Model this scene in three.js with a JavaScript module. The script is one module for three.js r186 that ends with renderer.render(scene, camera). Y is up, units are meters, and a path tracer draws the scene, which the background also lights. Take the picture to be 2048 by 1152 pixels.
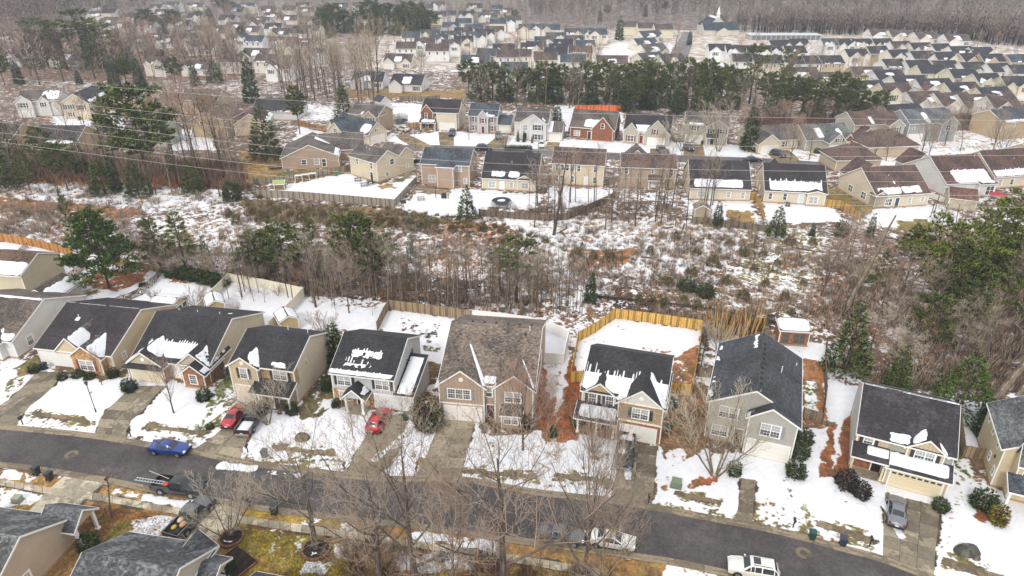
import * as THREE from 'three';
import { mergeGeometries, mergeVertices, toCreasedNormals } from 'three/addons/utils/BufferGeometryUtils.js';

// ---------- camera, sky, sun, exposure ----------
const scene = new THREE.Scene();
const EYE = 54.6, PITCH = 27.3 * Math.PI / 180, FOC = 1366, IW = 2048, IH = 1152;
const camera = new THREE.PerspectiveCamera(2 * Math.atan(IH / 2 / FOC) * 180 / Math.PI, 16 / 9, 1, 6000);
camera.position.set(0, EYE, 0);
camera.rotation.x = -PITCH;
scene.add(camera);
const renderer = new THREE.WebGLRenderer();
renderer.toneMapping = THREE.LinearToneMapping;
renderer.toneMappingExposure = 1.4;
renderer.shadowMap.enabled = true;
{ // bright even overcast
  const W = 128, H = 64, d = new Float32Array(W * H * 4);
  for (let y = 0; y < H; y++) for (let x = 0; x < W; x++) {
    const up = Math.max(0, Math.sin(((y + 0.5) / H - 0.5) * Math.PI)), k = 0.8 + 0.2 * up;
    d.set([k * 0.965, k * 0.985, k * 1.03, 1], (y * W + x) * 4);
  }
  const sky = new THREE.DataTexture(d, W, H, THREE.RGBAFormat, THREE.FloatType);
  sky.mapping = THREE.EquirectangularReflectionMapping; sky.magFilter = THREE.LinearFilter; sky.needsUpdate = true;
  scene.background = sky; scene.environment = sky;
}
const sun = new THREE.DirectionalLight(new THREE.Color(1, 0.95, 0.88), 1.5);
sun.position.set(-60, 120, 55); sun.target.position.set(0, 0, -80);
sun.castShadow = true; sun.shadow.radius = 22;
Object.assign(sun.shadow.camera, { left: -300, right: 300, top: 300, bottom: -300, near: 1, far: 900 });
scene.add(sun, sun.target);
scene.fog = new THREE.FogExp2(new THREE.Color(0.84, 0.9, 1.0), 0.00026);

// ---------- helpers ----------
const V = (x, y, z) => new THREE.Vector3(x, y, z);
const R = (d) => d * Math.PI / 180;
const SIN = Math.sin(PITCH), COS = Math.cos(PITCH);
/** the point of the ground (or of the level h) that the photograph shows at a pixel */
function G(px, py, h = 0) {
  const a = (px - IW / 2) / FOC, b = (IH / 2 - py) / FOC;
  const dy = -SIN + COS * b, dz = -COS - SIN * b, t = (h - EYE) / dy;
  return V(a * t, h, dz * t);
}
function rng(seed) { let a = seed >>> 0; return () => { a = a + 0x6D2B79F5 | 0; let t = Math.imul(a ^ a >>> 15, 1 | a); t = t + Math.imul(t ^ t >>> 7, 61 | t) ^ t; return ((t ^ t >>> 14) >>> 0) / 4294967296; }; }
const HT = new Float32Array(65536); { const r = rng(7); for (let i = 0; i < 65536; i++) HT[i] = r(); }
function vn(x, y) { const i = Math.floor(x), j = Math.floor(y); let u = x - i, v = y - j; u = u * u * (3 - 2 * u); v = v * v * (3 - 2 * v);
  const h = (a, b) => HT[((a * 131 + b * 7919) ^ (b << 4)) & 65535]; const a = h(i, j), b = h(i + 1, j), c = h(i, j + 1), d = h(i + 1, j + 1);
  return a + (b - a) * u + (c - a) * v + (a - b - c + d) * u * v; }
function fbm(x, y, n = 4) { let s = 0, a = 0.5, t = 0; for (let i = 0; i < n; i++) { s += a * vn(x, y); t += a; a *= 0.5; x = x * 2.03 + 17.1; y = y * 2.03 + 5.3; } return s / t; }
const clamp = (x, a, b) => x < a ? a : x > b ? b : x, lerp = (a, b, t) => a + (b - a) * t, sst = (a, b, x) => { const t = clamp((x - a) / (b - a), 0, 1); return t * t * (3 - 2 * t); };
const ordinal = (i) => i < 14 ? ORDW[i] : `${i + 1}${i % 10 === 0 ? 'st' : i % 10 === 1 ? 'nd' : i % 10 === 2 ? 'rd' : 'th'}`, ORDW = ['first', 'second', 'third', 'fourth', 'fifth', 'sixth', 'seventh', 'eighth', 'ninth', 'tenth', 'eleventh', 'twelfth', 'thirteenth', 'fourteenth'];
const used = {};
function numbered(n) { if (!(n in used)) { used[n] = 0; return n; } return n + '_' + String(++used[n]).padStart(3, '0'); }
function tag(o, label, category, group, kind) { if (label) o.userData.label = label; if (category) o.userData.category = category; if (group) o.userData.group = group; if (kind) o.userData.kind = kind; return o; }
function shade(o) { o.traverse((m) => { if (m.isMesh) { m.castShadow = true; m.receiveShadow = true; } }); }
function thing(name, label, category, pos, turn = 0, group) {
  const o = new THREE.Group(); o.name = numbered(name); scene.add(o); if (pos) o.position.copy(pos); o.rotation.y = turn; return tag(o, label, category, group);
}
function mesh(name, g, m, parent) { const o = new THREE.Mesh(g, m); o.name = parent ? name : numbered(name); (parent || scene).add(o); o.castShadow = o.receiveShadow = true; return o; }
function copyOf(p, label, pos, turn, s, group) { const c = p.clone(); c.name = numbered(p.name.replace(/_\d{3}$/, '')); c.userData = { ...p.userData }; scene.add(c); if (pos) c.position.copy(pos); if (turn !== undefined) c.rotation.y = turn; if (s) typeof s === 'number' ? c.scale.setScalar(s) : c.scale.set(...s); if (label) c.userData.label = label; if (group) c.userData.group = group; return c; }

/** collects faces; uv in metres along and up each face */
class MB {
  constructor() { this.p = []; this.u = []; this.n = []; this.col = null; this.c = []; }
  tri(a, b, c) {
    const n = V().subVectors(b, a).cross(V().subVectors(c, a)).normalize(); if (!(n.length() > 0)) return this;
    const t = Math.abs(n.y) > 0.98 ? V(1, 0, 0) : V(n.z, 0, -n.x).normalize(), s = V().crossVectors(n, t);
    for (const q of [a, b, c]) { this.p.push(q.x, q.y, q.z); this.n.push(n.x, n.y, n.z); this.u.push(q.dot(t), q.dot(s)); if (this.col) this.c.push(...this.col); }
    return this;
  }
  quad(a, b, c, d) { return this.tri(a, b, c).tri(a, c, d); }
  hex(q) { // eight corners: 0-3 bottom counter-clockwise from above, 4-7 top
    const [a, b, c, d, e, f, g, h] = q; return this.quad(e, f, g, h).quad(d, c, b, a).quad(a, b, f, e).quad(b, c, g, f).quad(c, d, h, g).quad(d, a, e, h);
  }
  box(x0, x1, y0, y1, z0, z1, f = (v) => v) { return this.hex([f(V(x0, y0, z1)), f(V(x1, y0, z1)), f(V(x1, y0, z0)), f(V(x0, y0, z0)), f(V(x0, y1, z1)), f(V(x1, y1, z1)), f(V(x1, y1, z0)), f(V(x0, y1, z0))]); }
  slab(a, b, c, d, t) { const m = V().subVectors(b, a).cross(V().subVectors(d, a)).normalize().multiplyScalar(-t); const k = [a, b, c, d].map((q) => q.clone().add(m)); return this.hex([...k, a, b, c, d]); }
  bar(a, b, r0, r1 = r0, k = 5) {
    const d = V().subVectors(b, a).normalize(), s = (Math.abs(d.y) > 0.9 ? V(1, 0, 0) : V(0, 1, 0)).cross(d).normalize(), t = V().crossVectors(d, s);
    const ring = (o, r) => Array.from({ length: k }, (_, i) => o.clone().addScaledVector(s, r * Math.cos(i * 2 * Math.PI / k)).addScaledVector(t, r * Math.sin(i * 2 * Math.PI / k)));
    const A = ring(a, r0), B = ring(b, r1); for (let i = 0; i < k; i++) this.quad(A[i], A[(i + 1) % k], B[(i + 1) % k], B[i]);
    for (let i = 1; i < k - 1; i++) this.tri(B[0], B[i], B[i + 1]); return this;
  }
  add(g, mat) { // an existing geometry
    g = g.index ? g.toNonIndexed() : g; if (mat) { g = g.clone(); g.applyMatrix4(mat); }
    this.p.push(...g.attributes.position.array); this.n.push(...g.attributes.normal.array); if (g.attributes.uv) this.u.push(...g.attributes.uv.array); else for (let i = 0; i < g.attributes.position.count; i++) this.u.push(0, 0);
    if (this.col) for (let i = 0; i < g.attributes.position.count; i++) this.c.push(...this.col); return this;
  }
  get empty() { return !this.p.length; }
  geo() { const g = new THREE.BufferGeometry(); g.setAttribute('position', new THREE.Float32BufferAttribute(this.p, 3)); g.setAttribute('normal', new THREE.Float32BufferAttribute(this.n, 3)); g.setAttribute('uv', new THREE.Float32BufferAttribute(this.u, 2)); if (this.c.length) g.setAttribute('color', new THREE.Float32BufferAttribute(this.c, 3)); return g; }
  build(name, m, parent) { return mesh(name, this.geo(), m, parent); }
}
// ---------- materials ----------
function tex(w, h, f, srgb = true, rep) {
  const d = new Uint8Array(w * h * 4), o = [0, 0, 0];
  for (let y = 0; y < h; y++) for (let x = 0; x < w; x++) { f(x, y, o); const k = (y * w + x) * 4; d[k] = clamp(o[0], 0, 1) * 255; d[k + 1] = clamp(o[1], 0, 1) * 255; d[k + 2] = clamp(o[2], 0, 1) * 255; d[k + 3] = 255; }
  const t = new THREE.DataTexture(d, w, h); t.wrapS = t.wrapT = THREE.RepeatWrapping; t.magFilter = THREE.LinearFilter; t.minFilter = THREE.LinearMipmapLinearFilter; t.generateMipmaps = true;
  if (srgb) t.colorSpace = THREE.SRGBColorSpace; if (rep) t.repeat.set(rep[0], rep[1]); t.needsUpdate = true; return t;
}
const pn = (x, y, P, s) => { // tiling fbm over a period of P cells
  let v = 0, a = 0.5, k = P; for (let i = 0; i < 4; i++) { const X = x * k, Y = y * k, i0 = Math.floor(X), j0 = Math.floor(Y); let u = X - i0, w = Y - j0; u = u * u * (3 - 2 * u); w = w * w * (3 - 2 * w);
    const h = (p, q) => HT[((((p % k) + k) % k) * 131 + (((q % k) + k) % k) * 7919 + s * 911 + i * 37) & 65535]; v += a * lerp(lerp(h(i0, j0), h(i0 + 1, j0), u), lerp(h(i0, j0 + 1), h(i0 + 1, j0 + 1), u), w); a *= 0.5; k *= 2; } return v / 0.9375; };
// grey-level shingles: 8 m square, courses of 0.16 m, random tabs, damp blotches with ragged edges
const shingleTex = (wear, seed) => tex(512, 512, (x, y, o) => {
  const c = Math.floor(y / 512 * 50), off = HT[(c * 71 + seed) & 65535], t = Math.floor((x / 512 + off) * 26 % 26), h = HT[(c * 577 + t * 91 + seed * 13) & 65535];
  const b = pn(x / 512, y / 512, 3, seed), f = pn(x / 512, y / 512, 40, seed + 3), st = pn(x / 512, y / 2048, 14, seed + 5);
  let k = 0.62 + (h - 0.5) * 0.30 + (f - 0.5) * 0.34 + wear * (sst(0.44, 0.6, b * 0.6 + st * 0.25 + f * 0.2) - 0.45) * 0.5; if ((y / 512 * 50) % 1 < 0.16) k *= 0.84;
  o[0] = k; o[1] = k; o[2] = k; }, true, [1 / 8, 1 / 8]);
const shingleA = shingleTex(0.35, 11), shingleB = shingleTex(0.6, 29);
const sidingBump = tex(8, 64, (x, y, o) => { const t = (y / 64 * 4) % 1; o[0] = o[1] = o[2] = 0.2 + 0.8 * (1 - t); }, false, [1, 1 / 0.8]);
const sidingTint = tex(256, 256, (x, y, o) => { const t = (y / 256 * 40) % 1, k = 0.92 + (pn(x / 256, y / 256, 5, 3) - 0.5) * 0.09 + (pn(x / 256, y / 1024, 40, 9) - 0.5) * 0.05 - (t < 0.12 ? 0.06 : 0); o[0] = o[1] = o[2] = k; }, true, [1 / 8, 1 / 8]);
const boardTint = tex(256, 256, (x, y, o) => { const t = (x / 256 * 20) % 1, k = 0.93 + (pn(x / 256, y / 256, 5, 13) - 0.5) * 0.08 - (t < 0.14 ? 0.12 : 0); o[0] = o[1] = o[2] = k; }, true, [1 / 8, 1 / 8]);
const brickTex = tex(512, 512, (x, y, o) => { // 3.2 m square
  const r = Math.floor(y / 512 * 40), u = x / 512 * 16 + (r % 2) * 0.5, c = Math.floor(u) % 16, fx = u % 1, fy = y / 512 * 40 % 1, h = HT[(r * 313 + c * 37) & 65535], g = HT[(r * 17 + c * 733 + 5) & 65535];
  if (fx < 0.07 || fy < 0.16) { o[0] = 0.66; o[1] = 0.6; o[2] = 0.54; } else { const k = 0.62 + h * 0.5; o[0] = 0.86 * k; o[1] = (0.56 + g * 0.16) * k; o[2] = 0.42 * k + g * 0.06; } }, true, [1 / 3.2, 1 / 3.2]);
const stoneTex = tex(512, 512, (x, y, o) => { // 4 m square of irregular ledge stones
  let d1 = 9, d2 = 9, id = 0; const N = 14, X = x / 512 * N, Y = y / 512 * N * 1.0; for (let j = -1; j < 2; j++) for (let i = -1; i < 2; i++) { const cx = Math.floor(X) + i, cy = Math.floor(Y) + j, k = ((cx + N) % N) * 91 + ((cy + N) % N) * 389; const dx = (cx + 0.15 + 0.7 * HT[k & 65535] - X) * 0.75, dy = cy + 0.15 + 0.7 * HT[(k + 9001) & 65535] - Y, d = dx * dx + dy * dy; if (d < d1) { d2 = d1; d1 = d; id = k; } else if (d < d2) d2 = d; }
  const e = Math.sqrt(d2) - Math.sqrt(d1), h = HT[(id * 7 + 77) & 65535], g = HT[(id * 3 + 7) & 65535]; if (e < 0.08) { o[0] = 0.62; o[1] = 0.55; o[2] = 0.47; } else { const k = 0.62 + 0.36 * h; o[0] = k; o[1] = k * (0.80 + 0.08 * g); o[2] = k * (0.58 + 0.2 * g); } }, true, [1 / 4, 1 / 4]);
const concTex = (s) => tex(512, 512, (x, y, o) => { const b = pn(x / 512, y / 512, 4, s), f = pn(x / 512, y / 512, 32, s + 1); let k = 0.74 + (f - 0.5) * 0.2 + (sst(0.46, 0.54, b * 0.8 + f * 0.2) - 0.5) * 0.17; o[0] = k; o[1] = k * 0.98; o[2] = k * 0.93; }, true, [1 / 9, 1 / 9]);
const woodTint = tex(256, 256, (x, y, o) => { const i = Math.floor(x / 256 * 16), f = (x / 256 * 16) % 1, h = HT[(i * 517 + 3) & 65535]; let k = 0.72 + h * 0.3 + (pn(x / 256, y / 1024, 32, 5) - 0.5) * 0.25; if (f < 0.12) k *= 0.55; o[0] = k; o[1] = k; o[2] = k; }, true, [1 / 2.4, 1 / 2.4]);
const asphTex = tex(1024, 1024, (x, y, o) => { const f = pn(x / 1024, y / 1024, 128, 4), b = pn(x / 1024, y / 1024, 5, 8), m = pn(x / 1024, y / 1024, 24, 2); const k = 0.80 + (f - 0.5) * 0.34 + (b - 0.5) * 0.4 + (m - 0.5) * 0.2; o[0] = k; o[1] = k * 0.985; o[2] = k * 0.98; }, true, [1 / 24, 1 / 24]);
const barkTex = tex(128, 128, (x, y, o) => { const k = 0.6 + (pn(x / 128, y / 512, 16, 6) - 0.5) * 0.6 + (pn(x / 128, y / 128, 4, 16) - 0.5) * 0.4; o[0] = k; o[1] = k * 0.98; o[2] = k * 0.95; }, true, [1, 0.5]);
const snowBump = tex(512, 512, (x, y, o) => { o[0] = o[1] = o[2] = pn(x / 512, y / 512, 8, 21) * 0.7 + pn(x / 512, y / 512, 60, 22) * 0.3; }, false, [1 / 6, 1 / 6]);
const cache = {};
const hexc = (h) => new THREE.Color(h);
function std(key, o) { return cache[key] ??= new THREE.MeshStandardMaterial({ roughness: 0.85, metalness: 0, ...o }); }
const M = {
  siding: (h) => std('sd' + h, { color: hexc(h), map: sidingTint, bumpMap: sidingBump, bumpScale: 0.012, roughness: 0.7 }),
  board: (h) => std('bd' + h, { color: hexc(h), map: boardTint, roughness: 0.75 }),
  shingle: (h, w) => std('sh' + h + (w || 0), { color: hexc(h), map: w ? shingleB : shingleA, roughness: w ? 0.62 : 0.72 }),
  brick: (h = '#c89878') => std('br' + h, { color: hexc(h), map: brickTex, bumpMap: brickTex, bumpScale: 0.01 }),
  stone: () => std('stone', { color: hexc('#e8d6b8'), map: stoneTex, bumpMap: stoneTex, bumpScale: 0.03 }),
  paint: (h, r = 0.55) => std('pt' + h + r, { color: hexc(h), roughness: r }),
  wood: (h) => std('wd' + h, { color: hexc(h), map: woodTint, roughness: 0.85 }),
  conc: (h, s = 1) => std('cc' + h + s, { color: hexc(h), map: (cache['ct' + s] ??= concTex(40 + s * 7)), roughness: 0.8 }),
  glass: () => std('glass', { color: new THREE.Color(0.06, 0.072, 0.08), roughness: 0.12 }),
  blind: () => std('blind', { color: new THREE.Color(0.36, 0.38, 0.38), roughness: 0.35 }),
  snow: () => std('snow', { color: new THREE.Color(0.7, 0.71, 0.735), roughness: 0.75, bumpMap: snowBump, bumpScale: 0.05 }),
  asphalt: (h = '#5a5452') => std('as' + h, { color: hexc(h), map: asphTex, roughness: 0.8 }),
  bark: (h) => std('bk' + h, { color: hexc(h), map: barkTex, roughness: 0.95 }),
  car: (h) => cache['car' + h] ??= new THREE.MeshPhysicalMaterial({ color: hexc(h), roughness: 0.35, metalness: 0.2, clearcoat: 0.8, clearcoatRoughness: 0.12 }),
  tyre: () => std('tyre', { color: new THREE.Color(0.02, 0.02, 0.021), roughness: 0.9 }),
  rim: () => std('rim', { color: new THREE.Color(0.35, 0.36, 0.38), roughness: 0.35, metalness: 0.7 }),
  metal: (h) => std('mt' + h, { color: hexc(h), roughness: 0.45, metalness: 0.6 }),
};
// ---------- ground: one sheet with a near, a middle and a far map ----------
const MAPS = [{ x0: -110, x1: 110, z0: -130, z1: -28, w: 2048, h: 1024 }, { x0: -230, x1: 230, z0: -330, z1: -130, w: 2048, h: 1024 }, { x0: -1100, x1: 1100, z0: -1900, z1: -330, w: 1024, h: 1024 }];
for (const m of MAPS) { for (const k of ['t', 's']) { const c = document.createElement('canvas'); c.width = m.w; c.height = m.h; m[k] = c.getContext('2d'); } }
const css = (v) => Array.isArray(v) ? `rgb(${v.join(',')})` : `rgb(${v * 255 | 0},${v * 255 | 0},${v * 255 | 0})`;
/** paint a stretch of ground, outlined by pixels of the photograph: kind of soil (sRGB) and share of it under snow */
function area(pts, soil, snow) {
  for (const m of MAPS) for (const [k, v] of [['t', soil], ['s', snow]]) { if (v === null || v === undefined) continue; const c = m[k]; c.fillStyle = css(v); c.beginPath(); pts.forEach((p, i) => { const g = p.isVector3 ? p : G(p[0], p[1]), X = (g.x - m.x0) / (m.x1 - m.x0) * m.w, Y = (g.z - m.z0) / (m.z1 - m.z0) * m.h; i ? c.lineTo(X, Y) : c.moveTo(X, Y); }); c.closePath(); c.fill(); }
}
const band = (x0, y0, x1, y1) => [[x0, y0], [x1, y0], [x1, y1], [x0, y1]];
const SOIL = { litter: [116, 92, 74], tan: [158, 130, 96], rust: [168, 112, 70], red: [160, 90, 50], olive: [126, 114, 68], gold: [168, 134, 76], green: [98, 106, 46], dark: [62, 50, 42], conc: [150, 138, 120] };
for (const m of MAPS) { m.t.fillStyle = css(SOIL.litter); m.t.fillRect(0, 0, m.w, m.h); m.s.fillStyle = css(m === MAPS[2] ? 0.5 : 0.42); m.s.fillRect(0, 0, m.w, m.h); }
// far
area(band(-300, -40, 2400, 62), [104, 92, 84], 0.3); area([[600, 60], [2100, 60], [2100, 200], [600, 130]], SOIL.tan, 0.52); area([[-200, 60], [480, 60], [480, 160], [-200, 165]], [128, 96, 76], 0.3); area([[1230, 85], [1340, 85], [1330, 125], [1160, 125]], SOIL.tan, 0.95); area([[1390, 130], [1540, 112], [1560, 140], [1400, 150]], SOIL.tan, 0.8);
area([[480, 60], [760, 60], [700, 200], [480, 200]], SOIL.litter, 0.4);
// middle
area([[-200, 160], [480, 190], [560, 300], [480, 350], [-200, 350]], SOIL.litter, 0.32); area([[100, 225], [240, 215], [250, 260], [110, 262]], SOIL.tan, 0.9); area([[330, 260], [420, 258], [430, 300], [340, 300]], SOIL.tan, 0.8);
area([[900, 150], [1790, 160], [1790, 232], [1000, 215], [900, 200]], SOIL.litter, 0.36); area([[690, 182], [930, 180], [930, 196], [700, 196]], SOIL.gold, 0.15); area([[780, 205], [845, 208], [845, 255], [790, 255]], SOIL.tan, 0.95); area([[1110, 210], [1245, 212], [1245, 262], [1120, 262]], SOIL.tan, 0.9);
area([[590, 205], [700, 215], [690, 240], [590, 240]], SOIL.litter, 0.66); area([[600, 250], [650, 256], [640, 276], [590, 280]], SOIL.tan, 0.93);
area([[745, 275], [900, 262], [1130, 278], [1480, 290], [2048, 300], [2048, 345], [1480, 318], [1000, 300], [860, 300]], SOIL.tan, 0.9);
area([[1490, 300], [2048, 250], [2048, 330], [1490, 315]], SOIL.gold, 0.62);
area([[480, 300], [560, 310], [560, 345], [700, 330], [720, 352], [520, 368], [470, 362]], SOIL.gold, 0.04); area([[560, 345], [660, 341], [640, 352], [540, 360]], SOIL.green, 0.05);
area([[522, 386], [560, 372], [690, 345], [757, 370], [826, 350], [824, 372], [790, 406], [560, 396]], SOIL.gold, 0.985); area([[750, 373], [775, 367], [792, 374], [765, 378]], SOIL.gold, 0.1); area([[762, 366], [822, 352], [800, 364]], SOIL.green, 0.15);
area([[800, 418], [846, 376], [1000, 380], [970, 432], [810, 428]], SOIL.tan, 0.95); area([[846, 371], [905, 376], [900, 390], [838, 386]], [150, 126, 100], 0.05);
area([[960, 384], [1090, 388], [1060, 420], [965, 412]], SOIL.tan, 0.86); area([[1090, 374], [1225, 378], [1215, 398], [1110, 418]], SOIL.tan, 0.95); area([[1240, 380], [1370, 385], [1370, 402], [1240, 398]], SOIL.litter, 0.55);
area([[1368, 400], [1502, 402], [1520, 446], [1384, 436]], SOIL.tan, 0.8); area([[1452, 422], [1502, 420], [1506, 446], [1456, 444]], SOIL.gold, 0.1); area([[1520, 404], [1652, 412], [1702, 444], [1530, 448]], SOIL.tan, 0.93);
area([[1640, 372], [1660, 372], [1748, 420], [1722, 430], [1640, 390]], [136, 124, 60], 0.03); area([[1742, 418], [1890, 408], [1950, 450], [1720, 452]], SOIL.tan, 0.86); area([[1800, 440], [1860, 440], [1870, 462], [1790, 470]], [136, 124, 60], 0.05); area([[1885, 395], [1980, 395], [1900, 420]], SOIL.tan, 0.8);
// the overgrown corridor
area([[-200, 366], [200, 348], [400, 372], [530, 396], [820, 422], [900, 436], [1100, 442], [1380, 440], [1520, 450], [1700, 470], [1850, 470], [1950, 452], [2300, 430], [2300, 810], [1990, 806], [1800, 792], [1650, 765], [1640, 690], [1420, 664], [1400, 645], [1230, 620], [1150, 700], [1060, 646], [940, 632], [770, 606], [610, 606], [450, 560], [340, 545], [200, 520], [0, 480], [-200, 440]], SOIL.litter, 0.5);
area([[-100, 350], [460, 350], [480, 384], [300, 372], [0, 362]], [140, 104, 76], 0.34); area([[-100, 366], [300, 370], [480, 384], [470, 425], [200, 410], [-100, 384]], SOIL.tan, 0.66); area([[-100, 385], [200, 410], [300, 425], [240, 436], [-100, 418]], SOIL.rust, 0.28); area([[-100, 420], [130, 424], [150, 490], [-100, 470]], SOIL.tan, 0.58); area([[230, 440], [480, 440], [480, 520], [250, 530]], SOIL.tan, 0.58);
area([[480, 396], [800, 420], [900, 440], [860, 458], [500, 440]], SOIL.olive, 0.24); area([[880, 436], [1060, 450], [1060, 490], [880, 480]], SOIL.rust, 0.4); area([[560, 520], [960, 560], [960, 606], [600, 600]], SOIL.dark, 0.3); area([[800, 480], [960, 490], [950, 560], [800, 540]], SOIL.rust, 0.55);
area([[1000, 430], [1370, 444], [1520, 470], [1480, 520], [1300, 560], [1080, 520]], SOIL.tan, 0.66); area([[1130, 500], [1280, 500], [1250, 530], [1140, 540]], SOIL.rust, 0.36); area([[1480, 450], [1660, 460], [1650, 590], [1480, 560]], SOIL.olive, 0.52); area([[940, 580], [1200, 560], [1240, 620], [1150, 690], [1060, 640], [940, 630]], SOIL.litter, 0.56); area([[1230, 600], [1560, 620], [1540, 660], [1400, 640], [1230, 620]], SOIL.dark, 0.4);
area([[1650, 470], [2300, 440], [2300, 760], [1800, 780], [1650, 740]], [116, 88, 70], 0.42); area([[1640, 680], [1700, 690], [1720, 760], [1650, 760]], SOIL.litter, 0.62); area([[1900, 760], [2200, 680], [2200, 780], [1960, 790]], [84, 60, 54], 0.25);
// back yards
area([[-150, 482], [40, 484], [175, 512], [140, 570], [60, 640], [-200, 640]], SOIL.tan, 0.985); area([[175, 512], [320, 545], [240, 600], [100, 600], [150, 560]], SOIL.tan, 0.8); area([[165, 562], [200, 540], [300, 540], [285, 566], [232, 582], [190, 578]], SOIL.red, 0.3); area([[165, 580], [205, 572], [190, 600], [150, 602]], SOIL.gold, 0.55);
area([[320, 545], [450, 570], [400, 620], [240, 610]], SOIL.tan, 0.985); area([[330, 548], [440, 566], [430, 574], [330, 566]], SOIL.red, 0.45); area([[450, 560], [615, 590], [780, 606], [780, 660], [520, 660], [380, 640]], SOIL.tan, 0.99); area([[620, 590], [780, 606], [770, 622], [620, 606]], SOIL.litter, 0.66);
area([[780, 620], [940, 640], [1140, 670], [1130, 730], [860, 780], [760, 670]], SOIL.tan, 0.97); area([[800, 634], [880, 640], [874, 690], [800, 672]], SOIL.dark, 0.66); area([[846, 690], [880, 694], [876, 704], [846, 700]], SOIL.olive, 0.4);
area([[1150, 690], [1230, 636], [1402, 660], [1385, 770], [1340, 790], [1150, 780]], SOIL.tan, 0.82); area([[1200, 655], [1380, 668], [1370, 690], [1210, 690]], SOIL.tan, 0.9); area([[1345, 715], [1398, 690], [1386, 770], [1340, 786]], SOIL.rust, 0.3); area([[1230, 690], [1340, 700], [1330, 712], [1230, 700]], SOIL.rust, 0.55);
area([[1415, 660], [1660, 690], [1640, 760], [1420, 720]], SOIL.tan, 0.9); area([[1400, 690], [1440, 700], [1440, 790], [1395, 790]], SOIL.litter, 0.6); area([[1650, 758], [1800, 790], [1990, 806], [1990, 880], [1900, 900], [1650, 840]], SOIL.tan, 0.96); area([[1900, 850], [1990, 800], [2200, 800], [2200, 900], [1960, 900]], SOIL.tan, 0.9);
// front yards
area([[-200, 735], [300, 755], [700, 815], [1050, 850], [1330, 895], [1720, 930], [2200, 1010], [2300, 1250], [1900, 1170], [1400, 1032], [1000, 972], [700, 955], [480, 925], [300, 892], [-200, 845]], SOIL.olive, 0.9);
for (const p of [[[60, 822], [150, 832], [180, 846], [60, 838]], [[290, 846], [410, 862], [418, 872], [280, 856]], [[560, 894], [670, 902], [666, 914], [556, 904]]]) area(p, SOIL.olive, 0.42);
area([[-50, 812], [186, 843], [190, 872], [0, 850]], SOIL.olive, 0.62); area([[250, 872], [420, 872], [386, 892], [260, 880]], SOIL.olive, 0.62); area([[490, 905], [700, 918], [694, 950], [490, 930]], SOIL.olive, 0.6);
area([[0, 700], [80, 736], [110, 742], [40, 800], [0, 800]], SOIL.olive, 0.85); area([[14, 760], [60, 742], [20, 795], [0, 800]], SOIL.olive, 0.5); area([[22, 738], [72, 712], [80, 738], [30, 756]], SOIL.olive, 0.3); area([[140, 735], [240, 748], [258, 740], [260, 752], [200, 762], [150, 748]], SOIL.olive, 0.4);
area([[420, 780], [456, 742], [478, 756], [474, 800], [430, 858], [396, 870]], SOIL.green, 0.5); area([[424, 780], [456, 748], [468, 752], [440, 798]], SOIL.green, 0.15); area([[396, 862], [436, 812], [452, 800], [440, 830]], SOIL.olive, 0.8);
area([[596, 810], [656, 738], [676, 752], [670, 808], [640, 836], [600, 842]], [112, 100, 60], 0.26); area([[640, 800], [672, 792], [670, 812], [630, 830]], SOIL.olive, 0.6); area([[846, 722], [884, 730], [880, 768], [846, 764]], [124, 96, 62], 0.25); area([[500, 800], [600, 812], [596, 830], [500, 826]], SOIL.litter, 0.55);
area([[760, 826], [830, 832], [800, 900], [740, 940], [720, 940]], SOIL.olive, 0.66); area([[800, 900], [852, 890], [838, 940], [800, 940], [780, 920]], SOIL.olive, 0.86); area([[838, 912], [852, 912], [845, 930], [832, 930]], SOIL.tan, 0.1);
area([[1064, 850], [1086, 724], [1142, 716], [1166, 790], [1164, 862], [1150, 880], [1096, 884]], SOIL.red, 0.1); area([[1090, 730], [1140, 700], [1142, 716], [1112, 790], [1096, 800]], SOIL.tan, 0.64); area([[1124, 740], [1134, 730], [1128, 800], [1112, 836], [1108, 800]], SOIL.tan, 0.9); area([[1084, 905], [1110, 870], [1100, 940], [1080, 940]], SOIL.gold, 0.5);
area([[960, 830], [1060, 850], [1080, 862], [1000, 872], [960, 866]], SOIL.litter, 0.25); area([[930, 935], [1224, 972], [1222, 986], [926, 950]], SOIL.gold, 0.5); area([[930, 880], [1222, 900], [1222, 990], [922, 960]], null, 0.76); area([[950, 938], [1070, 952], [1070, 958], [948, 944]], SOIL.gold, 0.25); area([[1110, 946], [1222, 960], [1222, 968], [1108, 954]], SOIL.dark, 0.25);
area([[1330, 824], [1404, 764], [1444, 790], [1424, 866], [1400, 900], [1336, 930], [1322, 890]], [140, 104, 68], 0.08); area([[1340, 900], [1366, 895], [1360, 960], [1310, 1000]], SOIL.rust, 0.72); area([[1380, 960], [1440, 945], [1430, 970], [1370, 976]], SOIL.red, 0.4); area([[1305, 1000], [1490, 1032], [1470, 1052], [1400, 1030], [1306, 1014]], SOIL.olive, 0.54);
area([[1608, 716], [1646, 726], [1650, 852], [1606, 850]], SOIL.rust, 0.3); area([[1612, 760], [1632, 764], [1630, 830], [1608, 830]], SOIL.green, 0.55); area([[1590, 860], [1658, 852], [1640, 950], [1590, 950]], SOIL.tan, 0.84); area([[1654, 856], [1712, 830], [1704, 932], [1690, 955], [1636, 955]], [152, 92, 54], 0.06); area([[1672, 846], [1684, 842], [1680, 900], [1660, 940], [1664, 900]], SOIL.red, 0.86);
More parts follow.
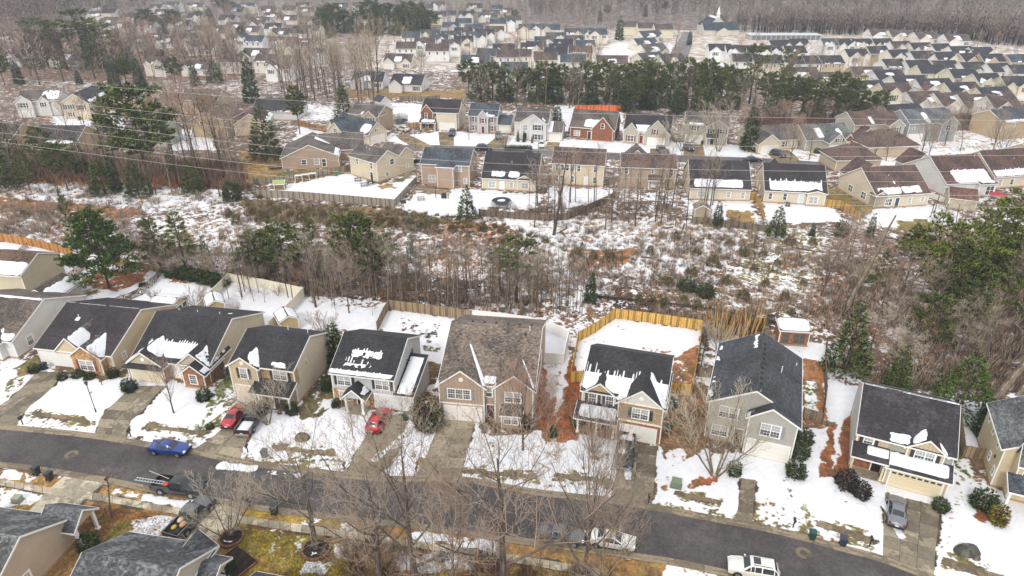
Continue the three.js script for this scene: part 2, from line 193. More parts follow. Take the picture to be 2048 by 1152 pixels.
area([[1480, 1000], [1580, 1010], [1700, 1060], [1640, 1080], [1500, 1050]], SOIL.olive, 0.56); area([[1560, 960], [1572, 950], [1596, 1030], [1584, 1034]], null, 0.72); area([[1680, 950], [1700, 945], [1720, 985], [1690, 985]], SOIL.red, 0.35); area([[1560, 1062], [1660, 1080], [1750, 1108], [1740, 1118], [1640, 1088], [1556, 1068]], SOIL.rust, 0.5); area([[1820, 1000], [1880, 1040], [1872, 1080], [1850, 1070]], null, 0.8); area([[1750, 990], [1770, 990], [1768, 1080], [1700, 1060]], null, 0.78); area([[1890, 900], [1930, 900], [1960, 1010], [1900, 1010]], SOIL.green, 0.6); area([[1905, 880], [1920, 870], [1935, 920], [1900, 925]], SOIL.green, 0.2); area([[1882, 1010], [1905, 950], [1912, 960], [1900, 1080], [1870, 1110]], SOIL.rust, 0.72); area([[1950, 1010], [2010, 1020], [2000, 1050], [1950, 1040]], SOIL.red, 0.2); area([[1880, 1120], [2048, 1170], [2048, 1190], [1870, 1140]], SOIL.rust, 0.6);
// near yards
area([[-300, 905], [0, 934], [300, 978], [620, 1030], [1010, 1080], [1420, 1140], [1700, 1200], [1700, 1500], [-300, 1400]], [164, 124, 66], 0.08);
area([[450, 1050], [640, 1070], [720, 1085], [680, 1160], [470, 1160], [440, 1100]], [158, 138, 46], 0.1); area([[500, 1014], [720, 1044], [720, 1060], [500, 1032]], [166, 138, 52], 0.1); area([[150, 1000], [360, 1030], [340, 1090], [190, 1100], [150, 1060]], [158, 108, 54], 0.1); area([[230, 1040], [260, 1040], [260, 1085], [210, 1090]], [124, 120, 44], 0.1); area([[720, 1090], [1300, 1150], [1300, 1200], [700, 1200]], SOIL.gold, 0.16);
for (const [p, s] of [[[[0, 936], [48, 944], [40, 958], [0, 956]], 0.8], [[[52, 946], [80, 950], [72, 964], [50, 960]], 0.66], [[[0, 972], [92, 978], [60, 1010], [0, 1016]], 0.74], [[[284, 986], [402, 1000], [398, 1018], [276, 1002]], 0.97], [[[232, 976], [282, 984], [270, 998], [230, 990]], 0.6], [[[268, 1034], [352, 1032], [322, 1080], [250, 1070]], 0.68], [[[668, 1086], [698, 1084], [694, 1120], [666, 1118]], 0.85], [[[684, 1046], [722, 1050], [716, 1062], [682, 1060]], 0.74], [[[606, 1116], [660, 1126], [650, 1152], [600, 1150]], 0.62], [[[534, 1060], [610, 1070], [610, 1110], [540, 1120]], 0.38], [[[820, 1060], [1000, 1082], [1000, 1104], [820, 1084]], 0.74], [[[784, 1100], [950, 1112], [940, 1140], [784, 1140]], 0.64], [[[1330, 1124], [1420, 1140], [1470, 1160], [1330, 1160]], 0.62], [[[604, 1040], [640, 1036], [636, 1048], [606, 1048]], 0.6]]) area(p, null, s);
// paved pieces: edges as pixels of the photograph, rows, columns
const DRIVES = [
  [[[72, 746], [47, 772], [16, 801], [-20, 822], [-60, 848]], [[141, 742], [117, 759], [96, 785], [62, 810], [31, 851]], 6, 2],
  [[[268, 772], [250, 786], [226, 809], [205, 828], [190, 872]], [[333, 772], [315, 786], [284, 824], [263, 840], [251, 879]], 6, 2],
  [[[476, 804], [460, 838], [444, 858], [416, 880], [386, 899]], [[520, 806], [506, 860], [494, 880], [485, 898], [481, 918]], 6, 2],
  [[[757, 828], [734, 868], [711, 907], [697, 934], [690, 950]], [[817, 832], [806, 872], [800, 898], [780, 925], [757, 956]], 6, 2],
  [[[883, 838], [866, 876], [852, 914], [838, 938], [830, 958]], [[950, 843], [941, 880], [930, 912], [925, 936], [922, 958]], 6, 2],
  [[[1240, 882], [1236, 916], [1231, 950], [1227, 976], [1223, 999]], [[1315, 894], [1312, 930], [1309, 964], [1306, 990], [1303, 1012]], 6, 2],
  [[[1483, 957], [1478, 1000], [1474, 1025], [1470, 1046]], [[1512, 960], [1509, 1000], [1506, 1030], [1504, 1052]], 4, 1],
  [[[1770, 985], [1768, 1030], [1766, 1080], [1765, 1117]], [[1880, 1014], [1876, 1060], [1871, 1100], [1868, 1150]], 6, 3],
  [[[131, 950], [92, 984], [58, 1022], [20, 1056]], [[213, 963], [168, 1000], [138, 1034], [104, 1070]], 5, 2],
  [[[415, 998], [392, 1030], [372, 1060], [350, 1092]], [[487, 1012], [470, 1050], [452, 1076], [430, 1100]], 5, 2]];
const FARWALK = [[[[66, 824], [120, 830], [176, 839]], [[62, 830], [118, 837], [174, 846]], 6], [[[296, 848], [352, 856], [412, 864]], [[292, 855], [350, 863], [408, 871]], 6], [[[545, 890], [610, 898], [672, 903]], [[543, 897], [608, 906], [670, 911]], 6], [[[930, 938], [1000, 944], [1076, 950]], [[928, 945], [1000, 952], [1074, 959]], 7], [[[1110, 946], [1170, 953], [1224, 961]], [[1108, 955], [1168, 962], [1222, 970]], 6], [[[1350, 981], [1400, 992], [1445, 1001]], [[1346, 989], [1396, 1000], [1442, 1010]], 5], [[[1640, 1040], [1690, 1056], [1750, 1078]], [[1630, 1052], [1684, 1068], [1744, 1090]], 6], [[[1890, 1115], [1970, 1140], [2040, 1160]], [[1880, 1128], [1960, 1154], [2030, 1176]], 5]];
const walkL = [[-140, 940], [0, 958], [92, 974], [184, 985], [372, 1019], [489, 1033], [619, 1051], [708, 1065], [900, 1091], [1060, 1115], [1200, 1138]], walkR = [[-140, 952], [0, 971], [92, 988], [184, 1000], [372, 1032], [489, 1048], [619, 1068], [708, 1079], [900, 1106], [1060, 1131], [1200, 1156]];
for (const [L, Q] of DRIVES) area([...L, ...[...Q].reverse()], [70, 60, 48], 0.04);
for (const [L, Q] of FARWALK) { const w = 0.9, A = L.map((p, i) => [p[0] + (p[0] - Q[i][0]) * w - 4, p[1] + (p[1] - Q[i][1]) * w]), B = Q.map((p, i) => [p[0] + (p[0] - L[i][0]) * w + 4, p[1] + (p[1] - L[i][1]) * w]); area([...A, ...B.reverse()], SOIL.olive, 0.52); area([...L, ...[...Q].reverse()], [96, 84, 66], 0.3); }
area([...walkL, ...[...walkR].reverse()], [84, 72, 56], 0.05);
{
  const col = [[96, 76, 62], [146, 122, 92], [160, 108, 70], [112, 106, 72]];
  for (const [mi, m] of MAPS.entries()) {
    const T = m.t.getImageData(0, 0, m.w, m.h).data, S = m.s.getImageData(0, 0, m.w, m.h).data, w = m.w, h = m.h, out = new Uint8Array(w * h * 4), bump = new Uint8Array(mi < 2 ? w * h * 4 : 4), sx = (m.x1 - m.x0) / w, sz = (m.z1 - m.z0) / h, wig = mi ? 1.1 : 0.5;
    for (let y = 0; y < h; y++) for (let x = 0; x < w; x++) {
      const X = m.x0 + x * sx, Z = m.z0 + y * sz, a = fbm(X * 0.7, Z * 0.7, 3) - 0.5, b = fbm(X * 0.7 + 91, Z * 0.7 + 37, 3) - 0.5;
      const qx = clamp(x + a * wig * 2.6 / sx | 0, 0, w - 1), qy = clamp(y + b * wig * 2.6 / sz | 0, 0, h - 1), q = (qy * w + qx) * 4;
      const cov = S[q] / 255, f1 = fbm(X * 0.7 + 7, Z * 0.7, 3), f2 = vn(X * 2.1, Z * 2.1 + 50), f3 = vn(X * 5.1 + 3, Z * 5.1), n = (f1 - 0.5) * 0.9 + (f2 - 0.5) * 0.62 + (f3 - 0.5) * 0.52;
      const e = mi === 2 ? 0.3 : 0.07, s = sst(-e, e, cov - 0.5 + n * (mi === 2 ? 0.6 : 0.62) * (cov > 0.98 ? 0.6 : 1));
      const g1 = fbm(X * 0.9 + 40, Z * 0.9 + 11, 3), g2 = vn(X * 4.7, Z * 4.7), g3 = HT[(x * 131 + y * 7919) & 65535], k = 0.62 + g1 * 0.5 + (g2 - 0.5) * 0.34 + (g3 - 0.5) * 0.22, c2 = col[(vn(X * 0.21 + 5, Z * 0.21) * 7.99 | 0) % 4], mixk = sst(0.5, 0.62, vn(X * 0.8 + 31, Z * 0.8)) * 0.4;
      const sn = 221 + (g3 - 0.5) * 9 + (f2 - 0.5) * 8 + (f1 - 0.5) * 8, o = (y * w + x) * 4; for (let c = 0; c < 3; c++) out[o + c] = clamp(lerp(lerp(T[q + c], c2[c], mixk) * k, sn + (c === 2 ? 3 : 0), s), 0, 255); out[o + 3] = 255;
      if (mi < 2) { const v = clamp((s * 0.55 + g2 * 0.14 + g1 * 0.16 + f1 * 0.14) * 255, 0, 255); bump[o] = bump[o + 1] = bump[o + 2] = v; bump[o + 3] = 255; }
    }
    const t = new THREE.DataTexture(out, w, h); t.colorSpace = THREE.SRGBColorSpace; t.magFilter = THREE.LinearFilter; t.minFilter = THREE.LinearMipmapLinearFilter; t.generateMipmaps = true; t.needsUpdate = true; m.tex = t;
    const bt = mi < 2 ? new THREE.DataTexture(bump, w, h) : null; if (bt) { bt.magFilter = THREE.LinearFilter; bt.needsUpdate = true; }
    m.mat = new THREE.MeshStandardMaterial({ map: t, roughness: 0.9, ...(bt ? { bumpMap: bt, bumpScale: mi ? 0.16 : 0.12 } : {}) }); m.S = S;
  }
  const corrWeight = (x, z) => sst(-97 + x * 0.06, -104 + x * 0.06, z) * sst(-129.5, -124, z);
  var groundY = (x, z) => z < -130 || z > -90 ? 0 : (fbm(x * 0.11, z * 0.11, 3) - 0.5) * 1.2 * corrWeight(x, z);
  const parts = MAPS.map((m, i) => { const nx = i ? 8 : 220, nz = i ? 8 : 102, P = [], U = [], I = []; for (let j = 0; j <= nz; j++) for (let k = 0; k <= nx; k++) { const u = k / nx, v = j / nz, x = lerp(m.x0, m.x1, u), z = lerp(m.z0, m.z1, v); P.push(x, i ? 0 : groundY(x, z), z); U.push(u, v); } for (let j = 0; j < nz; j++) for (let k = 0; k < nx; k++) { const a = j * (nx + 1) + k; I.push(a, a + nx + 1, a + 1, a + 1, a + nx + 1, a + nx + 2); }
    const g = new THREE.BufferGeometry(); g.setAttribute('position', new THREE.Float32BufferAttribute(P, 3)); g.setAttribute('uv', new THREE.Float32BufferAttribute(U, 2)); g.setIndex(I); g.computeVertexNormals(); return g; });
  const rest = new MB(); for (const [x0, x1, z0, z1] of [[-2500, -110, -130, 300], [110, 2500, -130, 300], [-110, 110, -28, 300], [-2500, -230, -330, -130], [230, 2500, -330, -130], [-2500, -1100, -1900, -330], [1100, 2500, -1900, -330], [-2500, 2500, -3500, -1900]]) rest.quad(V(x0, 0, z1), V(x1, 0, z1), V(x1, 0, z0), V(x0, 0, z0));
  const rg = rest.geo(); parts.push(mergeVertices(rg)); const g = mergeGeometries(parts, true); mesh('ground', g, [...MAPS.map((m) => m.mat), std('rest', { color: new THREE.Color(0.25, 0.22, 0.2) })]).userData.kind = 'structure';
}
// ---------- street, kerbs, pavements, driveways ----------
const slabL = ['#e0d6c4', '#d6cbb8', '#eae1d0', '#c8bca8'].map((c, i) => M.conc(c, 1 + i % 2));
const slabM = ['#b0a695', '#a39987', '#bab09e', '#988e7c'].map((c, i) => M.conc(c, 1 + i % 2));
/** concrete slabs between two edges given as pixels; each slab is a piece of the setting */
function paving(name, Lp, Rp, rows, cols, o = {}) {
  const L = resample(Lp, rows), Q = resample(Rp, rows), g = new THREE.Group(); g.name = numbered(name); scene.add(g); tag(g, null, null, null, 'structure'); const r = rng(rows * 31 + Math.round(Math.abs(L[0].x) * 10)); const y0 = o.y || 0.03;
  for (let i = 0; i < rows; i++) for (let j = 0; j < cols; j++) { if (o.skip && o.skip(i, j)) continue; const P = (a, b) => { const q = L[a].clone().lerp(Q[a], b / cols); return q; }; const c = [P(i, j), P(i, j + 1), P(i + 1, j + 1), P(i + 1, j)], m = V(); c.forEach((q) => m.addScaledVector(q, 0.25)); const k = c.map((q) => { const d = V().subVectors(m, q), l = d.length(); return q.clone().addScaledVector(d, 0.03 / l); }); const up = V().subVectors(k[1], k[0]).cross(V().subVectors(k[3], k[0])).y > 0; const yy = y0 + (r() - 0.5) * 0.008, top = (up ? k : [k[0], k[3], k[2], k[1]]).map((q) => q.clone().setY(yy)), bot = top.map((q) => q.clone().setY(-0.06)); const b = new MB(); b.hex([...bot, ...top]); const s = new THREE.Mesh(b.geo(), o.mats ? o.mats[r() * o.mats.length | 0] : slabM[r() * 4 | 0]); s.name = 'slab'; s.receiveShadow = s.castShadow = true; g.add(s); }
  return g;
}
function laySlabs() {
  DRIVES.forEach(([L, Q, r, c], i) => paving('driveway', L, Q, r, c, i > 7 ? { mats: slabL } : {}));
  paving('pavement', walkL, walkR, 62, 1, { y: 0.045, mats: slabL });
  for (const [a, b, n] of FARWALK) paving('pavement', a, b, n, 1, { y: 0.02, mats: [M.conc('#a08f74', 1), M.conc('#94836a', 2)] });
}

function resample(pts, n) { const p = pts.map((q) => q.isVector3 ? q : G(q[0], q[1])), c = new THREE.CatmullRomCurve3(p, false, 'centripetal'); return c.getSpacedPoints(n); }
function ribbon(L, Rr, y, mb) { for (let i = 0; i < L.length - 1; i++) { const a = L[i].clone(), b = Rr[i].clone(), c = Rr[i + 1].clone(), d = L[i + 1].clone(); for (const q of [a, b, c, d]) q.y = y; mb.quad(a, b, c, d); } }
const FARK = resample([[-160, 851], [0, 855], [72, 861], [144, 868], [202, 875], [288, 889], [383, 903], [490, 926], [600, 940], [757, 958], [921, 960], [1061, 984], [1226, 1003], [1303, 1015], [1419, 1037], [1558, 1064], [1685, 1098], [1757, 1117], [1827, 1143], [2048, 1230]], 120);
const NEARK = resample([[-160, 916], [0, 929], [58, 935], [173, 953], [219, 961], [317, 981], [415, 997], [504, 1013], [622, 1028], [708, 1039], [900, 1060], [1007, 1077], [1160, 1097], [1332, 1121], [1419, 1138], [1560, 1172], [1800, 1250], [2048, 1400]], 120);
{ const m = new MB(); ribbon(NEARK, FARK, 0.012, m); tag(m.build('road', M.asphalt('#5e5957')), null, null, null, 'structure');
  const off = (A, i, d) => { const t = V().subVectors(A[Math.min(i + 1, A.length - 1)], A[Math.max(i - 1, 0)]).normalize(); return A[i].clone().add(V(t.z, 0, -t.x).multiplyScalar(d)); };
  for (const [A, s] of [[FARK, 1], [NEARK, -1]]) { const k = new MB(); for (let i = 0; i < A.length - 1; i++) { const q = [-0.38, 0.02, 0.18, 0.5].map((d) => [off(A, i, s * d), off(A, i + 1, s * d)]), hs = [0.016, 0.03, 0.09, 0.09]; for (let j = 0; j < 3; j++) { const [a, b] = q[j], [c, d] = q[j + 1]; a.y = b.y = hs[j]; c.y = d.y = hs[j + 1]; s > 0 ? k.quad(a.clone(), b.clone(), d.clone(), c.clone()) : k.quad(c.clone(), d.clone(), b.clone(), a.clone()); } const [a, b] = q[3]; a.y = b.y = 0.09; const a0 = a.clone().setY(-0.05), b0 = b.clone().setY(-0.05); s > 0 ? k.quad(a, b, b0, a0) : k.quad(a0, b0, b, a); } tag(k.build('kerb', M.conc('#a89a86', 2)), null, null, null, 'structure'); }
}
laySlabs();
// middle street and its drives
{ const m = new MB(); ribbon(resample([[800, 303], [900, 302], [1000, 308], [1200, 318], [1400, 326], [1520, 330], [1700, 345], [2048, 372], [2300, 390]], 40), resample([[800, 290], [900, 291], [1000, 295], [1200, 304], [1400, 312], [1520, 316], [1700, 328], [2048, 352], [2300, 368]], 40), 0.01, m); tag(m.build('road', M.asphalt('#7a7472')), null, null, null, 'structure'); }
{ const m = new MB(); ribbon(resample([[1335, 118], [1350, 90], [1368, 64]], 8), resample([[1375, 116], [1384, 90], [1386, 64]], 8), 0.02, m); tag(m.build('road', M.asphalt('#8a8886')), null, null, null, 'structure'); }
for (const [L, Q] of [[[[790, 270], [800, 280], [840, 300]], [[815, 268], [850, 285], [872, 297]]], [[[877, 264], [878, 280], [880, 292]], [[908, 264], [908, 280], [908, 292]]], [[[993, 272], [980, 285], [960, 296]], [[1018, 272], [1014, 285], [1010, 298]]], [[[1095, 284], [1092, 292], [1090, 300]], [[1120, 285], [1118, 294], [1116, 302]]], [[[1300, 297], [1300, 304], [1300, 312]], [[1338, 298], [1340, 306], [1340, 314]]], [[[1370, 288], [1368, 300], [1366, 312]], [[1405, 289], [1408, 300], [1410, 314]]], [[[1530, 305], [1545, 316], [1550, 322]], [[1575, 300], [1590, 310], [1600, 322]]], [[[1655, 302], [1660, 312], [1665, 322]], [[1690, 300], [1705, 312], [1720, 326]]]]) paving('driveway', L, Q, 3, 2, { mats: [M.conc('#a8926c', 1), M.conc('#a08b68', 2)] });
// ---------- houses ----------
/** a sheet of snow with a ragged edge on a roof plane (or other sloped rectangle): from u0,v0 to u1,v1 metres from the plane's lower left */
function snowSheet(pl, u0, u1, v0, v1, seed, parent, o = {}) {
  const st = o.step || 0.16, n = Math.max(2, Math.round((u1 - u0) / st)), m = Math.max(2, Math.round((v1 - v0) / st)), th = o.thick || 0.09, rag = o.rag ?? 0.35, tooth = o.tooth || 0;
  const f = (u, v) => { // > 0 inside
    const hu = (u1 - u0) / 2, hv = (v1 - v0) / 2, cu = u - (u0 + u1) / 2, cv = v - (v0 + v1) / 2; let r = Math.min(hu, hv) * (o.round ?? 0.5);
    let d = -(Math.hypot(Math.max(0, Math.abs(cu) - hu + r), Math.max(0, Math.abs(cv) - hv + r)) - r);
    d = Math.min(d, hu - Math.abs(cu), hv - Math.abs(cv)); d += (o.grow || 0);
    let w = fbm(u * 1.1 + seed * 13.7, v * 1.1 + seed * 7.1, 4) - 0.5; d -= rag * (0.35 + w * 1.6);
    if (tooth) { const q = u * 2.6 + seed * 0.37, k = Math.abs((q % 1) - 0.5), hh = HT[(Math.floor(q) * 37 + seed * 11) & 65535]; d = Math.min(d, v1 - tooth * (k < 0.24 ? 1 - hh * hh : 1) - v, (k < 0.3 ? 1 : 0.02) * 9); }
    if (o.holes) d = Math.min(d, (fbm(u * 2.1 + seed, v * 2.1 - seed, 3) - o.holes) * 1.2);
    if (o.clip) d = Math.min(d, o.clip(u, v)); return d; };
  const N = V().crossVectors(pl.u, pl.v).normalize(), P = [], I = [], U = [], ok = [], F = [];
  for (let j = 0; j <= m; j++) for (let i = 0; i <= n; i++) { const u = u0 + (u1 - u0) * i / n, v = v0 + (v1 - v0) * j / m, d = f(u, v); F.push(d); const t = d > 0 ? 0.012 + th * sst(0, 0.35, d) : -0.03 + Math.max(-0.05, d * 0.25);
    const q = pl.o.clone().addScaledVector(pl.u, u).addScaledVector(pl.v, v).addScaledVector(N, t); P.push(q.x, q.y, q.z); U.push(u, v); }
  for (let j = 0; j < m; j++) for (let i = 0; i < n; i++) { const a = j * (n + 1) + i, b = a + 1, c = a + n + 2, d = a + n + 1; if (Math.max(F[a], F[b], F[c], F[d]) > 0) I.push(a, b, c, a, c, d); }
  if (!I.length) return null; const g = new THREE.BufferGeometry(); g.setAttribute('position', new THREE.Float32BufferAttribute(P, 3)); g.setAttribute('uv', new THREE.Float32BufferAttribute(U, 2)); g.setIndex(I); g.computeVertexNormals();
  const gg = mergeVertices(g); return mesh('snow_patch', gg, M.snow(), parent);
}
class House {
  /** a, b: pixels (or points) of the front-left and front-right corners at the ground */
  constructor(name, label, a, b, o = {}) {
    const A = a.isVector3 ? a : G(...a), B = b.isVector3 ? b : G(...b); const d = V().subVectors(B, A); this.W = o.W || d.length();
    this.g = thing(name, label, o.cat || 'house', A, o.turn !== undefined ? R(o.turn) : Math.atan2(-d.z, d.x), o.group); this.vols = []; this.o = o; this.wallMB = new Map(); this.roofMB = new Map(); this.trimMB = new MB(); this.trim = o.trim || '#e9e7e2';
  }
  mb(map, m) { if (!map.has(m)) map.set(m, new MB()); return map.get(m); }
  /** x: [left, right], z: [back, front], h: eave height, r: rise; ax: x | z | shed | hip | flat | none */
  vol(x, z, h, r, ax, wall, roof, o = {}) {
    const [x0, x1] = x, [z0, z1] = z, b = o.b || 0, ov = o.ov ?? 0.35, og = o.og ?? 0.18, w = this.mb(this.wallMB, wall), zm = o.zr ?? (z0 + z1) / 2, xm = o.xr ?? (x0 + x1) / 2, top = h - 0.02;
    const q = (A, B, C, D) => w.quad(A, B, C, D);
    q(V(x0, b, z1), V(x1, b, z1), V(x1, top, z1), V(x0, top, z1)); q(V(x1, b, z1), V(x1, b, z0), V(x1, top, z0), V(x1, top, z1)); q(V(x1, b, z0), V(x0, b, z0), V(x0, top, z0), V(x1, top, z0)); q(V(x0, b, z0), V(x0, b, z1), V(x0, top, z1), V(x0, top, z0));
    if (b > 0) q(V(x0, b, z0), V(x1, b, z0), V(x1, b, z1), V(x0, b, z1));
    const pls = []; const vol = { x, z, h, r, b, pls }; this.vols.push(vol);
    if (ax === 'none') return vol;
    const rm = this.mb(this.roofMB, roof), t = 0.16, T = this.trimMB;
    const plane = (O, e, u, U, ve, Vl) => { pls.push({ o: O, u, v: ve, U, V: Vl }); };
    const rect = (a0, a1, c1, c0) => { rm.slab(a0, a1, c1, c0, t); const u = V().subVectors(a1, a0), v = V().subVectors(c0, a0); plane(a0, 0, u.clone().normalize(), u.length(), v.clone().normalize(), v.length()); };
    const rake = (p, q2, n) => { const k = n.clone().multiplyScalar(0.05), dn = V(0, -0.24, 0), up = V(0, -0.02, 0); T.hex([p.clone().add(dn).add(k), q2.clone().add(dn).add(k), q2.clone().add(dn), p.clone().add(dn), p.clone().add(k).add(up), q2.clone().add(k).add(up), q2.clone().add(up), p.clone().add(up)]); };
    if (ax === 'x') {
      const s1 = r / (z1 - zm), s0 = r / (zm - z0), y = h + 0.1, E1 = y - s1 * ov, E0 = y - s0 * ov, a = x0 - og, c = x1 + og;
      rect(V(a, E1, z1 + ov), V(c, E1, z1 + ov), V(c, y + r, zm), V(a, y + r, zm)); rect(V(c, E0, z0 - ov), V(a, E0, z0 - ov), V(a, y + r, zm), V(c, y + r, zm));
      for (const xx of [x0, x1]) w.tri(...(xx === x0 ? [V(xx, top, z0), V(xx, top, z1), V(xx, h + r, zm)] : [V(xx, top, z1), V(xx, top, z0), V(xx, h + r, zm)]));
      for (const [xx, sgn] of [[a, -1], [c, 1]]) { rake(V(xx, E1, z1 + ov), V(xx, y + r, zm), V(sgn, 0, 0)); rake(V(xx, E0, z0 - ov), V(xx, y + r, zm), V(sgn, 0, 0)); }
      T.box(a, c, E1 - 0.2, E1 - 0.03, z1 + ov, z1 + ov + 0.06); T.box(a, c, E0 - 0.2, E0 - 0.03, z0 - ov - 0.06, z0 - ov);
    } else if (ax === 'z') {
      const s1 = r / (x1 - xm), s0 = r / (xm - x0), y = h + 0.1, E1 = y - s1 * ov, E0 = y - s0 * ov, a = z0 - (o.ob ?? og), c = z1 + og;
      rect(V(x0 - ov, E0, a), V(x0 - ov, E0, c), V(xm, y + r, c), V(xm, y + r, a)); rect(V(x1 + ov, E1, c), V(x1 + ov, E1, a), V(xm, y + r, a), V(xm, y + r, c));
      w.tri(V(x0, top, z1), V(x1, top, z1), V(xm, h + r, z1)); w.tri(V(x1, top, z0), V(x0, top, z0), V(xm, h + r, z0));
      rake(V(x0 - ov, E0, c), V(xm, y + r, c), V(0, 0, 1)); rake(V(x1 + ov, E1, c), V(xm, y + r, c), V(0, 0, 1)); if (o.ob === undefined) { rake(V(x0 - ov, E0, a), V(xm, y + r, a), V(0, 0, -1)); rake(V(x1 + ov, E1, a), V(xm, y + r, a), V(0, 0, -1)); }
      T.box(x0 - ov - 0.06, x0 - ov, E0 - 0.2, E0 - 0.03, a, c); T.box(x1 + ov, x1 + ov + 0.06, E1 - 0.2, E1 - 0.03, a, c);
    } else if (ax === 'shed') { // rises by r towards the back
      const s = r / (z1 - z0), y = h + 0.1, E = y - s * ov, a = x0 - og, c = x1 + og; rect(V(a, E, z1 + ov), V(c, E, z1 + ov), V(c, y + r, z0), V(a, y + r, z0));
      if (r > 0.05) { w.tri(V(x0, top, z0), V(x0, top, z1), V(x0, h + r, z0)); w.tri(V(x1, top, z1), V(x1, top, z0), V(x1, h + r, z0)); }
      for (const [xx, sgn] of [[a, -1], [c, 1]]) rake(V(xx, E, z1 + ov), V(xx, y + r, z0), V(sgn, 0, 0)); T.box(a, c, E - 0.2, E - 0.03, z1 + ov, z1 + ov + 0.06);
    } else if (ax === 'hip') {
      const y = h + 0.1, k = Math.min(x1 - x0, z1 - z0) / 2 + ov, long = x1 - x0 > z1 - z0, X0 = x0 - ov, X1 = x1 + ov, Z0 = z0 - ov, Z1 = z1 + ov, e = y - 0.1, A = V(X0, e, Z1), B = V(X1, e, Z1), C = V(X1, e, Z0), D = V(X0, e, Z0);
      const p = long ? V(X0 + k, y + r, zm) : V(xm, y + r, Z1 - k), p2 = long ? V(X1 - k, y + r, zm) : V(xm, y + r, Z0 + k);
      if (long) { rm.quad(A, B, p2, p).quad(C, D, p, p2).tri(B, C, p2).tri(D, A, p); } else { rm.tri(A, B, p).quad(B, C, p2, p).tri(C, D, p2).quad(D, A, p, p2); }
      rm.quad(D, C, B, A); const pl = (O, Q, ri) => { const u = V().subVectors(Q, O), mid = V().addVectors(O, Q).multiplyScalar(0.5), n = V().subVectors(ri, O); const un = u.clone().normalize(), v = n.addScaledVector(un, -n.dot(un)); pls.push({ o: O, u: un, U: u.length(), v: v.clone().normalize(), V: v.length() }); };
      pl(A, B, p); pl(C, D, p2); pl(D, A, p); pl(B, C, p2);
      for (const [s, f2] of [[A, B], [B, C], [C, D], [D, A]]) { const n = V().subVectors(f2, s).normalize(); rake(s.clone(), f2.clone(), V(n.z * -1, 0, n.x).multiplyScalar(-1)); }
    } else if (ax === 'flat') rm.box(x0 - ov, x1 + ov, h - 0.02, h + 0.15, z0 - ov, z1 + ov);
    return vol;
  }
  frame(vol, face) { const [x0, x1] = vol.x, [z0, z1] = vol.z; return { F: [V(x0, 0, z1), V(1, 0, 0), V(0, 0, 1)], B: [V(x1, 0, z0), V(-1, 0, 0), V(0, 0, -1)], R: [V(x1, 0, z1), V(0, 0, -1), V(1, 0, 0)], L: [V(x0, 0, z0), V(0, 0, 1), V(-1, 0, 0)] }[face]; }
  map(vol, face) { const [o, u, n] = this.frame(vol, face); return (p) => o.clone().addScaledVector(u, p.x).add(V(0, p.y, 0)).addScaledVector(n, p.z); }
  /** sash windows; x: left edge, y: sill; n units side by side */
  win(vol, face, x, y, w, h, o = {}) {
    const f = this.map(vol, face), n = o.n || 1, fm = new MB(), d = 0.07, c = 0.09, W = M.paint(o.frame || '#efeeea');
    fm.box(x - c, x + w * n + c, y - c, y, 0, d + 0.03, f); fm.box(x - c, x + w * n + c, y + h, y + h + c, 0, d, f); for (let i = 0; i <= n; i++) fm.box(x + w * i - (i % n ? 0.055 : c), x + w * i + (i % n ? 0.055 : 0) + (i === n ? c : 0), y, y + h, 0, d, f);
    const wide = o.far ? 0 : 1; for (let i = 0; i < n; i++) { fm.box(x + w * i, x + w * (i + 1), y + h / 2 - 0.035, y + h / 2 + 0.035, 0, d - 0.015, f); if (wide && o.grid !== 0) { for (const t of [1 / 3, 2 / 3]) fm.box(x + w * (i + t) - 0.012, x + w * (i + t) + 0.012, y, y + h, 0, d - 0.03, f); for (const t of [0.25, 0.75]) fm.box(x + w * i, x + w * (i + 1), y + h * t - 0.012, y + h * t + 0.012, 0, d - 0.03, f); } }
    const wn = fm.build('window', W, this.g);
    if (o.far) { const pm = new MB(); pm.quad(f(V(x, y, 0.02)), f(V(x + w * n, y, 0.02)), f(V(x + w * n, y + h, 0.02)), f(V(x, y + h, 0.02))); pm.build('pane', o.blind ? M.blind() : M.glass(), wn); }
    else for (let i = 0; i < n; i++) for (let k = 0; k < 2; k++) { const pm = new MB(), y0 = y + h * k / 2; pm.quad(f(V(x + w * i, y0, 0.022)), f(V(x + w * (i + 1), y0, 0.022)), f(V(x + w * (i + 1), y0 + h / 2, 0.022)), f(V(x + w * i, y0 + h / 2, 0.022))); pm.build('pane', (o.blind === 2 || (k && o.blind !== 0)) ? M.blind() : M.glass(), wn); }
    if (o.sh) for (const sx of [x - c - 0.4, x + w * n + c + 0.02]) { const sm = new MB(); sm.box(sx, sx + 0.38, y - 0.05, y + h + 0.05, 0, 0.05, f); if (!o.far) for (let t = 0; t < 8; t++) sm.box(sx + 0.06, sx + 0.32, y + 0.06 + h * t / 8, y + h * t / 8 + 0.12, 0.05, 0.062, f); sm.build('shutter', M.paint(o.sh, 0.7), this.g); }
    return wn;
  }
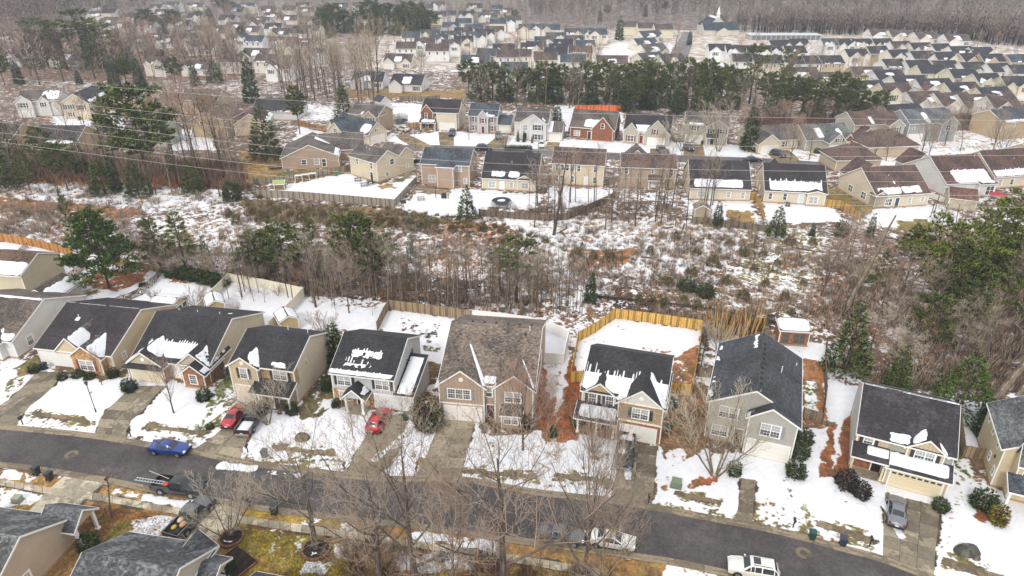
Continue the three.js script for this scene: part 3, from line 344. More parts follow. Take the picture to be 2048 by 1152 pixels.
  /** sectional garage door */
  garage(vol, face, x, w, o = {}) {
    const f = this.map(vol, face), h = o.h || 2.15, y0 = o.y || 0.05, m = new MB(), k = 4; for (let i = 0; i < k; i++) { m.box(x, x + w, y0 + h * i / k, y0 + h * (i + 1) / k - 0.025, 0, 0.04, f); const c = Math.round(w / 0.6); for (let j = 0; j < c && !o.plain; j++) m.box(x + w * (j + 0.12) / c, x + w * (j + 0.88) / c, y0 + h * (i + 0.2) / k, y0 + h * (i + 0.8) / k - 0.02, 0.04, 0.052, f); }
    const fr = new MB(); fr.box(x - 0.14, x, 0, y0 + h + 0.14, 0, 0.06, f).box(x + w, x + w + 0.14, 0, y0 + h + 0.14, 0, 0.06, f).box(x, x + w, y0 + h, y0 + h + 0.14, 0, 0.06, f); const d = m.build('garage_door', M.paint(o.c || '#e6e4de', 0.6), this.g); fr.build('door_frame', M.paint(this.trim), d);
    if (o.lites) for (let i = 0; i < o.lites; i++) { const p = new MB(), s = w / o.lites; p.box(x + s * i + 0.1, x + s * (i + 1) - 0.1, y0 + h * 0.82, y0 + h * 0.94, 0.04, 0.062, f); p.build('pane', M.glass(), d); } return d;
  }
  door(vol, face, x, o = {}) { const f = this.map(vol, face), m = new MB(), y = o.y || 0.2, w = o.w || 0.95, h = o.h || 2.1; m.box(x, x + w, y, y + h, 0, 0.05, f); const d = m.build('door', M.paint(o.c || '#26262a', 0.4), this.g); const fr = new MB(); fr.box(x - 0.12, x, y, y + h + 0.12, 0, 0.07, f).box(x + w, x + w + 0.12, y, y + h + 0.12, 0, 0.07, f).box(x, x + w, y + h, y + h + 0.12, 0, 0.07, f); fr.build('door_frame', M.paint(o.frame || '#efeeea'), d); const hd = new MB(); hd.box(x + w - 0.14, x + w - 0.08, y + 0.95, y + 1.05, 0.05, 0.1, f); hd.build('handle', M.metal('#c8b890'), d); return d; }
  part(name, m, fn) { const b = new MB(); fn(b); return b.build(name, m, this.g); }
  post(x, z, y0, y1, r = 0.1, c = '#efeeea') { return this.part('porch_post', M.paint(c), (b) => { b.box(x - r, x + r, y0, y1, z - r, z + r); b.box(x - r * 1.5, x + r * 1.5, y0, y0 + 0.25, z - r * 1.5, z + r * 1.5); b.box(x - r * 1.5, x + r * 1.5, y1 - 0.15, y1, z - r * 1.5, z + r * 1.5); }); }
  corner() { const T = this.trimMB; for (const v of this.vols) { if (v.noCorner) continue; for (const [x, sx] of [[v.x[0], -1], [v.x[1], 1]]) T.box(Math.min(x - sx * 0.1, x + sx * 0.025), Math.max(x - sx * 0.1, x + sx * 0.025), v.b, v.h - 0.06, v.z[1] - 0.1, v.z[1] + 0.025); } }
  done(o = {}) {
    if (o.corner !== false) this.corner();
    let i = 0; for (const [m, b] of this.wallMB) b.build('wall', m, this.g); this.roof = null;
    for (const [m, b] of this.roofMB) { const r = b.build('roof', m, this.g); this.roof ??= r; }
    if (!this.trimMB.empty) this.trimMB.build('trim', M.paint(this.trim, 0.6), this.g);
    if (!o.noBase) { const b = new MB(); for (const v of this.vols) if (!v.b) b.box(v.x[0] - 0.03, v.x[1] + 0.03, -0.4, 0.28, v.z[0] - 0.03, v.z[1] + 0.03); if (!b.empty) b.build('foundation', M.paint(this.o.base || '#a88a6c', 0.9), this.g); }
    return this;
  }
  snow(vol, k, u0, u1, v0, v1, seed, o) { const p = vol.pls[k]; return snowSheet(p, u0 * p.U, u1 * p.U, v0 * p.V, v1 * p.V, seed, this.roof || this.g, o); }
  vent(vol, k, u, v, w = 0.3, h = 0.15) { const p = vol.pls[k], c = p.o.clone().addScaledVector(p.u, u * p.U).addScaledVector(p.v, v * p.V), b = new MB(); b.box(c.x - w / 2, c.x + w / 2, c.y - 0.05, c.y + h, c.z - w / 2, c.z + w / 2); return b.build('roof_vent', M.paint('#2c2b2c', 0.7), this.roof); }
  pipe(vol, k, u, v, h = 0.6, c = '#d8d8d4') { const p = vol.pls[k], q = p.o.clone().addScaledVector(p.u, u * p.U).addScaledVector(p.v, v * p.V), b = new MB(); b.bar(q, q.clone().add(V(0, h, 0)), 0.07, 0.07, 6); return b.build('vent_pipe', M.paint(c), this.roof); }
}
// ---------- the row of houses beyond the street ----------
const P3 = (x, z) => V(x, 0, z);
const atT = (x, z, turn, W) => [P3(x, z), P3(x + W * Math.cos(R(turn)), z - W * Math.sin(R(turn)))];
const SH = { dark: '#6b5f61', black: '#5f5d60', slate: '#6d7175', brown: '#a08c7c', grey: '#8e8a86', warm: '#7a6a66' };
{ // A, leftmost
  const h = new House('ranch_house', 'leftmost house with bright white side wall and weathered grey-brown roof', P3(-83.6, -85.6), P3(-71.6, -83.4), {});
  const m = h.vol([0, 12.2], [-14, 0], 3.1, 3.1, 'x', M.siding('#e3e2df'), M.shingle('#87786b'), { zr: -7 });
  const g = h.vol([5.6, 10.6], [-5, 1], 3.1, 1.9, 'z', M.siding('#e3e2df'), M.shingle('#87786b')); h.done();
  h.win(m, 'R', 2.2, 0.9, 1, 1.3); h.door(g, 'F', 2); h.snow(g, 1, 0.3, 1, 0, 0.5, 3); h.snow(m, 0, 0.78, 1, 0, 0.2, 5); h.snow(m, 0, 0, 1, 0.93, 1, 6, { thick: 0.06, rag: 0.2 });
}
{ // B
  const [a, b] = atT(-67.3, -82.0, -10, 11.9), h = new House('ranch_house', 'cream ranch house with dark brown roof and stone front gable beside a white garage door', a, b);
  const cr = M.siding('#ddcaa8'), rf = M.shingle('#45383c'); const m = h.vol([0, 11.9], [-14.6, 0], 3, 3.1, 'x', cr, rf, { zr: -7.3 });
  const p = h.vol([3.4, 8.0], [-5.5, 0.35], 3.0, 2.2, 'z', cr, M.shingle('#7b6e68', 1), { b: 2.6 });
  const g = h.vol([6.3, 10.9], [-5, 1.1], 2.95, 1.7, 'z', M.stone(), M.shingle('#7b6e68', 1)); h.done();
  h.garage(m, 'F', 0.35, 4.6); h.door(m, 'F', 5.4, { c: '#efe9dc' }); h.win(g, 'F', 1.2, 0.75, 1.05, 1.5, { n: 2, sh: '#7c3a34' }); h.win(m, 'R', 1.8, 1, 0.7, 1, { blind: 2 });
  h.snow(p, 1, 0.02, 0.55, 0.25, 1, 4, { rag: 0.3 }); h.snow(g, 1, 0.02, 0.75, 0, 0.85, 9, { rag: 0.3 }); h.snow(p, 0, 0, 1, 0.0, 0.16, 2, { rag: 0.18, thick: 0.06, round: 0.2 });
  for (const u of [0.2, 0.5, 0.8]) h.vent(m, 1, u, 0.9); h.snow(m, 0, 0.26, 0.33, 0.62, 0.72, 8, { rag: 0.15 }); h.pipe(m, 0, 0.3, 0.7, 0.5);
  const wg = h.vols[2]; h.snow(m, 1, 0.0, 1, 0.95, 1, 6, { thick: 0.05, rag: 0.2 });
  h.part('gutter_pipe', M.paint('#efe9dc'), (q) => q.bar(V(11.84, 0, 0.07), V(11.84, 2.9, 0.07), 0.05));
  // sun room at the back
  const s = new House('sun_room', 'low snow-roofed sun room with tall panes behind the cream ranch house', V(-57.4, 0, -94.0), V(-53.5, 0, -93.3), { cat: 'annex', base: '#cfc4ae' });
  const v = s.vol([0, 3.9], [-4.6, 0], 2.6, 0.9, 'x', cr, M.shingle('#7b6e68')); s.done(); for (let i = 0; i < 3; i++) s.win(v, 'R', 0.5 + i * 1.3, 0.5, 1.1, 1.6, { grid: 0, blind: 0 }); s.snow(v, 0, 0, 1, 0, 1, 3, { rag: 0.1 }); s.snow(v, 1, 0, 1, 0, 1, 4, { rag: 0.1 });
}
{ // C
  const [a, b] = atT(-52.6, -78.2, -10, 11.5), h = new House('ranch_house', 'beige ranch house with snow between its front gables and a small brick gable at right', a, b);
  const cr = M.siding('#d3c5ab'), rf = M.shingle('#3d393f'), m = h.vol([0, 11.5], [-16, -1.2], 2.9, 3.4, 'x', cr, rf, { zr: -8 });
  const g = h.vol([-0.1, 5.3], [-6.5, 0], 2.75, 2.0, 'z', M.siding('#cdbfa4'), rf); const u = h.vol([7.0, 11.55], [-6, -0.9], 2.85, 1.9, 'z', cr, rf); const k = h.vol([8.4, 11.55], [-4, 0.4], 2.5, 1.25, 'z', M.brick('#cdb8a2'), rf);
  const bk = h.vol([-0.13, 5.33], [-1, 0.03], 2.3, 0, 'none', M.brick('#cdb8a2'), null); h.done();
  h.part('eyebrow_roof', rf, (q) => q.slab(V(-0.3, 2.45, 0.75), V(5.5, 2.45, 0.75), V(5.5, 2.85, 0), V(-0.3, 2.85, 0), 0.1));
  h.garage(bk, 'F', 0.45, 4.6, { c: '#d9cdb2', lites: 0 }); h.win(k, 'F', 1.05, 0.8, 1.0, 1.35, { blind: 0 }); h.win(u, 'F', 0.35, 0.9, 0.8, 1.2, {}); h.door(m, 'F', 6, { c: '#e9e4d8' }); h.win(m, 'R', 2.2, 0.9, 0.7, 1.1, { frame: '#3a3838' });
  h.part('gable_louvre', M.paint('#f2f0ea'), (q) => q.add(new THREE.CylinderGeometry(0.28, 0.28, 0.06, 14).rotateX(Math.PI / 2).translate(2.6, 3.55, 0.03)));
  h.snow(m, 0, 0.12, 0.86, 0.08, 0.5, 3, { tooth: 0.7, rag: 0.25, step: 0.1 }); h.snow(g, 1, 0.15, 1, 0.35, 1, 5, { rag: 0.3 }); h.snow(g, 0, 0, 1, 0.2, 0.6, 6, { rag: 0.6 }); h.snow(g, 0, 0.2, 1, 0.0, 0.24, 12, { rag: 0.25 });
  h.snow(u, 1, 0.0, 0.85, 0, 0.8, 7, { rag: 0.5, holes: 0.4 }); h.snow(k, 1, 0, 0.8, 0, 0.5, 8); h.snow(m, 1, 0.2, 0.26, 0.5, 0.6, 4, { rag: 0.1 }); for (const t of [0.3, 0.6, 0.85]) h.pipe(m, 1, t, 0.7, 0.35);
}
{ // D
  const [a, b] = atT(-36.6, -74.6, -12, 8.8), h = new House('two_storey_house', 'two-storey tan house with cream side wall and dark roof, flag at its porch', a, b);
  const cr = M.siding('#d6c7ad'), tn = M.board('#b4976f'), rf = M.shingle('#3d3a40'); const m = h.vol([0, 8.8], [-9.4, 0], 5.3, 2.1, 'x', cr, rf, { zr: -4.9 });
  h.vol([3.9, 8.82], [-1, 0.03], 5.28, 0, 'none', tn, null, { b: 2.6 }); const g = h.vol([0, 4.0], [-5, 0.6], 5.3, 1.35, 'z', M.board('#cfbd9c'), rf); const pr = h.vol([3.5, 8.9], [0.05, 2.0], 2.6, 0.75, 'shed', cr, rf, { b: 2.5 }); h.done();
  const f = { ...m, z: [-9.4, 0.03] }; h.win(g, 'F', 1.5, 3.4, 1.05, 1.5, { sh: '#33302f' }); h.win(f, 'F', 5.9, 3.5, 0.95, 1.4, { n: 2, sh: '#2c2c31' }); h.part('gable_louvre', M.paint('#efe8d8'), (q) => q.add(new THREE.CylinderGeometry(0.28, 0.28, 0.06, 14).rotateX(Math.PI / 2).translate(2.0, 5.75, 0.64)));
  h.garage(g, 'F', 0.5, 2.9, { c: '#d8ccb4' }); h.door(m, 'F', 5, { c: '#6c2a28' }); h.win(m, 'F', 6.8, 0.9, 0.9, 1.3); for (const x of [3.9, 6.4, 8.6]) h.post(x, 1.8, 0.15, 2.6); h.part('porch_floor', M.conc('#a9a094'), (q) => q.box(3.6, 8.8, 0, 0.18, 0.05, 2));
  h.part('porch_rail', M.paint('#3a3430'), (q) => { q.box(6.5, 8.5, 0.95, 1.02, 1.76, 1.82); for (let i = 0; i < 9; i++) q.box(6.6 + i * 0.22, 6.63 + i * 0.22, 0.18, 0.95, 1.77, 1.8); });
  h.win(m, 'R', 3, 4.0, 0.5, 0.8, { frame: '#d6c7ad' }); h.snow(g, 1, 0.0, 0.95, 0.05, 0.9, 6, { rag: 0.6 }); h.snow(m, 0, 0.62, 0.88, 0.03, 0.2, 9, { rag: 0.5 }); h.pipe(m, 1, 0.5, 0.5); h.pipe(m, 1, 0.15, 0.6, 0.5);
}
{ // E
  const [a, b] = atT(-23.3, -73.0, -11, 8.5), h = new House('two_storey_house', 'light grey two-storey house with black shutters and snow-striped black roof', a, b);
  const gr = M.board('#c8cacb'), rf = M.shingle('#3a393d'), m = h.vol([0, 8.5], [-10.6, 0], 4.9, 2.6, 'x', gr, rf, { zr: -5.5 }); const st = h.vol([-0.02, 8.52], [-1, 0.04], 2.35, 0, 'none', M.stone(), null);
  const gs = h.vol([8.5, 10.9], [-6.6, 0.02], 2.6, 1.9, 'shed', gr, rf); const po = h.vol([2.3, 5.0], [0.05, 2.0], 2.7, 1.2, 'z', gr, rf, { b: 2.55 }); h.done();
  const up = { ...m, z: [-10.6, 0] }; h.win(up, 'F', 0.85, 3.0, 0.9, 1.35, { n: 2, sh: '#2f3536' }); h.win(up, 'F', 6.0, 3.0, 0.9, 1.35, { n: 2, sh: '#2f3536' }); h.win(st, 'F', 0.9, 0.7, 0.85, 1.3, { n: 2 }); h.door(st, 'F', 3.3, { c: '#2f2524' });
  h.garage({ ...gs, x: [5.6, 10.9], z: [0, 0.05] }, 'F', 0.15, 4.8, { c: '#d8d9d6' }); for (const x of [2.55, 4.75]) h.post(x, 1.8, 0.1, 2.6, 0.14); h.part('porch_floor', M.conc('#a9a094'), (q) => q.box(2.3, 5, 0, 0.14, 0.05, 2));
  h.snow(m, 0, 0.22, 0.72, 0.42, 0.72, 3, { holes: 0.3, rag: 0.4, tooth: 0.8, step: 0.1 }); h.snow(m, 0, 0.12, 0.62, 0.18, 0.52, 14, { holes: 0.42, rag: 0.3, tooth: 1.6, step: 0.1 }); h.snow(m, 0, 0.0, 1, 0.0, 0.16, 5, { rag: 0.35, tooth: 0.3 }); h.snow(gs, 0, 0.12, 0.88, 0.03, 0.93, 7, { rag: 0.18, round: 0.3 }); h.snow(po, 1, 0.1, 0.95, 0.1, 0.6, 8, { rag: 0.45 });
  h.part('satellite_dish', M.paint('#3c3c40'), (q) => { q.add(new THREE.SphereGeometry(0.4, 12, 5, 0, Math.PI * 2, 0, 0.9).scale(1, 0.5, 1).rotateX(-0.9).translate(8.85, 4.6, -4.6)); q.bar(V(8.5, 4.2, -4.6), V(8.85, 4.5, -4.6), 0.03); });
  for (const [u, y] of [[6.6, 3], [6.9, 3.4]]) h.win(m, 'R', u, y, 0.5, 1.3, { frame: '#3a3a3c', grid: 0 });
}
{ // F
  const [a, b] = atT(-9.0, -70.2, -7.5, 11.8), h = new House('two_storey_house', 'large taupe house with two front gables under a weathered brown roof', a, b);
  const tp = M.board('#b29c85'), rf = M.shingle('#9f8d7d'), m = h.vol([0, 11.8], [-16.4, 0], 5.5, 3.4, 'x', tp, rf, { zr: -8.6 });
  const g = h.vol([0, 5.7], [-7, 0.7], 5.45, 2.2, 'z', tp, rf), g2 = h.vol([7.0, 11.75], [-6, 0.5], 5.45, 1.9, 'z', tp, rf), by = h.vol([7.9, 10.4], [0.5, 1.4], 2.3, 0.6, 'shed', tp, rf, { og: 0.2 }); h.done();
  h.garage(g, 'F', 0.6, 4.7, { c: '#e3dfd6' }); h.part('belt_trim', M.paint('#e9e4da'), (q) => q.box(-0.05, 5.75, 2.55, 2.75, 0.7, 0.76)); h.win(g, 'F', 1.15, 3.45, 0.95, 1.35, { n: 3, sh: '#8b8580', blind: 0 }); h.win(g2, 'F', 1.3, 3.4, 1.0, 1.4, { n: 2, sh: '#8b8580' }); h.win(by, 'F', 0.35, 0.7, 0.9, 1.35, { n: 2 });
  h.win(m, 'F', 5.85, 3.6, 0.8, 1.2, { grid: 0 }); h.door(m, 'F', 5.9, { c: '#4a2a26' }); h.win(m, 'R', 4.5, 3.6, 0.7, 1.2); h.win(m, 'R', 9, 3.6, 0.7, 1.2); h.part('gable_louvre', M.paint('#e7dfd2'), (q) => q.add(new THREE.CylinderGeometry(0.3, 0.3, 0.06, 14).rotateX(Math.PI / 2).translate(2.85, 6.3, 0.74)));
  h.snow(g, 1, 0.0, 0.97, 0, 1, 5, { rag: 0.22, step: 0.1, clip: (u, v) => { const d = 0.95 + v * 1.5 - u; return Math.min(d + 0.2, 2.1 - v * 0.3 - d); } }); h.snow(m, 0, 0.46, 0.6, 0.02, 0.16, 4, { rag: 0.3 }); h.snow(g, 0, 0, 1, 0, 0.14, 3, { rag: 0.15, thick: 0.06 }); h.snow(g2, 0, 0, 1, 0.0, 0.2, 7, { rag: 0.15 }); h.snow(g2, 1, 0, 1, 0, 1, 8, { rag: 0.22, step: 0.1, clip: (u, v) => { const d = 0.8 + v * 1.5 - u; return Math.min(d + 0.2, 1.6 - v * 0.3 - d); } });
  for (let i = 0; i < 6; i++) h.vent(m, 1, 0.12 + i * 0.13, 0.93, 0.3, 0.16); for (const [u, v] of [[0.3, 0.7], [0.45, 0.45], [0.62, 0.75]]) h.vent(g, 0, u, v, 0.28, 0.12); h.pipe(m, 0, 0.87, 0.92, 0.7, '#cfd4d8'); h.vent(m, 0, 0.83, 0.86, 0.35, 0.12);
}
{ // G
  const [a, b] = atT(8.6, -68.6, -17, 9.95), h = new House('two_storey_house', 'two-storey house with tan gable, brick garage front and snow-draped black roof', a, b);
  const cr = M.siding('#dcd7c8'), tn = M.board('#b09672'), rf = M.shingle('#3f3e43'), br = M.brick('#ceb69e'), m = h.vol([0, 9.95], [-10.6, 0], 5.4, 2.8, 'x', cr, rf, { zr: -5.5 });
  const g = h.vol([4.65, 9.95], [-6.5, 1.3], 5.4, 2.1, 'z', tn, rf), gc = h.vol([4.63, 9.97], [-1, 1.34], 2.75, 0, 'none', br, null), s = h.vol([0.5, 3.9], [-3, 0.12], 5.35, 1.35, 'z', M.board('#c3aa82'), rf, { b: 5.2 }), lb = h.vol([-0.02, 4.7], [-1, 0.03], 2.5, 0, 'none', br, null), pr = h.vol([-0.3, 4.6], [0.04, 2.0], 2.65, 0.85, 'shed', cr, rf, { b: 2.5 }); h.done();
  h.part('gable_panel', M.siding('#e4e0d4'), (q) => q.tri(V(4.7, 5.42, 1.33), V(9.9, 5.42, 1.33), V(7.3, 7.46, 1.33))); h.part('belt_trim', M.paint('#ece8dc'), (q) => { q.box(4.6, 10, 2.74, 2.94, 1.3, 1.4); q.box(4.6, 10, 5.3, 5.45, 1.3, 1.38); });
  h.garage(gc, 'F', 0.55, 4.2, { c: '#e2dfd6' }); h.win(g, 'F', 1.75, 3.4, 0.95, 1.4, { n: 2, sh: '#2b3138' }); h.win(m, 'F', 0.9, 3.55, 0.95, 1.4, { sh: '#2b3138', blind: 0 }); h.win(m, 'F', 3.0, 3.55, 0.95, 1.4, { sh: '#2b3138', blind: 0 }); h.door(lb, 'F', 2.75, { c: '#1c1d22' }); h.win(lb, 'F', 0.7, 0.8, 0.8, 1.3); h.win(lb, 'F', 3.95, 1.4, 0.5, 0.7, { grid: 0 });
  for (const x of [0.0, 2.3, 4.4]) h.post(x, 1.85, 0.15, 2.6, 0.11); h.part('porch_floor', br, (q) => q.box(-0.2, 4.6, 0, 0.18, 0.04, 2.0)); h.snow(pr, 0, 0.08, 0.97, 0.12, 0.9, 4, { rag: 0.2 });
  h.snow(m, 0, 0.0, 1, 0.05, 0.66, 3, { tooth: 1.6, rag: 0.22, round: 0.25, step: 0.1 }); h.snow(g, 0, 0.0, 1, 0.0, 1, 6, { rag: 0.25, step: 0.1, clip: (u, v) => Math.min(2.1 - v - u * 0.06, u * 0.9 + 1.2 - v) }); h.snow(g, 1, 0.0, 1, 0.0, 0.86, 7, { rag: 0.25, step: 0.1, clip: (u, v) => 2.6 - v * 0.35 - Math.abs(u - 1.8 - v * 1.0) }); h.snow(s, 1, 0, 0.9, 0.0, 0.8, 8, { rag: 0.3 }); h.snow(s, 0, 0.05, 1, 0.0, 0.8, 9, { rag: 0.3 });
  h.part('gable_louvre', M.paint('#efece2'), (q) => q.add(new THREE.CylinderGeometry(0.25, 0.25, 0.06, 14).rotateX(Math.PI / 2).translate(7.3, 6.3, 1.36)));
}
{ // H
  const [a, b] = atT(23.5, -66.0, -21, 9.9), h = new House('two_storey_house', 'grey gable-fronted two-storey house with long slate-black roof and ridge vents', a, b);
  const gr = M.siding('#b7b4aa'), rf = M.shingle('#54575d'), m = h.vol([0, 9.9], [-13.6, 0], 5.5, 2.7, 'z', gr, rf), g = h.vol([4.6, 9.9], [0.0, 1.4], 5.5, 1.65, 'z', gr, rf, { xr: 6.95, ob: -0.22 }); h.done();
  h.garage(g, 'F', 0.35, 4.6, { c: '#e0dcd2', plain: 1, h: 2.3 }); h.win(g, 'F', 1.5, 3.3, 1.05, 1.6, { n: 2, sh: '#8f8e92' }); h.win(m, 'F', 1.3, 3.6, 1.05, 1.5, { n: 2, sh: '#9a988f' }); h.win(m, 'F', 0.8, 0.8, 0.9, 1.4, { n: 2 }); h.door(m, 'F', 3.4, { c: '#5a2b26' });
  for (let i = 0; i < 9; i++) h.vent(m, 1, 0.14 + i * 0.083, 0.93, 0.3, 0.17); h.pipe(m, 1, 0.52, 0.5, 0.9); h.vent(m, 1, 0.1, 0.7, 0.2, 0.1); h.pipe(m, 1, 0.8, 0.15, 0.4); h.vent(m, 1, 0.42, 0.35, 0.14, 0.08); h.vent(m, 1, 0.25, 0.3, 0.14, 0.08);
  h.snow(m, 0, 0.05, 0.95, 0.0, 0.13, 3, { rag: 0.5, holes: 0.33 }); h.snow(m, 0, 0.02, 0.3, 0.8, 0.93, 5, { rag: 0.4 }); h.snow(g, 0, 0.2, 1, 0.0, 0.2, 8, { rag: 0.2 });
}
{ // I
  const [a, b] = atT(39.0, -60.9, -25, 9.5), h = new House('two_storey_house', 'cream two-storey house with mottled black roof and snow on its garage roof', a, b);
  const cr = M.board('#cbb794'), wh = M.siding('#d2cec4'), rf = M.shingle('#4a4247', 1), m = h.vol([0, 9.5], [-11, 0], 5.0, 3.0, 'x', wh, rf, { zr: -5.5 }); const fc = h.vol([0.02, 9.48], [-1, 0.03], 4.98, 0, 'none', cr, null);
  const g = h.vol([5.0, 8.6], [-3.5, 0.25], 4.95, 1.35, 'z', M.board('#d6c19c'), rf, { b: 2.9 }), gb = h.vol([3.4, 9.5], [0.05, 1.6], 2.75, 0.85, 'shed', cr, rf), pr = h.vol([-0.1, 3.35], [0.05, 1.5], 2.95, 0.7, 'shed', cr, rf, { b: 2.8 }); const lb = h.vol([-0.02, 3.4], [-1, 0.05], 2.6, 0, 'none', M.brick('#c4a898'), null); h.done();
  h.garage(gb, 'F', 0.55, 5.0, { c: '#d8c9a8', lites: 8 }); h.win(g, 'F', 0.85, 3.3, 0.95, 1.5, { n: 2, sh: '#3b3134' }); h.win(fc, 'F', 0.75, 3.4, 0.95, 1.4, { sh: '#3b3134' }); for (const x of [3.3, 8.75]) h.part('grey_panel', M.siding('#aaa99a'), (q) => q.box(x, x + (x > 5 ? 0.7 : 1.4), 2.95, 4.85, 0.03, 0.07));
  h.door(lb, 'F', 2.2, { c: '#22191a' }); h.win(lb, 'F', 0.6, 1.6, 0.9, 0.5, { grid: 0 }); for (const x of [0.05, 3.2]) h.post(x, 1.35, 0.12, 2.9, 0.11, '#d8c8a6'); h.part('porch_floor', M.conc('#a9a094'), (q) => q.box(-0.1, 3.4, 0, 0.14, 0.05, 1.5));
  h.snow(m, 0, 0.32, 0.56, 0.0, 0.22, 3, { rag: 0.35 }); h.snow(g, 1, 0, 0.9, 0.0, 0.5, 5, { rag: 0.35 }); h.snow(g, 0, 0.4, 1, 0.3, 0.95, 6, { rag: 0.35 }); h.snow(gb, 0, 0.03, 0.95, 0.15, 0.95, 7, { rag: 0.18, step: 0.12 }); h.snow(pr, 0, 0.38, 1, 0.3, 0.95, 8, { rag: 0.15 }); h.snow(m, 1, 0, 1, 0.92, 1, 4, { rag: 0.15, thick: 0.06 }); h.snow(m, 0, 0, 1, 0.97, 1.0, 4, { rag: 0.1, thick: 0.06 });
}
{ // J
  const [a, b] = atT(53.3, -57.6, -23, 9), h = new House('two_storey_house', 'cream house at right edge with grey shingle roof and small side windows', a, b);
  const cr = M.siding('#dccba6'), rf = M.shingle('#868a8a'), m = h.vol([0, 9], [-8.6, 0], 5.4, 2.8, 'z', cr, rf), f = h.vol([1.2, 9], [0.0, 1.6], 5.4, 1.6, 'x', cr, rf, { zr: 0.8 }), pr = h.vol([0.6, 6], [1.6, 3.4], 2.7, 0.8, 'shed', cr, M.shingle('#6c7480'), { b: 2.55 }); h.done();
  for (const [x, y] of [[1.2, 3.9], [3.6, 3.9], [6.2, 3.9], [5.2, 1.4], [7.6, 1.2]]) h.win(m, 'L', x, y, 0.6, 0.95, { grid: 0 }); h.win(f, 'F', 0.6, 3.5, 0.9, 1.3); h.post(0.8, 3.2, 0.1, 2.6, 0.13); h.post(5.8, 3.2, 0.1, 2.6, 0.13);
  h.part('side_louvre', M.paint('#2e2b2a'), (q) => q.add(new THREE.CylinderGeometry(0.22, 0.22, 0.06, 12).rotateZ(Math.PI / 2).translate(-0.03, 2.9, -1.7)));
}
// ---------- the near side of the street ----------
{ // K
  const [a, b] = atT(-57.6, -41.9, -9.5, 12), h = new House('ranch_house', 'beige house at lower left corner with mottled grey roof and tall gable wall', a, b);
  const bg = M.siding('#c5b29a'), rf = M.shingle('#878886', 1), m = h.vol([0, 12], [-10, 0], 3.1, 2.9, 'x', bg, rf, { zr: -5 }), p = h.vol([9.4, 13.2], [-12, -9.2], 2.7, 1.2, 'x', bg, M.shingle('#7a7d80'), { b: 2.5 }); h.done(); h.win(m, 'R', 3.6, 0.7, 1, 1.4, {}); h.post(13, -9.4, 0, 2.6, 0.14); h.post(13, -11.8, 0, 2.6, 0.14);
}
{ // L
  const [a, b] = atT(-38.9, -38.3, -10, 9.2), h = new House('ranch_house', 'house at lower edge with patchy grey shingles and little front gable', a, b);
  const bg = M.siding('#cfc6b4'), rf = M.shingle('#84878a', 1), m = h.vol([0, 9.2], [-9.7, 0], 3.1, 2.7, 'x', bg, rf, { zr: -4.9 }), g = h.vol([6.2, 9.0], [-9.9, -6], 3.2, 1.5, 'z', bg, rf), p = h.vol([9.2, 10.9], [-9, -6.2], 2.6, 0.8, 'x', bg, M.shingle('#7a7d80'), { b: 2.4 }); h.done(); h.post(10.7, -6.4, 0, 2.5, 0.13); h.snow(g, 1, 0.1, 0.9, 0.0, 0.3, 3, { rag: 0.3 }); h.snow(g, 0, 0.0, 0.4, 0.5, 0.7, 4, { rag: 0.3 });
}
{ const [a, b] = atT(-25.5, -32.6, -12, 10), h = new House('ranch_house', 'house showing only its dark roof edge at the bottom, right of the patchy roof', a, b); h.vol([0, 10], [-10.8, 0], 3.1, 2.6, 'x', M.siding('#cfc6b4'), M.shingle('#6c6a6c')); h.done(); }
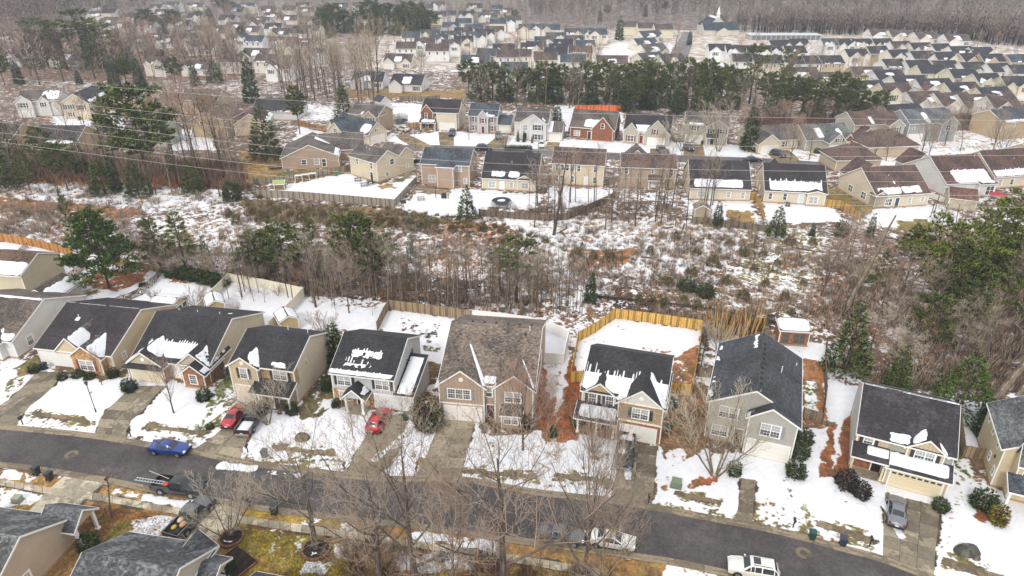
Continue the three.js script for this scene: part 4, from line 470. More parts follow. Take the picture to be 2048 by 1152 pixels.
// ---------- houses beyond the corridor ----------
const PAL = { cream: '#dfd2b9', beige: '#c9b79d', tan: '#c0a988', taupe: '#b8a18c', white: '#dfddd8', grey: '#b9b8b4', sage: '#bdb9a8', yellow: '#dccdb0', blue: '#aeb6c0', black: '#4a4549', brown: '#84685c', slate: '#626c76', drk: '#453b40', wx: '#857a72', red: '#7c5a50' };
const wallM = (k) => PAL[k] ? M.siding(PAL[k]) : k[0] === '#' && parseInt(k.slice(1, 3), 16) < 0x90 ? M.brick('#b8978e') : M.siding(k), roofM = (k, w) => M.shingle(PAL[k] || k, w);
function midHouse(label, [x, z], turn, W, D, h, r, wall, roof, o = {}) {
  const [a, b] = atT(x, z, turn, W), H = new House(h > 4 ? 'two_storey_house' : 'ranch_house', label, a, b, { group: o.group, base: o.base || '#a98a6c' });
  const wm = wallM(wall), rm = roofM(roof, o.wear), m = H.vol([0, W], [-D, 0], h, r, o.ax || 'x', wm, rm, o.m || {}); H.main = m; H.gs = [];
  for (const [x0, x1, z1, gr, gw, gb, z0] of o.gables || []) H.gs.push(H.vol([x0, x1], [z0 ?? -D * 0.5, z1], h - 0.03, gr, 'z', gw ? wallM(gw) : wm, rm, gb ? { b: gb } : {}));
  for (const [x0, x1, z0, z1, hh, rr, ax, gw] of o.wings || []) H.gs.push(H.vol([x0, x1], [z0, z1], hh, rr, ax, gw ? wallM(gw) : wm, rm));
  for (const [x0, x1, zz, d] of o.porch || []) { H.gs.push(H.vol([x0, x1], [zz + 0.04, zz + (d || 1.6)], 2.55, 0.7, 'shed', wm, rm, { b: 2.45 })); H.post(x0 + 0.15, zz + (d || 1.6) - 0.2, 0.1, 2.5); H.post(x1 - 0.15, zz + (d || 1.6) - 0.2, 0.1, 2.5); }
  H.done(); const pick = (k) => k < 0 || k === undefined ? m : H.gs[k];
  for (const [v, gx, gw, c] of o.garage || []) H.garage(pick(v), 'F', gx, gw, { c: c || '#e4e1d9', plain: 1 });
  for (const [v, f, wx, wy, ww, wh, n, sh, bl] of o.wins || []) H.win(pick(v), f, wx, wy, ww, wh, { n: n || 1, sh: sh || 0, far: 1, blind: bl });
  for (const [v, f, dx, c] of o.doors || []) H.door(pick(v), f, dx, { c: c || '#33302f' });
  for (const [v, p, u0, u1, v0, v1, s, e] of o.snow || []) H.snow(pick(v), p, u0, u1, v0, v1, s, { step: 0.24, thick: 0.1, rag: 0.4, ...e });
  for (const [v, p, u, vv] of o.pipes || []) H.pipe(pick(v), p, u, vv, 0.5, '#c8c8c8');
  return H;
}
const K = '#33313a', RD = '#7a3036';
// backs turned to us, along the corridor
midHouse('beige one-storey house with wide plain gable and three windows, beside the fenced snow yard', [-60, -173.2], 10, 14.5, 13, 3.2, 3.1, 'taupe', 'wx', { ax: 'z', wings: [[9, 21, -15, -6, 3.2, 3.2, 'x']], wins: [[-1, 'F', 5, 1.2, 1.2, 1.2], [-1, 'F', 8.2, 1, 1.3, 1.5, 1, 0, 1], [-1, 'F', 10.2, 0.5, 1, 2]], snow: [[-1, 1, 0.55, 0.75, 0.05, 0.9, 3], [-1, 1, 0.0, 0.5, 0.0, 0.2, 4]] });
midHouse('pale yellow house with slate-blue roof and long oval of snow on it', [-41.8, -197], 48, 6.6, 17, 3.2, 3, 'yellow', 'slate', { ax: 'z', wings: [[-5, 3.2, -13, -5, 3.2, 2.9, 'x'], [-3, 3, -16.5, -12.5, 3.2, 2.4, 'x']], garage: [[-1, 0.9, 4.8]], wins: [[-1, 'F', 2.4, 3.4, 0.6, 0.9, 2], [0, 'L', 3.2, 3.1, 0.8, 1.2, 2]], snow: [[-1, 0, 0.72, 0.98, 0.05, 0.75, 5, { round: 0.9, rag: 0.2 }]] });
midHouse('tan two-storey house with white-trimmed gable and brown-grey roof behind the slate-blue roof', [-51, -214.5], -20, 10.5, 9, 5.4, 2.2, 'tan', 'wx', { gables: [[6.4, 10.4, 1.8, 1.6]], porch: [[6.6, 10.4, 1.8, 1.8]], wins: [[-1, 'F', 2, 3.6, 0.7, 1.1], [-1, 'F', 4.6, 3.6, 0.7, 1.1], [0, 'F', 1.2, 3.4, 0.9, 1.5, 2, K], [0, 'F', 0.5, 0.7, 0.9, 1.4, 1, K], [-1, 'L', 5, 3.6, 0.6, 0.9]], snow: [[-1, 0, 0.4, 0.5, 0, 0.3, 3]] });
midHouse('tan two-storey house at an angle with glass back door in wide snow yard', [-41.2, -169.2], -39, 10.2, 7.4, 5.2, 2.2, 'yellow', 'wx', { wings: [[3, 10.15, -12.4, -7.3, 5.15, 1.7, 'x']], wins: [[-1, 'F', 2.6, 3.4, 0.7, 1.3], [-1, 'F', 7.9, 3.2, 0.8, 1.6], [-1, 'R', 4.4, 3.6, 1.3, 1.3], [-1, 'R', 2.8, 1, 0.9, 0.9], [0, 'R', 2.5, 1.4, 0.8, 0.9, 1, 0, 1]], doors: [[-1, 'F', 7.6, '#2a2d30']], pipes: [[-1, 0, 0.5, 0.7], [-1, 0, 0.35, 0.8]] });
midHouse('taupe two-storey house with slate roof and small gabled bay at the back', [-22.2, -161.8], -9, 12, 9, 5.4, 2.6, 'taupe', 'slate', { gables: [[4.6, 8.6, 2.6, 0.01]], m: {}, wins: [[-1, 'F', 4.4, 3.7, 0.75, 1.2, 2, 0, 1], [-1, 'F', 8.6, 3.7, 0.75, 1.2, 2, 0, 1], [-1, 'F', 1.8, 0.7, 0.8, 1.7, 2, 0, 1], [-1, 'F', 10.6, 0.7, 0.7, 1.3, 1, 0, 1], [-1, 'R', 3, 3.5, 0.5, 0.9], [-1, 'R', 6, 3.5, 0.5, 0.9]] }).g.userData.bay = 1;
midHouse('cream one-storey house with black roof carrying two snow patches above its eave', [-7.2, -157.9], -9, 13.4, 12.6, 3.1, 4.5, 'cream', 'drk', { gables: [[8.5, 12, 0.02, 0.9, null, 0, -3]], wings: [[6, 12, -15.5, -10, 3, 3.4, 'z']], wins: [[-1, 'F', 1.6, 0.7, 0.8, 1.4, 2, 0, 1], [-1, 'F', 6.8, 0.8, 0.8, 1.3, 1, 0, 1], [-1, 'F', 9.6, 0.8, 0.8, 1.3, 2, 0, 1]], doors: [[-1, 'F', 4.4, '#e8e6e0']], snow: [[-1, 0, 0.16, 0.42, 0.06, 0.32, 3, { tooth: 0.4 }], [-1, 0, 0.46, 0.68, 0.06, 0.32, 4], [-1, 0, 0.72, 0.8, 0.05, 0.16, 6], [-1, 0, 0.07, 0.1, 0.0, 0.14, 7]], pipes: [[-1, 0, 0.5, 0.6]] });
midHouse('tan two-storey house with two rows of back windows behind the bare saplings', [9.8, -162], -11, 12.6, 9, 5.5, 2.6, 'yellow', 'brown', { wins: [[-1, 'F', 0.9, 3.6, 0.8, 1.5], [-1, 'F', 2.2, 3.6, 0.8, 1.5], [-1, 'F', 3.4, 3.6, 0.8, 1.5], [-1, 'F', 4.7, 3.6, 0.8, 1.5], [-1, 'F', 6.2, 3.6, 0.8, 1.5], [-1, 'F', 10.2, 3.6, 0.8, 1.6], [-1, 'F', 0.9, 0.8, 0.8, 1.5], [-1, 'F', 2.2, 0.8, 0.8, 1.5], [-1, 'F', 4.7, 0.8, 0.8, 1.5], [-1, 'F', 10.2, 0.8, 0.8, 1.5]], doors: [[-1, 'F', 8, '#e9e7e2']] });
midHouse('beige two-storey house with long brown roof and lean-to over its back door', [26.4, -159.6], -6, 13, 8, 5.2, 2.2, 'taupe', 'brown', { wings: [[1, 7, -12, -6, 5, 2.6, 'z']], porch: [[6.6, 10, 0, 1.2]], wins: [[-1, 'F', 0.8, 3.5, 0.9, 1.4], [-1, 'F', 7.2, 3.7, 0.6, 0.9], [-1, 'F', 11.4, 3.2, 1, 1.6], [-1, 'F', 8.6, 0.8, 0.9, 1.6, 1, 0, 1]], doors: [[-1, 'F', 7.4, '#e9e7e2']] });
midHouse('cream one-storey house with black roof and unbroken strip of snow along its eave', [41.2, -150.6], -5, 13.6, 12.8, 3.1, 4.5, 'cream', 'black', { wings: [[6, 11, -15, -10, 3, 3, 'z']], wins: [[-1, 'F', 1.8, 0.8, 0.85, 1.4, 2, 0, 1], [-1, 'F', 8.4, 0.9, 0.85, 1.2, 1, 0, 1], [-1, 'F', 11.6, 0.7, 0.85, 1.4, 1, 0, 1]], doors: [[-1, 'F', 4.6, '#e9e7e2']], snow: [[-1, 0, 0.07, 0.87, 0.03, 0.34, 3, { rag: 0.3, round: 0.4 }]] });
midHouse('cream one-storey house with comb-edged snow along its black eave, beside the yellow fence', [57.8, -148.8], -9, 13.4, 12.8, 3.1, 4.3, 'cream', 'drk', { wings: [[2, 7, -16, -10, 3, 2.8, 'z']], gables: [[9.2, 13, 0.9, 0.5, null, 0, -2]], wins: [[-1, 'F', 1, 0.9, 0.8, 1.4], [-1, 'F', 4.2, 0.9, 0.8, 1.4], [0, 'F', 0.5, 0.7, 0.9, 1.5, 2, 0, 1], [-1, 'L', 3, 0.9, 0.6, 1.2], [-1, 'L', 6, 0.9, 0.6, 1.2]], doors: [[-1, 'F', 7.6, '#c9d4d6']], snow: [[-1, 0, 0.08, 0.93, 0.03, 0.5, 5, { rag: 0.25, tooth: 1.1, round: 0.3 }]], pipes: [[-1, 0, 0.6, 0.2]] });
midHouse('cream house with broad blank left gable and snow-edged dark brown roof', [81.2, -144.6], 9, 13.2, 14, 3.2, 4.2, 'cream', 'brown', { m: { zr: -7 }, gables: [[0, 3.0, 0.0, 0.9, null, 0, -2]], wings: [[3, 10, -18.5, -12, 3, 3.3, 'z']], wins: [[-1, 'L', 4, 1, 0.8, 1.4, 2], [-1, 'L', 9, 0.9, 0.8, 1.5, 2], [-1, 'F', 2.6, 0.7, 0.8, 1.4, 2], [-1, 'F', 8.2, 0.9, 0.8, 1.3, 1, 0, 1], [-1, 'F', 11.4, 1.2, 0.8, 1, 1, 0, 1]], doors: [[-1, 'F', 5, '#3c4450']], snow: [[-1, 0, 0.07, 0.5, 0.02, 0.3, 3, { tooth: 0.3 }], [-1, 0, 0.5, 0.86, 0.04, 0.3, 4], [-1, 0, 0.42, 0.46, 0.36, 0.5, 5, { rag: 0.05 }]], pipes: [[-1, 0, 0.4, 0.65]] });
midHouse('white-walled house with red-brown roof and rounded snow field above its patio doors', [101.6, -153], 8, 12.2, 15.5, 3.2, 4.3, 'white', 'red', { m: { zr: -7.5 }, wings: [[7.8, 12.1, -2, 1.2, 3.0, 0.6, 'shed'], [1, 7, -20, -14, 3, 3, 'z']], wins: [[1, 'F', 0.6, 0.7, 0.8, 1.4], [0, 'F', 1.9, 0.3, 1, 2, 2], [-1, 'L', 4.2, 1, 0.8, 1.1]], snow: [[-1, 0, 0.2, 0.95, 0.0, 0.52, 5, { rag: 0.25, tooth: 0.6 }], [0, 0, 0.1, 0.95, 0.1, 1, 6]], pipes: [[-1, 0, 0.9, 0.9]] });
midHouse('white-walled house at right edge with maroon roof and snow all along its eave', [116, -158], 12, 16, 14, 3.2, 4.4, 'cream', 'red', { m: { zr: -6.5 }, wins: [[-1, 'F', 1.4, 0.7, 1.2, 1.6, 1, 0, 1], [-1, 'F', 5, 0.8, 0.9, 1.3], [-1, 'F', 9, 0.8, 0.9, 1.3]], snow: [[-1, 0, 0.02, 0.98, 0.0, 0.32, 7, { tooth: 0.6 }]], pipes: [[-1, 0, 0.5, 0.6]] });
midHouse('rust-roofed house half hidden behind the white-walled one', [98, -184], 8, 15, 11, 3, 3.4, 'beige', 'brown', { ax: 'hip' }); midHouse('slate-roofed house at right edge behind the maroon roof', [136, -172], 14, 14, 11, 3, 3, 'beige', 'slate', { snow: [[-1, 0, 0.1, 0.8, 0.0, 0.4, 4]] });
midHouse('brown hip-roofed house between two red-brown roofs', [84, -172], 4, 12, 9, 3, 3, 'beige', 'brown', { ax: 'hip' });
// fronts turned to us, beyond the middle street
midHouse('cream house with brick-faced left gable and garage gable under black roof', [-28.6, -217], -10, 12, 9.5, 5.4, 2.9, 'cream', 'drk', { gables: [[0, 4.0, 0.9, 2.4, '#8a5844'], [5.4, 11.6, 1.2, 0.01, null, 0, -1]], porch: [[0, 5, 0.9, 1.6]], wins: [[0, 'F', 1.3, 3.4, 0.9, 1.6, 1, K], [-1, 'F', 4.2, 3.9, 0.7, 0.9, 1, K], [0, 'F', 1.4, 0.7, 0.9, 1.6, 1, K]], garage: [[1, 0.7, 4.8]], snow: [[0, 1, 0, 1, 0, 0.14, 3], [2, 0, 0.1, 0.95, 0.1, 0.95, 5]] });
midHouse('grey two-storey house with maroon shutters and small centre gable, garage at right', [-13.4, -212], -9, 9, 9, 5.3, 2.7, 'grey', 'slate', { gables: [[3.2, 6.2, 1.1, 1.9]], wings: [[9.02, 13.2, -8, -0.5, 2.7, 2, 'x', 'cream']], wins: [[0, 'F', 1.0, 3.3, 1, 1.4, 1, RD], [-1, 'F', 7.0, 3.4, 0.9, 1.4, 1, RD], [-1, 'F', 7.0, 0.7, 0.9, 1.5, 1, RD], [-1, 'F', 1.0, 3.4, 0.9, 1.4, 1, RD], [-1, 'F', 1.0, 0.7, 0.9, 1.5, 1, RD]], doors: [[0, 'F', 1, '#6a2530']], garage: [[1, 0.6, 3]], snow: [[0, 0, 0, 1, 0, 0.8, 3, { rag: 0.5 }], [0, 1, 0, 1, 0, 0.6, 4, { rag: 0.4 }], [-1, 0, 0.66, 0.9, 0, 0.16, 6]] });
midHouse('white two-storey house with arched window over dark door and single garage at right', [0.8, -203.6], -11, 10, 9.5, 5.5, 2.9, 'white', 'wx', { gables: [[1.8, 9.6, 0.5, 2.4], [4.9, 9.6, 1.2, 1.6]], wings: [[10.02, 14.2, -8, -0.3, 2.8, 2.2, 'x']], wins: [[1, 'F', 1.3, 3.4, 1, 1.5, 2, K], [1, 'F', 1.3, 0.6, 1, 1.5, 2, K], [0, 'F', 0.8, 3.0, 1.5, 1.6, 1, 0, 1]], doors: [[0, 'F', 1, '#23242c']], garage: [[2, 0.6, 3.0]], snow: [[0, 1, 0, 1, 0.1, 0.5, 3], [2, 0, 0, 0.35, 0, 1, 4, { rag: 0.2 }]] });
midHouse('brick house with steep front gable and snowy valley', [17.6, -205.4], -17, 13.5, 10, 3.6, 4.0, '#80503f', 'wx', { gables: [[6.8, 13.2, 1.3, 3.6]], wins: [[0, 'F', 2.7, 3.8, 1, 1.4], [-1, 'F', 1.2, 0.8, 0.9, 1.5, 2, 0, 1]], doors: [[-1, 'F', 5.4, '#4a2a22']], snow: [[-1, 0, 0.3, 0.72, 0.05, 0.5, 5, { rag: 0.3 }], [0, 0, 0, 1, 0.1, 0.4, 7]] });
midHouse('tan house with twin pointed gables edged in snow under black roof', [33, -200.2], -15, 13.4, 10, 3.6, 4.0, 'sage', 'drk', { gables: [[0, 4.4, 0.9, 2.6], [6, 13.2, 1.2, 3.8]], wins: [[0, 'F', 1.3, 0.8, 0.9, 1.6, 2, RD], [1, 'F', 2.6, 3.2, 0.8, 1.5, 1, RD]], doors: [[-1, 'F', 4.7, '#7a3030']], garage: [[1, 1.2, 4.8]], snow: [[-1, 0, 0.15, 0.62, 0.02, 0.42, 5, { rag: 0.25 }], [1, 0, 0, 1, 0, 0.3, 6], [1, 1, 0, 1, 0, 0.12, 7], [0, 0, 0, 1, 0, 0.3, 8], [0, 1, 0, 1, 0, 0.4, 9]] });
midHouse('beige two-storey house with porch gable beside the tall cedar', [51, -200.8], -13, 12.4, 9, 5.4, 2.4, 'sage', 'wx', { gables: [[6.2, 12.2, 1.6, 2.0]], porch: [[6.4, 9.6, 1.6, 1.6]], wins: [[-1, 'F', 1.8, 3.6, 0.8, 1.3, 2, K], [0, 'F', 0.9, 3.4, 0.8, 1.2, 1, K], [0, 'F', 3.6, 3.4, 0.8, 1.3, 2, K]], garage: [[-1, 0.5, 4.8]], doors: [[0, 'F', 1.4, '#2b2f3c']], snow: [[-1, 0, 0.1, 0.45, 0, 0.2, 3]] });
midHouse('low cream house with snow-covered garage gable in front of the pines', [68.6, -191.2], 8, 13.4, 10, 3, 2.9, 'cream', 'wx', { gables: [[0, 6.4, 3.5, 2.5]], wins: [[-1, 'F', 8.6, 0.8, 1, 1.4, 1, K]], garage: [[0, 0.8, 4.8]], snow: [[0, 1, 0.0, 0.9, 0.0, 1, 3, { rag: 0.25 }]] });
midHouse('grey-roofed ranch house with little brick entry gable and white garage gable', [83.4, -191], 8, 14, 11, 3.2, 3.0, 'sage', '#8f928f', { gables: [[5.2, 10.2, 3.4, 2.4], [11.2, 13.8, 0.8, 1.3, '#80503f']], wins: [[0, 'F', 2, 3.2, 0.7, 0.9, 2, K], [1, 'F', 0.8, 0.8, 0.9, 1.6, 1, 0, 1]], garage: [[0, 0.4, 4.2]], snow: [[-1, 0, 0.26, 0.42, 0.1, 0.75, 3, { rag: 0.5 }], [-1, 0, 0.7, 0.82, 0.1, 0.7, 5]] });
midHouse('house with sage gable end and one small snow tongue on its brown roof', [100.4, -199.5], 8, 14.6, 10, 5.4, 2.6, 'sage', 'brown', { gables: [[9.8, 14.4, 2.0, 1.8]], wings: [[0, 5.4, -2, 3.4, 2.8, 2.4, 'z']], wins: [[-1, 'F', 2.4, 3.8, 0.8, 1.2, 1, K], [0, 'F', 1.5, 3.2, 0.8, 1.5, 2, K]], garage: [[1, 0.5, 4.4]], snow: [[-1, 0, 0.36, 0.44, 0.05, 0.6, 4, { rag: 0.15 }]] });
midHouse('blue-grey two-storey house with grey roof and lens-shaped snow patch', [117, -200.5], 10, 15, 10.5, 5.5, 2.9, '#a9adad', '#8c9094', { gables: [[9.6, 14.8, 1.6, 2]], wins: [[-1, 'F', 1.3, 3.8, 0.6, 0.8], [0, 'F', 1.4, 3.4, 0.8, 1.5, 2]], garage: [[-1, 0.6, 4.6]], snow: [[-1, 0, 0.36, 0.48, 0.0, 0.75, 4, { rag: 0.15, round: 0.9 }]] });
midHouse('long beige house with blank side wall and slate roof at right', [146, -203], 14, 17, 11, 5.3, 2.4, 'tan', 'slate', { wins: [[-1, 'F', 4, 3.6, 0.7, 1], [-1, 'F', 10, 1.2, 0.7, 1]], snow: [[-1, 0, 0.05, 0.9, 0, 0.2, 3], [-1, 0, 0.6, 0.9, 0.3, 0.5, 5]] });
// left of the pines
midHouse('white two-storey house at left edge beyond the corridor', [-166, -232], 8, 13, 9, 5.4, 2.4, 'white', 'wx', { gables: [[0, 5, 1.2, 1.9], [7, 10, 0.6, 1.4]], wins: [[0, 'F', 1.2, 3.4, 1, 1.4, 2, K], [1, 'F', 0.8, 3.4, 0.8, 1.3, 1, K]], garage: [[0, 0.3, 4.4]], snow: [[-1, 0, 0.55, 1, 0.05, 0.95, 3, { holes: 0.36 }]] });
midHouse('cream two-storey house with triple window and snow-edged brown roof', [-149.6, -229.5], 6, 9, 15, 5.4, 2.6, 'yellow', 'drk', { ax: 'z', gables: [[4.8, 9, 1.4, 1.6]], wins: [[-1, 'F', 0.8, 3.2, 0.8, 1.4, 3, K], [0, 'F', 0.9, 3.2, 0.9, 1.4, 2, RD], [-1, 'F', 1.8, 0.7, 0.8, 1.3, 1, K]], garage: [[0, 0.4, 3.6, '#dccdaa']], snow: [[-1, 1, 0, 0.9, 0, 0.3, 4, { holes: 0.36 }]] });
midHouse('tan two-storey house with two dark-shuttered gables beside the tall pine', [-136.4, -231], 3, 12, 9, 5.4, 2.2, '#ac9376', 'wx', { gables: [[0, 4.8, 0.9, 1.5], [6, 11.6, 0.6, 1.7]], porch: [[6, 11, 0.6, 1.4]], wins: [[0, 'F', 1.4, 3.4, 0.8, 1.4, 2, K], [1, 'F', 1.6, 3.4, 0.8, 1.4, 2, K]], garage: [[0, 0.3, 4.2]] });
midHouse('tan house with near-black roof and thin snow line behind left pines', [-133.6, -186], 0, 13, 13, 3.6, 3.3, 'tan', '#4e464c', { wings: [[9, 14, -19, -12, 3.4, 2.4, 'z']], wins: [[-1, 'F', 2.4, 1.6, 0.9, 1.4, 1, 0, 1], [-1, 'F', 4.4, 0.4, 0.9, 1.4, 1, 0, 1]], snow: [[-1, 0, 0.35, 0.92, 0, 0.2, 4]] });
midHouse('tan house behind dark pines at left edge with mossy brown roof', [-157, -192], -2, 15, 12, 3.4, 3, 'tan', 'drk', {});
midHouse('beige house glimpsed between bare trunks right of the tall pine', [-97, -206], -6, 11, 12, 5.3, 2.4, 'tan', 'brown', { ax: 'z', wins: [[-1, 'F', 3, 3.4, 0.8, 1.3], [-1, 'R', 4, 3.2, 0.8, 1.3]], snow: [[-1, 0, 0, 1, 0, 0.2, 3]] });
midHouse('beige house with snowy red-brown roof beyond the bare trunks', [-84.5, -207], 10, 10, 12, 3.6, 3, 'beige', 'red', { ax: 'z', snow: [[-1, 1, 0, 1, 0, 0.3, 3]] });
midHouse('low house with near-black roof just left of the pale pine', [-86, -228], -4, 15, 10, 3, 3, 'white', '#4e4a50', { snow: [[-1, 0, 0.3, 1, 0, 0.12, 3]] });
midHouse('greenish-grey house behind the tall pine trunks', [-112, -196], -8, 12, 9, 4.6, 2.6, '#b7bdb2', 'wx', {});
midHouse('brown-roofed house with stone front gable above the tall pine', [-113, -236], -4, 13, 10, 5, 2.6, 'beige', 'wx', { gables: [[7, 12.6, 0.8, 2.2]], wins: [[0, 'F', 2, 3, 0.8, 1.4]], snow: [[0, 1, 0.3, 0.7, 0, 0.9, 3]] });
// ---------- the estates in the distance ----------
const ORD = ORDW;
const WN = { c: ['cream', '#ebe4d4'], w: ['white', '#f0efec'], t: ['tan', '#ccb896'], y: ['pale yellow', '#eae1c6'], g: ['grey', PAL.grey], b: ['blue-grey', PAL.blue] };
const RN = { k: ['black-roofed', '#46454d'], s: ['slate-roofed', '#5c6872'], n: ['brown-roofed', '#7b665e'], r: ['red-roofed', '#8c5448'] };
/** kind: f two-storey with front gable, p plain two-storey back, l low, d low with two gables; wall and roof by letter; at the pixel of the ridge's middle */
function farHouse(label, px, py, kind, w, r, seed, turn, grp) {
  const q = rng(seed * 77 + 5), low = kind === 'l' || kind === 'd', h = low ? 3 : 5.3, rise = low ? 2.9 : 2.6, D = low ? 11 : 9, W = (low ? 12.5 : 9.6) + q() * 1.6, g = G(px, py, h + rise); const t = R(turn), u = V(Math.cos(t), 0, -Math.sin(t)), n = V(Math.sin(t), 0, Math.cos(t));
  const a = g.clone().setY(0).addScaledVector(n, D / 2).addScaledVector(u, -W / 2), wins = [], gables = [], snow = [], garage = [], wm = WN[w][1], far = g.z < -420;
  if (kind === 'f') { const x0 = q() < 0.5 ? 0.4 : W - 5.6, gw = 5.2; gables.push([x0, x0 + gw, 1.2, 2.0]); if (q() < 0.5) gables.push([x0 < 1 ? W - 3.2 : 0.2, x0 < 1 ? W - 0.2 : 3.2, 0.5, 1.3]); if (!far) { wins.push([0, 'F', 1.6, 3.3, 0.9, 1.4, 2, K], [-1, 'F', x0 < 1 ? W - 2.4 : 1.3, 3.4, 0.9, 1.4, 1, K]); garage.push([0, 0.5, 4.2]); } if (q() < 0.55) snow.push([0, q() < 0.5 ? 1 : 0, 0.1, 1, 0, 0.5 + q() * 0.3, seed, { rag: 0.5 }]); if (q() < 0.4) snow.push([-1, 0, 0.3, 0.7, 0, 0.2 + q() * 0.2, seed + 1]); }
  else if (kind === 'p') { if (!far) for (const x of [1.4, W / 2 - 0.4, W - 2.6]) { wins.push([-1, 'F', x, 3.5, 0.9, 1.3]); if (q() < 0.7) wins.push([-1, 'F', x, 0.8, 0.9, 1.4, 1, 0, 1]); } if (q() < 0.3) snow.push([-1, 0, 0.1, 0.8, 0, 0.15, seed]); }
  else { const k = W * 0.5; gables.push([0.2, 5.4, 2, 2.0]); if (kind === 'd') gables.push([W - 4.4, W - 0.3, 0.8, 1.7]); if (!far) { garage.push([0, 0.4, 4.2]); wins.push([kind === 'd' ? 1 : -1, 'F', kind === 'd' ? 1.2 : W - 3, 0.8, 0.9, 1.4, 2, K]); } snow.push([-1, 0, 0.35, 0.65, 0.05, 0.5 + q() * 0.3, seed, { rag: 0.5 }]); if (q() < 0.5) snow.push([0, 1, 0, 0.9, 0, 0.7, seed + 2]); }
  if (!far && q() < 0.6) wins.push([-1, 'L', D * 0.4, low ? 1 : 3.4, 0.7, 1]); if (!far && q() < 0.6) wins.push([-1, 'R', D * 0.4, low ? 1 : 3.4, 0.7, 1]);
  if (far) for (const s of snow) s[7] = { ...s[7], step: 0.5 };
  midHouse(label, [a.x, a.z], turn, W, D, h, rise, wm, RN[r][1], { gables, wins, garage, snow, group: grp });
}
let farSeed = 1;
function farRow(where, ox, oy, sc, turn, str) { str.trim().split(/\s+/).map((e) => e.split(',')).sort((a, b) => a[0] - b[0]).forEach(([x, y, k], i) => { farHouse(`${WN[k[1]][0]} ${RN[k[2]][0]} house, ${ORD[i]} from the left in ${where}`, ox + x / sc, oy + y / sc, k[0], k[1], k[2], farSeed++, turn + ((farSeed * 37) % 7) - 3, 'houses of the distant estates'); }); }
const RT = [1508, 0, 3.793];
farRow('the farthest row at right', ...RT, 8, '190,305,fwk 330,294,fwk 575,292,fws 690,292,fwk 810,294,fck 965,292,fyk 1105,313,fwk 1255,323,fck 1405,331,fwk 1560,350,fwk 1712,357,fwk');
farRow('the second row at right', ...RT, 9, '150,342,fwk 300,347,fwk 765,371,fck 925,350,ftk 1085,376,fck 1268,386,fwk 1432,393,fck 1628,402,ftk 1795,408,ftk 1990,412,fts');
farRow('the third row at right', ...RT, 9, '125,420,pyk 315,424,pwk 455,421,pwk 572,421,ptk 1045,447,pwk 1232,456,pwk 1435,459,pck 1648,470,pwk 1842,480,pwk 2012,492,pwk');
farRow('the fourth row at right', ...RT, 4, '345,508,dcn 530,548,ltn 850,505,ltn 1335,492,fyk 1575,524,fyk 1752,556,fyk 1970,578,fyk');
farRow('the fifth row at right', ...RT, 8, '845,612,lck 1005,530,lwk 1165,572,lwk 1352,596,lwk 1560,624,lyk 1800,660,lyk');
farRow('the sixth row at right', ...RT, 8, '1060,628,fyn 1280,692,lwn 1490,702,dcn 1680,715,dcn 1870,728,fcn 2010,800,ltn');
farRow('the short row above grey ranch roofs', ...RT, 10, '1110,790,lck 1330,830,lcs');
const CT = [1000, 0, 3.793];
farRow('the townhouse row at centre back', ...CT, -2, '205,182,fcs 300,180,fws 390,184,fcs 560,216,fcs 650,212,fws 740,218,fcs');
farRow('the beige row before far wood', ...CT, 2, '990,162,pyn 1112,172,pyn 1236,182,pyn');
farRow('the group left of far grey street', ...CT, 24, '1130,232,dcs 1092,288,dcs 1150,332,dcs 1130,398,lcs 1290,408,lck');
farRow('the row right of far grey street', ...CT, -4, '1665,332,fwk 1800,344,fwk 1850,408,pwk 1960,350,fck 2015,420,pyk');
farRow('the front of the centre estate', ...CT, -2, '60,378,pwn 150,372,pcn 240,322,fck 345,396,pyn 425,360,pwk 555,412,pws 610,346,pcn');
farRow('the middle of the centre estate', ...CT, -2, '28,330,pwn 275,312,fcs 335,276,fcs 450,330,fck 480,296,fck 560,268,fcs 645,304,fcs 425,246,fcs');
farRow('the row behind the dark pines', ...CT, 0, '110,470,pgs 325,520,lgn 310,552,lgk 850,420,ltn 1620,515,lgn');
const LT = [500, 0, 3.84];
farRow('the white row left of centre', ...LT, 0, '1240,242,pws 1385,226,fys 1452,262,fws 1545,236,fws 1640,274,fyk 1738,242,fws 1805,222,fwk 1880,200,fwn');
farRow('the second white row left of centre', ...LT, 0, '1200,320,pwn 1345,292,fwn 1442,336,pwn 1545,302,fwn 1640,210,pwk 1545,170,fgs 1720,186,pws');
farRow('the back rows left of centre', ...LT, 2, '1425,92,fcs 1525,82,pws 1640,140,pcs 1905,142,pcs 1975,138,fws 1850,75,ltn 1955,62,dcn');
farRow('the pale pair before the pine screen', ...LT, -8, '920,548,lwk 1222,570,lwk');
farRow('the stone-fronted group above that pair', ...LT, -6, '1150,412,dcn 1830,372,pws 1735,422,lgs 1955,342,fwk');
farRow('the upper left estate', ...LT, -8, '150,60,lcr 185,95,dcn 70,150,fwn 255,216,ltk 385,212,pwk 478,192,pcn 105,276,lcn 272,282,lgk 432,296,lcr 140,415,pcn 245,462,fwn');
const UL = [0, 0, 3.84];
farRow('the scattered houses at upper left', ...UL, -6, '785,40,lcn 850,66,pck 850,140,lcn 930,172,lcn 1070,268,lcn 1215,256,dwn 1560,196,pcn 1665,208,lcn 1820,172,lgn 1840,258,fws 1965,272,pws 1205,32,fcn 1330,12,fws');
farRow('the hazy lane at upper left', 0, 0, 1, -6, '200,22,lcn 228,34,lwk 258,26,pck 296,44,fwn 330,18,lcn 362,40,dwk 392,26,fck 428,54,lwn 456,30,fwk 486,70,lcn 516,96,dwn 560,110,fcn');
